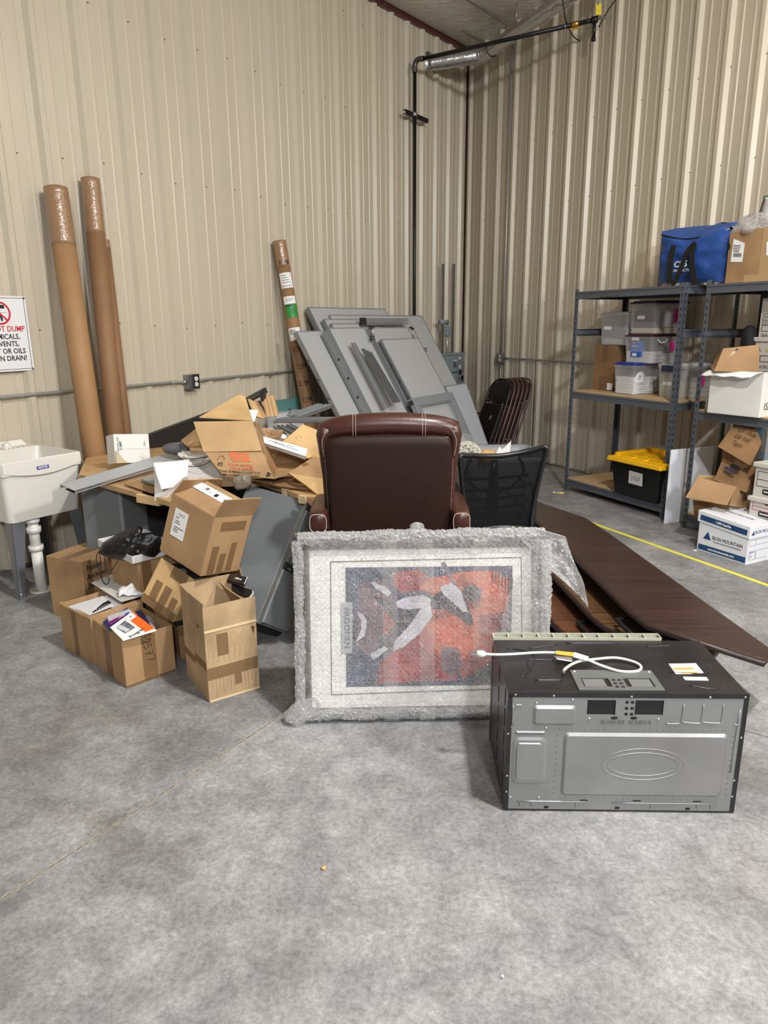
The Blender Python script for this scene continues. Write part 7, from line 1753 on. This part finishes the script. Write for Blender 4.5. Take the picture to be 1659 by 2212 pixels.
text('02325', Fi @ Matrix.Translation((.040, Hi-.285, 0)), .024, mINK, bI, 'lettering', align='LEFT', off=.001); text('STOR-ALL', Fi @ Matrix.Translation((.11, Hi-.287, 0)), .024, mINK, bI, 'lettering', align='LEFT', off=.0015)
H2 = onR(1630, 645, dfb-.02).z-(zlow+Hi)
M2 = Mi @ Matrix.Translation((.035, .02, Hi)); t2_, bQ = banker(M2, .40, .34, H2, 'upper white storage box marked ISA stacked on the box of certification records', MATS['storbox'], lidh=.005, g=0)
Fq = onface(M2, .40, .34, H2, 'front', 0, 0); k = MB()
for x0, x1, y0, y1 in ((.02, .38, H2-.105, H2-.102), (.02, .38, H2-.145, H2-.142), (.02, .38, H2-.18, H2-.177), (.02, .38, H2-.22, H2-.217), (.02, .023, H2-.22, H2-.102)): k.box(x0, x1, y0, y1, 0, .0012, Fq)
k.build('printed_grid', mINK, bQ); text('ISA RMM', Fq @ Matrix.Translation((.03, H2-.124, 0)), .03, mat('pencil', (90, 90, 92), .7), bQ, 'handwriting', align='LEFT', xs=.8); text('Quill.com', Fq @ Matrix.Translation((.02, H2-.245, 0)), .028, mINK, bQ, 'lettering', align='LEFT', shear=.2, xs=.8)
k = MB(); k.box(.03, .38, H2-.177, H2-.145, 0, .001, Fq); k.build('grey_field', mat('field_grey', (160, 156, 150), .7), bQ)
# --- bottom of the right unit
TP = plates('cardboard_box', 'tall tilted brown box marked Tapes with a hand hole on the bottom shelf', [
    ('box_front', ((1568, 974), (1632, 1010), (1611, 1064), (1543, 1037)), (5.05, 4.80, 4.72, 4.95), CBD), ('flap', ((1592, 908), (1660, 930), (1620, 1006), (1551, 965)), (5.05, 4.80, 4.74, 4.98), CBD),
    ('box_side', ((1632, 1010), (1668, 960), (1655, 1040), (1611, 1064)), (4.80, 5.0, 4.95, 4.72), CBD)], CBD)
fr_ = [c for c in TP.children if c.name.startswith('flap')][0]; sub(fr_, TP)
a_, b2_, c2_ = YY(1592, 908, 5.05), YY(1660, 930, 4.80), YY(1551, 965, 4.98)
n2 = (b2_-a_).cross(c2_-a_).normalized(); n2 = n2 if n2.y < 0 else -n2; ctr = (YY(1660, 930, 4.80)+YY(1551, 965, 4.98))/2
for i, tx in enumerate(('ISF - Kate', 'Gift VHS', 'Tapes')):
    Mz = frame(ctr+n2*.006, b2_-a_, z=n2) @ Matrix.Translation((0, .05-.05*i, 0)); text(tx, Mz, .045, mat('marker_faint', (104, 78, 54), .8), fr_, 'handwriting', xs=.85, shear=.15)
fr2 = [c for c in TP.children if c.name.startswith('box_front')][0]; sub(fr2, TP)
Mz = frame(YY(1589, 1010, 4.86)+n2*.004, YY(1632, 1010, 4.80)-YY(1568, 974, 5.05), z=n2)
k = MB(); k.prism(rrect(.085, .034, .016, 5), .0, .002, Mz); k.build('hand_hole', mINK, fr2); k = MB(); k.prism(rrect(.10, .022, .011, 5, -.015, -.038), .0, .0015, Mz); k.build('dark_band', mat('band_navy', (44, 40, 66), .6), fr2)
OB = plates('cardboard_box', 'open brown box with a drooping flap behind the blue striped file box', [
    ('drooping_flap', ((1507, 1031), (1591, 1052), (1571, 1092), (1481, 1075)), (4.95, 4.72, 4.62, 4.85), CB), ('box_side', ((1591, 1052), (1610, 1062), (1618, 1100), (1575, 1092)), (4.72, 4.85, 4.85, 4.70), CB),
    ('box_front', ((1497, 1080), (1575, 1092), (1575, 1125), (1500, 1118)), (4.95, 4.74, 4.74, 4.95), CBD), ('back_flap', ((1508, 1026), (1545, 1028), (1550, 1040), (1510, 1034)), (5.1, 5.0, 5.0, 5.08), CBL)], CB)
mBK = mat('banker_white', (206, 202, 194), .6)
pq = YY(1640, 1060, 4.62)
def banker_px(x0, ybot, ytop, y, label, red=False):
    o = YY(x0, ybot, y); M = frame(o, (DR), z=(0, 0, 1)); M = M if (M.to_3x3() @ V3((0, 1, 0))).dot(NR) < 0 else frame(o+DR*.35, -DR, z=(0, 0, 1))
    H_ = HT(o, x0, ytop)-o.z; t, b_ = banker(M, .38, .34, H_, label, mBK, lidh=.03, g=.014); F = onface(M, .38, .34, H_, 'front', 0, 0)
    k = MB()
    for x0_, x1_, y0_, y1_ in ((.02, .36, H_*.75, H_*.75+.003), (.02, .36, H_*.52, H_*.52+.003), (.02, .36, H_*.33, H_*.33+.003), (.02, .023, H_*.33, H_*.75)): k.box(x0_, x1_, y0_, y1_, 0, .001, F)
    k.build('printed_grid', mINK if not red else mat('line_red', (170, 90, 90), .7), b_)
    k = MB(); k.prism(rrect(.09, .03, .014, 5, .15, H_*.80), 0, .0015, F); k.build('hand_hole', mINK, b_)
    k = MB(); k.prism(rrect(.14, .035, .012, 5, .14, H_*.2), 0, .0015, F); k.build('dark_badge', mINK, b_)
    text('BANKERS BOX', F @ Matrix.Translation((.14, H_*.2, .0018)), .018, mWHITE, b_, 'lettering', off=.0004)
    return o, H_
banker_px(1617, 1112, 1070, 4.66, 'lower white file box on the bottom shelf at the right edge', True)
banker_px(1625, 1072, 997, 4.66, 'upper white file box with handwriting stacked on the bottom shelf at the right edge')
tag(MB().box(0, .2, 0, .2, 0, .22, frame(YY(1648, 996, 4.7), DR, z=(0, 0, 1)) if False else Matrix.Translation(YY(1650, 996, 4.72))).build('teal_box', mat('box_teal', (40, 96, 120), .5, var=.4, vs=9, c2=(150, 120, 90)), None, bevel=.003), 'teal and brown printed box on the stacked file boxes at the right edge', 'box')
# --- blue striped file box on the floor
iv, il = G(1611, 1221), G(1504.5, 1187)
xr_ = V3(((iv-il).y*-1, (iv-il).x, 0)).normalized(); xr_ = xr_ if xr_.x > 0 else -xr_
MI = frame(iv, xr_, z=(0, 0, 1)); LI, WI, HI = .33, (il-iv).length, .262
it = thing('file_box', 'white file box with dark blue stripes and mountain logo on the floor at the right', 'box', MI)
mIW = mat('box_bright_white', (228, 230, 236), .55); mIB = mat('stripe_blue', (30, 68, 112), .5)
ib = sub(MB().box(0, LI, 0, WI, 0, HI-.03, MI).build('box_body', mIW, it, bevel=.003), it)
il_ = sub(MB().hexa([MI @ V3(p) for p in ((-.008, -.008, HI-.085), (LI+.008, -.008, HI-.085), (LI+.008, WI+.012, HI-.055), (-.008, WI+.012, HI-.055), (-.008, -.008, HI+.0), (LI+.008, -.008, HI+.0), (LI+.008, WI+.012, HI+.025), (-.008, WI+.012, HI+.025))]).build('box_lid', mIW, it, bevel=.004), it)
FL_ = onface(MI, LI, WI, HI, 'left', 0, 0, .001)
k = MB(); k.box(.012, WI-.008, .012, .050, 0, .001, FL_); k.build('blue_stripe', mIB, ib)
text('www.ironmountain.com', FL_ @ Matrix.Translation((WI*.5, .030, .0012)), .022, mWHITE, ib, 'lettering', off=.0006, xs=.95)
text('IRON MOUNTAIN', FL_ @ Matrix.Translation((WI*.60, .115, .0)), .036, mat('text_dark', (40, 44, 56), .6), ib, 'lettering', xs=.80)
text('The Leader in Records & Information Management', FL_ @ Matrix.Translation((WI*.60, .090, .0)), .0115, mat('text_dark', (40, 44, 56), .6), ib, 'lettering', xs=.9)
k = MB(); k.prism([(.045, .095), (.105, .095), (.078, .150)], 0, .0012, FL_); k.build('mountain_logo', mIB, ib)
Fl2 = frame(MI @ V3((-.0085, WI*.5, HI-.034)), MI.to_3x3() @ V3((0, -1, -.065)), y=(0, 0, 1))
k = MB(); k.box(-WI/2+.012, WI/2-.012, -.017, .020, 0, .001, Fl2); k.build('blue_stripe', mIB, il_); text('1 800 FastFile', Fl2 @ Matrix.Translation((0, 0, .0012)), .022, mWHITE, il_, 'lettering', off=.0006)
FF_ = onface(MI, LI, WI, HI, 'front', 0, 0, .001)
text('IRON MOUNTAIN', frame(MI @ V3((.04, -.0085, HI-.045)), MI.to_3x3() @ V3((1, 0, 0)), y=(0, 0, 1)), .034, mIB, il_, 'lettering', align='LEFT', xs=.8)
k = MB(); k.prism([(.008, HI-.060), (.036, HI-.060), (.024, HI-.030)], .0085, .0095, FF_); k.build('mountain_logo', mIB, il_)
k = MB()
for x0, x1, y0, y1 in ((.01, .07, .165, .166), (.01, .07, .125, .126), (.01, .011, .125, .166), (.07, .071, .125, .166), (.08, .32, .165, .166), (.08, .32, .13, .131), (.015, .075, .03, .031), (.015, .075, .09, .091), (.015, .016, .03, .09), (.075, .076, .03, .09), (.085, .2, .03, .031), (.085, .2, .09, .091), (.085, .086, .03, .09), (.02, .065, .080, .084), (.02, .04, .07, .0715), (.02, .05, .055, .057), (.02, .045, .045, .047)): k.box(x0, x1, y0, y1, 0, .001, FF_)
k.build('printed_form', mat('form_blue', (60, 74, 110), .6), ib)
Ftp = frame(MI @ V3((LI*.45, WI*.5, HI+.0145)), MI.to_3x3() @ V3((0, 1, .065)), z=MI.to_3x3() @ V3((0, -.065, 1)))
text('IRON MOUNTAIN', Ftp @ Matrix.Rotation(0, 4, 'Z') @ Matrix.Translation((0, 0, .001)), .034, mat('print_faint', (120, 120, 126), .6), il_, 'lettering', xs=.8)
k = MB(); k.box(-.15, .15, -.10, -.0985, .0005, .0012, Ftp); k.build('printed_line', mINK, il_)
# ================================================================ grey tote behind the mesh chair
r0, r1, r2 = G(1008, 963, .50), G(1112, 958, .50), G(1150, 982, .50)
xd = (r1-r0).normalized(); Mg = frame(r0, xd, z=(0, 0, 1)); Lg = (r1-r0).length+.05
Mg = frame(V3((r0.x-.08, r0.y-.62, 0)), azv(88), z=(0, 0, 1)); Lg, Wg, Hg = .66, .66, .50
GT = thing('grey_tote', 'large open grey plastic tote of packing waste behind the mesh chair', 'storage bin', Mg)
mGT = mat('tote_grey', (136, 140, 146), .38)
n = 28
def rg(sx, z, o=0): return [Mg @ V3((Lg/2+x*sx, Wg/2+y*sx, z)) for x, y in rrect(Lg-o, Wg-o, .09, 6)]
rs = [rg(.84, 0), rg(.97, Hg-.05), rg(1.0, Hg-.045), rg(1.03, Hg-.02), rg(1.03, Hg), rg(.97, Hg), rg(.94, Hg-.06), rg(.82, .02)]; nn = len(rs[0]); k = MB()
k.add([p for q in rs for p in q], [(i*nn+j, i*nn+(j+1) % nn, (i+1)*nn+(j+1) % nn, (i+1)*nn+j) for i in range(len(rs)-1) for j in range(nn)]+[tuple(range(nn))[::-1], tuple(range((len(rs)-1)*nn, len(rs)*nn))], True); k.build('tote_body', mGT, GT, bevel=0)
pc = YY(1008, 975, 5.35)
pn = thing('peanut_bag', 'clear bag of white packing peanuts in the grey tote behind the leather chair', 'bag', pc-V3((0, 0, .1)))
random.seed(3); k = MB()
for i in range(420):
    th, ph = random.uniform(0, 6.28), math.acos(random.uniform(-.2, 1)); p = pc+V3((.105*math.sin(ph)*math.cos(th), .10*math.sin(ph)*math.sin(th)*random.uniform(.8, 1), -.03+.10*math.cos(ph)))
    d = V3((random.uniform(-1, 1), random.uniform(-1, 1), random.uniform(-1, 1))).normalized()*.009; k.tube([p-d, p+V3((0, 0, .003)), p+d], [.006, .0075, .006], 6)
tag(k.build('packing_peanuts', mat('peanut_white', (226, 222, 206), .8), pn), kind='stuff')
k = MB(); k.blob(Matrix.Translation(pc+V3((-.02, 0, .0))), .125, .12, .12, 22, 14, .9, lambda p: V3((p.x*(1-.35*max(0, p.z)/.12), p.y, p.z*1.15))*(1+.12*nz3(p*30))); k.build('bag_film', bubblewrap('thin_film', .16), pn)
k = MB(); k.blob(Matrix.Translation(YY(1055, 985, 5.55)), .075, .07, .055, 20, 12, .8, lambda p: p*(1+.25*nz3(p*22))); tag(k.build('kraft_paper_ball', CBL), 'crumpled brown paper in plastic in the middle of the grey tote', 'paper')
k = MB(); k.poly([YY(*p, 5.6) for p in ((1068, 985), (1078, 966), (1084, 972), (1102, 955), (1104, 952), (1101, 985))], V3((.01, .05, 0))); tag(k.build('white_foam_sheet', mWHITE), 'pointed white foam sheet sticking up in the grey tote', 'foam')
tag(MB().box(.10, .56, .10, .56, .30, .40, Mg).build('packing_fill', mat('fill_white', (206, 204, 196), .8, var=.1, vs=20)), 'white packing material filling the grey tote', 'packing', kind='stuff')
# ================================================================ folding chairs
mFC1 = mat('chair_black_brown', (34, 28, 28), .28, .2); mFC = mat('chair_brown_enamel', (92, 70, 66), .34, .2)
ft = onR(1092, 806, .34); sF = sR(ft)
def folding(i, m, label, dtop, dbot, s):
    o = WR(s-.225, dbot, 0); upv = WR(s-.225, dtop, 1.0)-o; M = frame(o, DR, y=upv)
    t = thing('folding_chair', label, 'chair', M, 'folding chairs leaning on the right wall')
    def q(x, y, z=0): return M @ V3((x, y, z))
    W = .45; H = 1.0
    arc = [(0, 0), (.015, .5), (.025, .80), (.04, .90), (.09, .965), (.16, .995), (.29, .995), (.36, .965), (.41, .90), (.425, .80), (.435, .5), (W, 0)]
    MB().tube(spline([q(x, y) for x, y in arc], 4), .0115, 8).build('outer_frame', m, t)
    inn = [(.05, .02), (.05, .55), (.055, .70), (.09, .735), (.36, .735), (.395, .70), (.40, .55), (.40, .02)]
    MB().tube(spline([q(x, y, .022) for x, y in inn], 4), .010, 8).build('inner_frame', m, t)
    k = MB(); k.poly([q(x, y, -.004) for x, y in ((.03, .76), (.42, .76), (.41, .87), (.37, .94), (.29, .975), (.16, .975), (.08, .94), (.04, .87))], (M.to_3x3() @ V3((0, 0, .006)))); k.build('backrest', m, t)
    st = sub(MB().prism([(x+.225, y+.50) for x, y in rrect(.33, .40, .03)], .012, .030, M).build('seat', m, t, bevel=.003), t)
    if i == 0: MB().box(.25, .285, .52, .57, .0305, .0315, M).build('sticker', mat('sticker_grey', (120, 116, 116), .6), st)
    for y in (.10, .26): MB().tube([q(.05, y, .022), q(.40, y, .022)], .008, 8).build('crossbar', m, t)
    for x in (.0, .45): MB().tube([q(x, .0), q(x, .03)], .014, 8).build('rubber_foot', mBLACK, t)
names = ('frontmost black folding chair of the leaning row, grey sticker under its seat', 'second folding chair of the leaning row, just behind the black one', 'third folding chair of the leaning row', 'fourth folding chair of the leaning row', 'fifth folding chair of the leaning row, next to last before the wall', 'rearmost folding chair of the leaning row, closest to the wall')
for i in range(6): folding(i, mFC1 if i == 0 else mFC, names[i], .34-.047*i, .72-.052*i, sF+.012*i)
# ================================================================ litter on the floor
def scrap(px, py, r, m, label, nm='scrap'):
    p = G(px, py, .004); k = MB(); k.poly([p+V3((r*math.cos(a)*(1+.4*math.sin(a*3+px)), r*.8*math.sin(a)*(1+.3*math.cos(a*2)), .003*math.sin(a*2))) for a in [i*math.pi/5 for i in range(10)]], (0, 0, .004)); tag(k.build(nm, m), label, 'litter')
scrap(1209, 1065, .035, mat('scrap_yellow', (222, 204, 110), .6), 'small yellow paper scrap on the floor left of the shelving', 'paper_scrap')
scrap(1196, 1064, .012, mWHITE, 'tiny white scrap beside the yellow scrap on the floor', 'paper_scrap'); scrap(1222, 1067, .008, mat('scrap_brown', (110, 84, 70), .7), 'tiny brown scrap right of the yellow scrap on the floor', 'paper_scrap')
scrap(1501, 1190, .014, mWHITE, 'tiny white scrap at the corner of the blue striped file box', 'paper_scrap')
scrap(698, 1876, .007, mat('leaf_tan', (214, 176, 120), .7), 'tiny tan leaf fragment alone on the foreground floor', 'leaf')
scrap(1085, 2110, .004, mWHITE, 'minute white crumb on the foreground floor at the bottom of the view', 'paper_scrap')
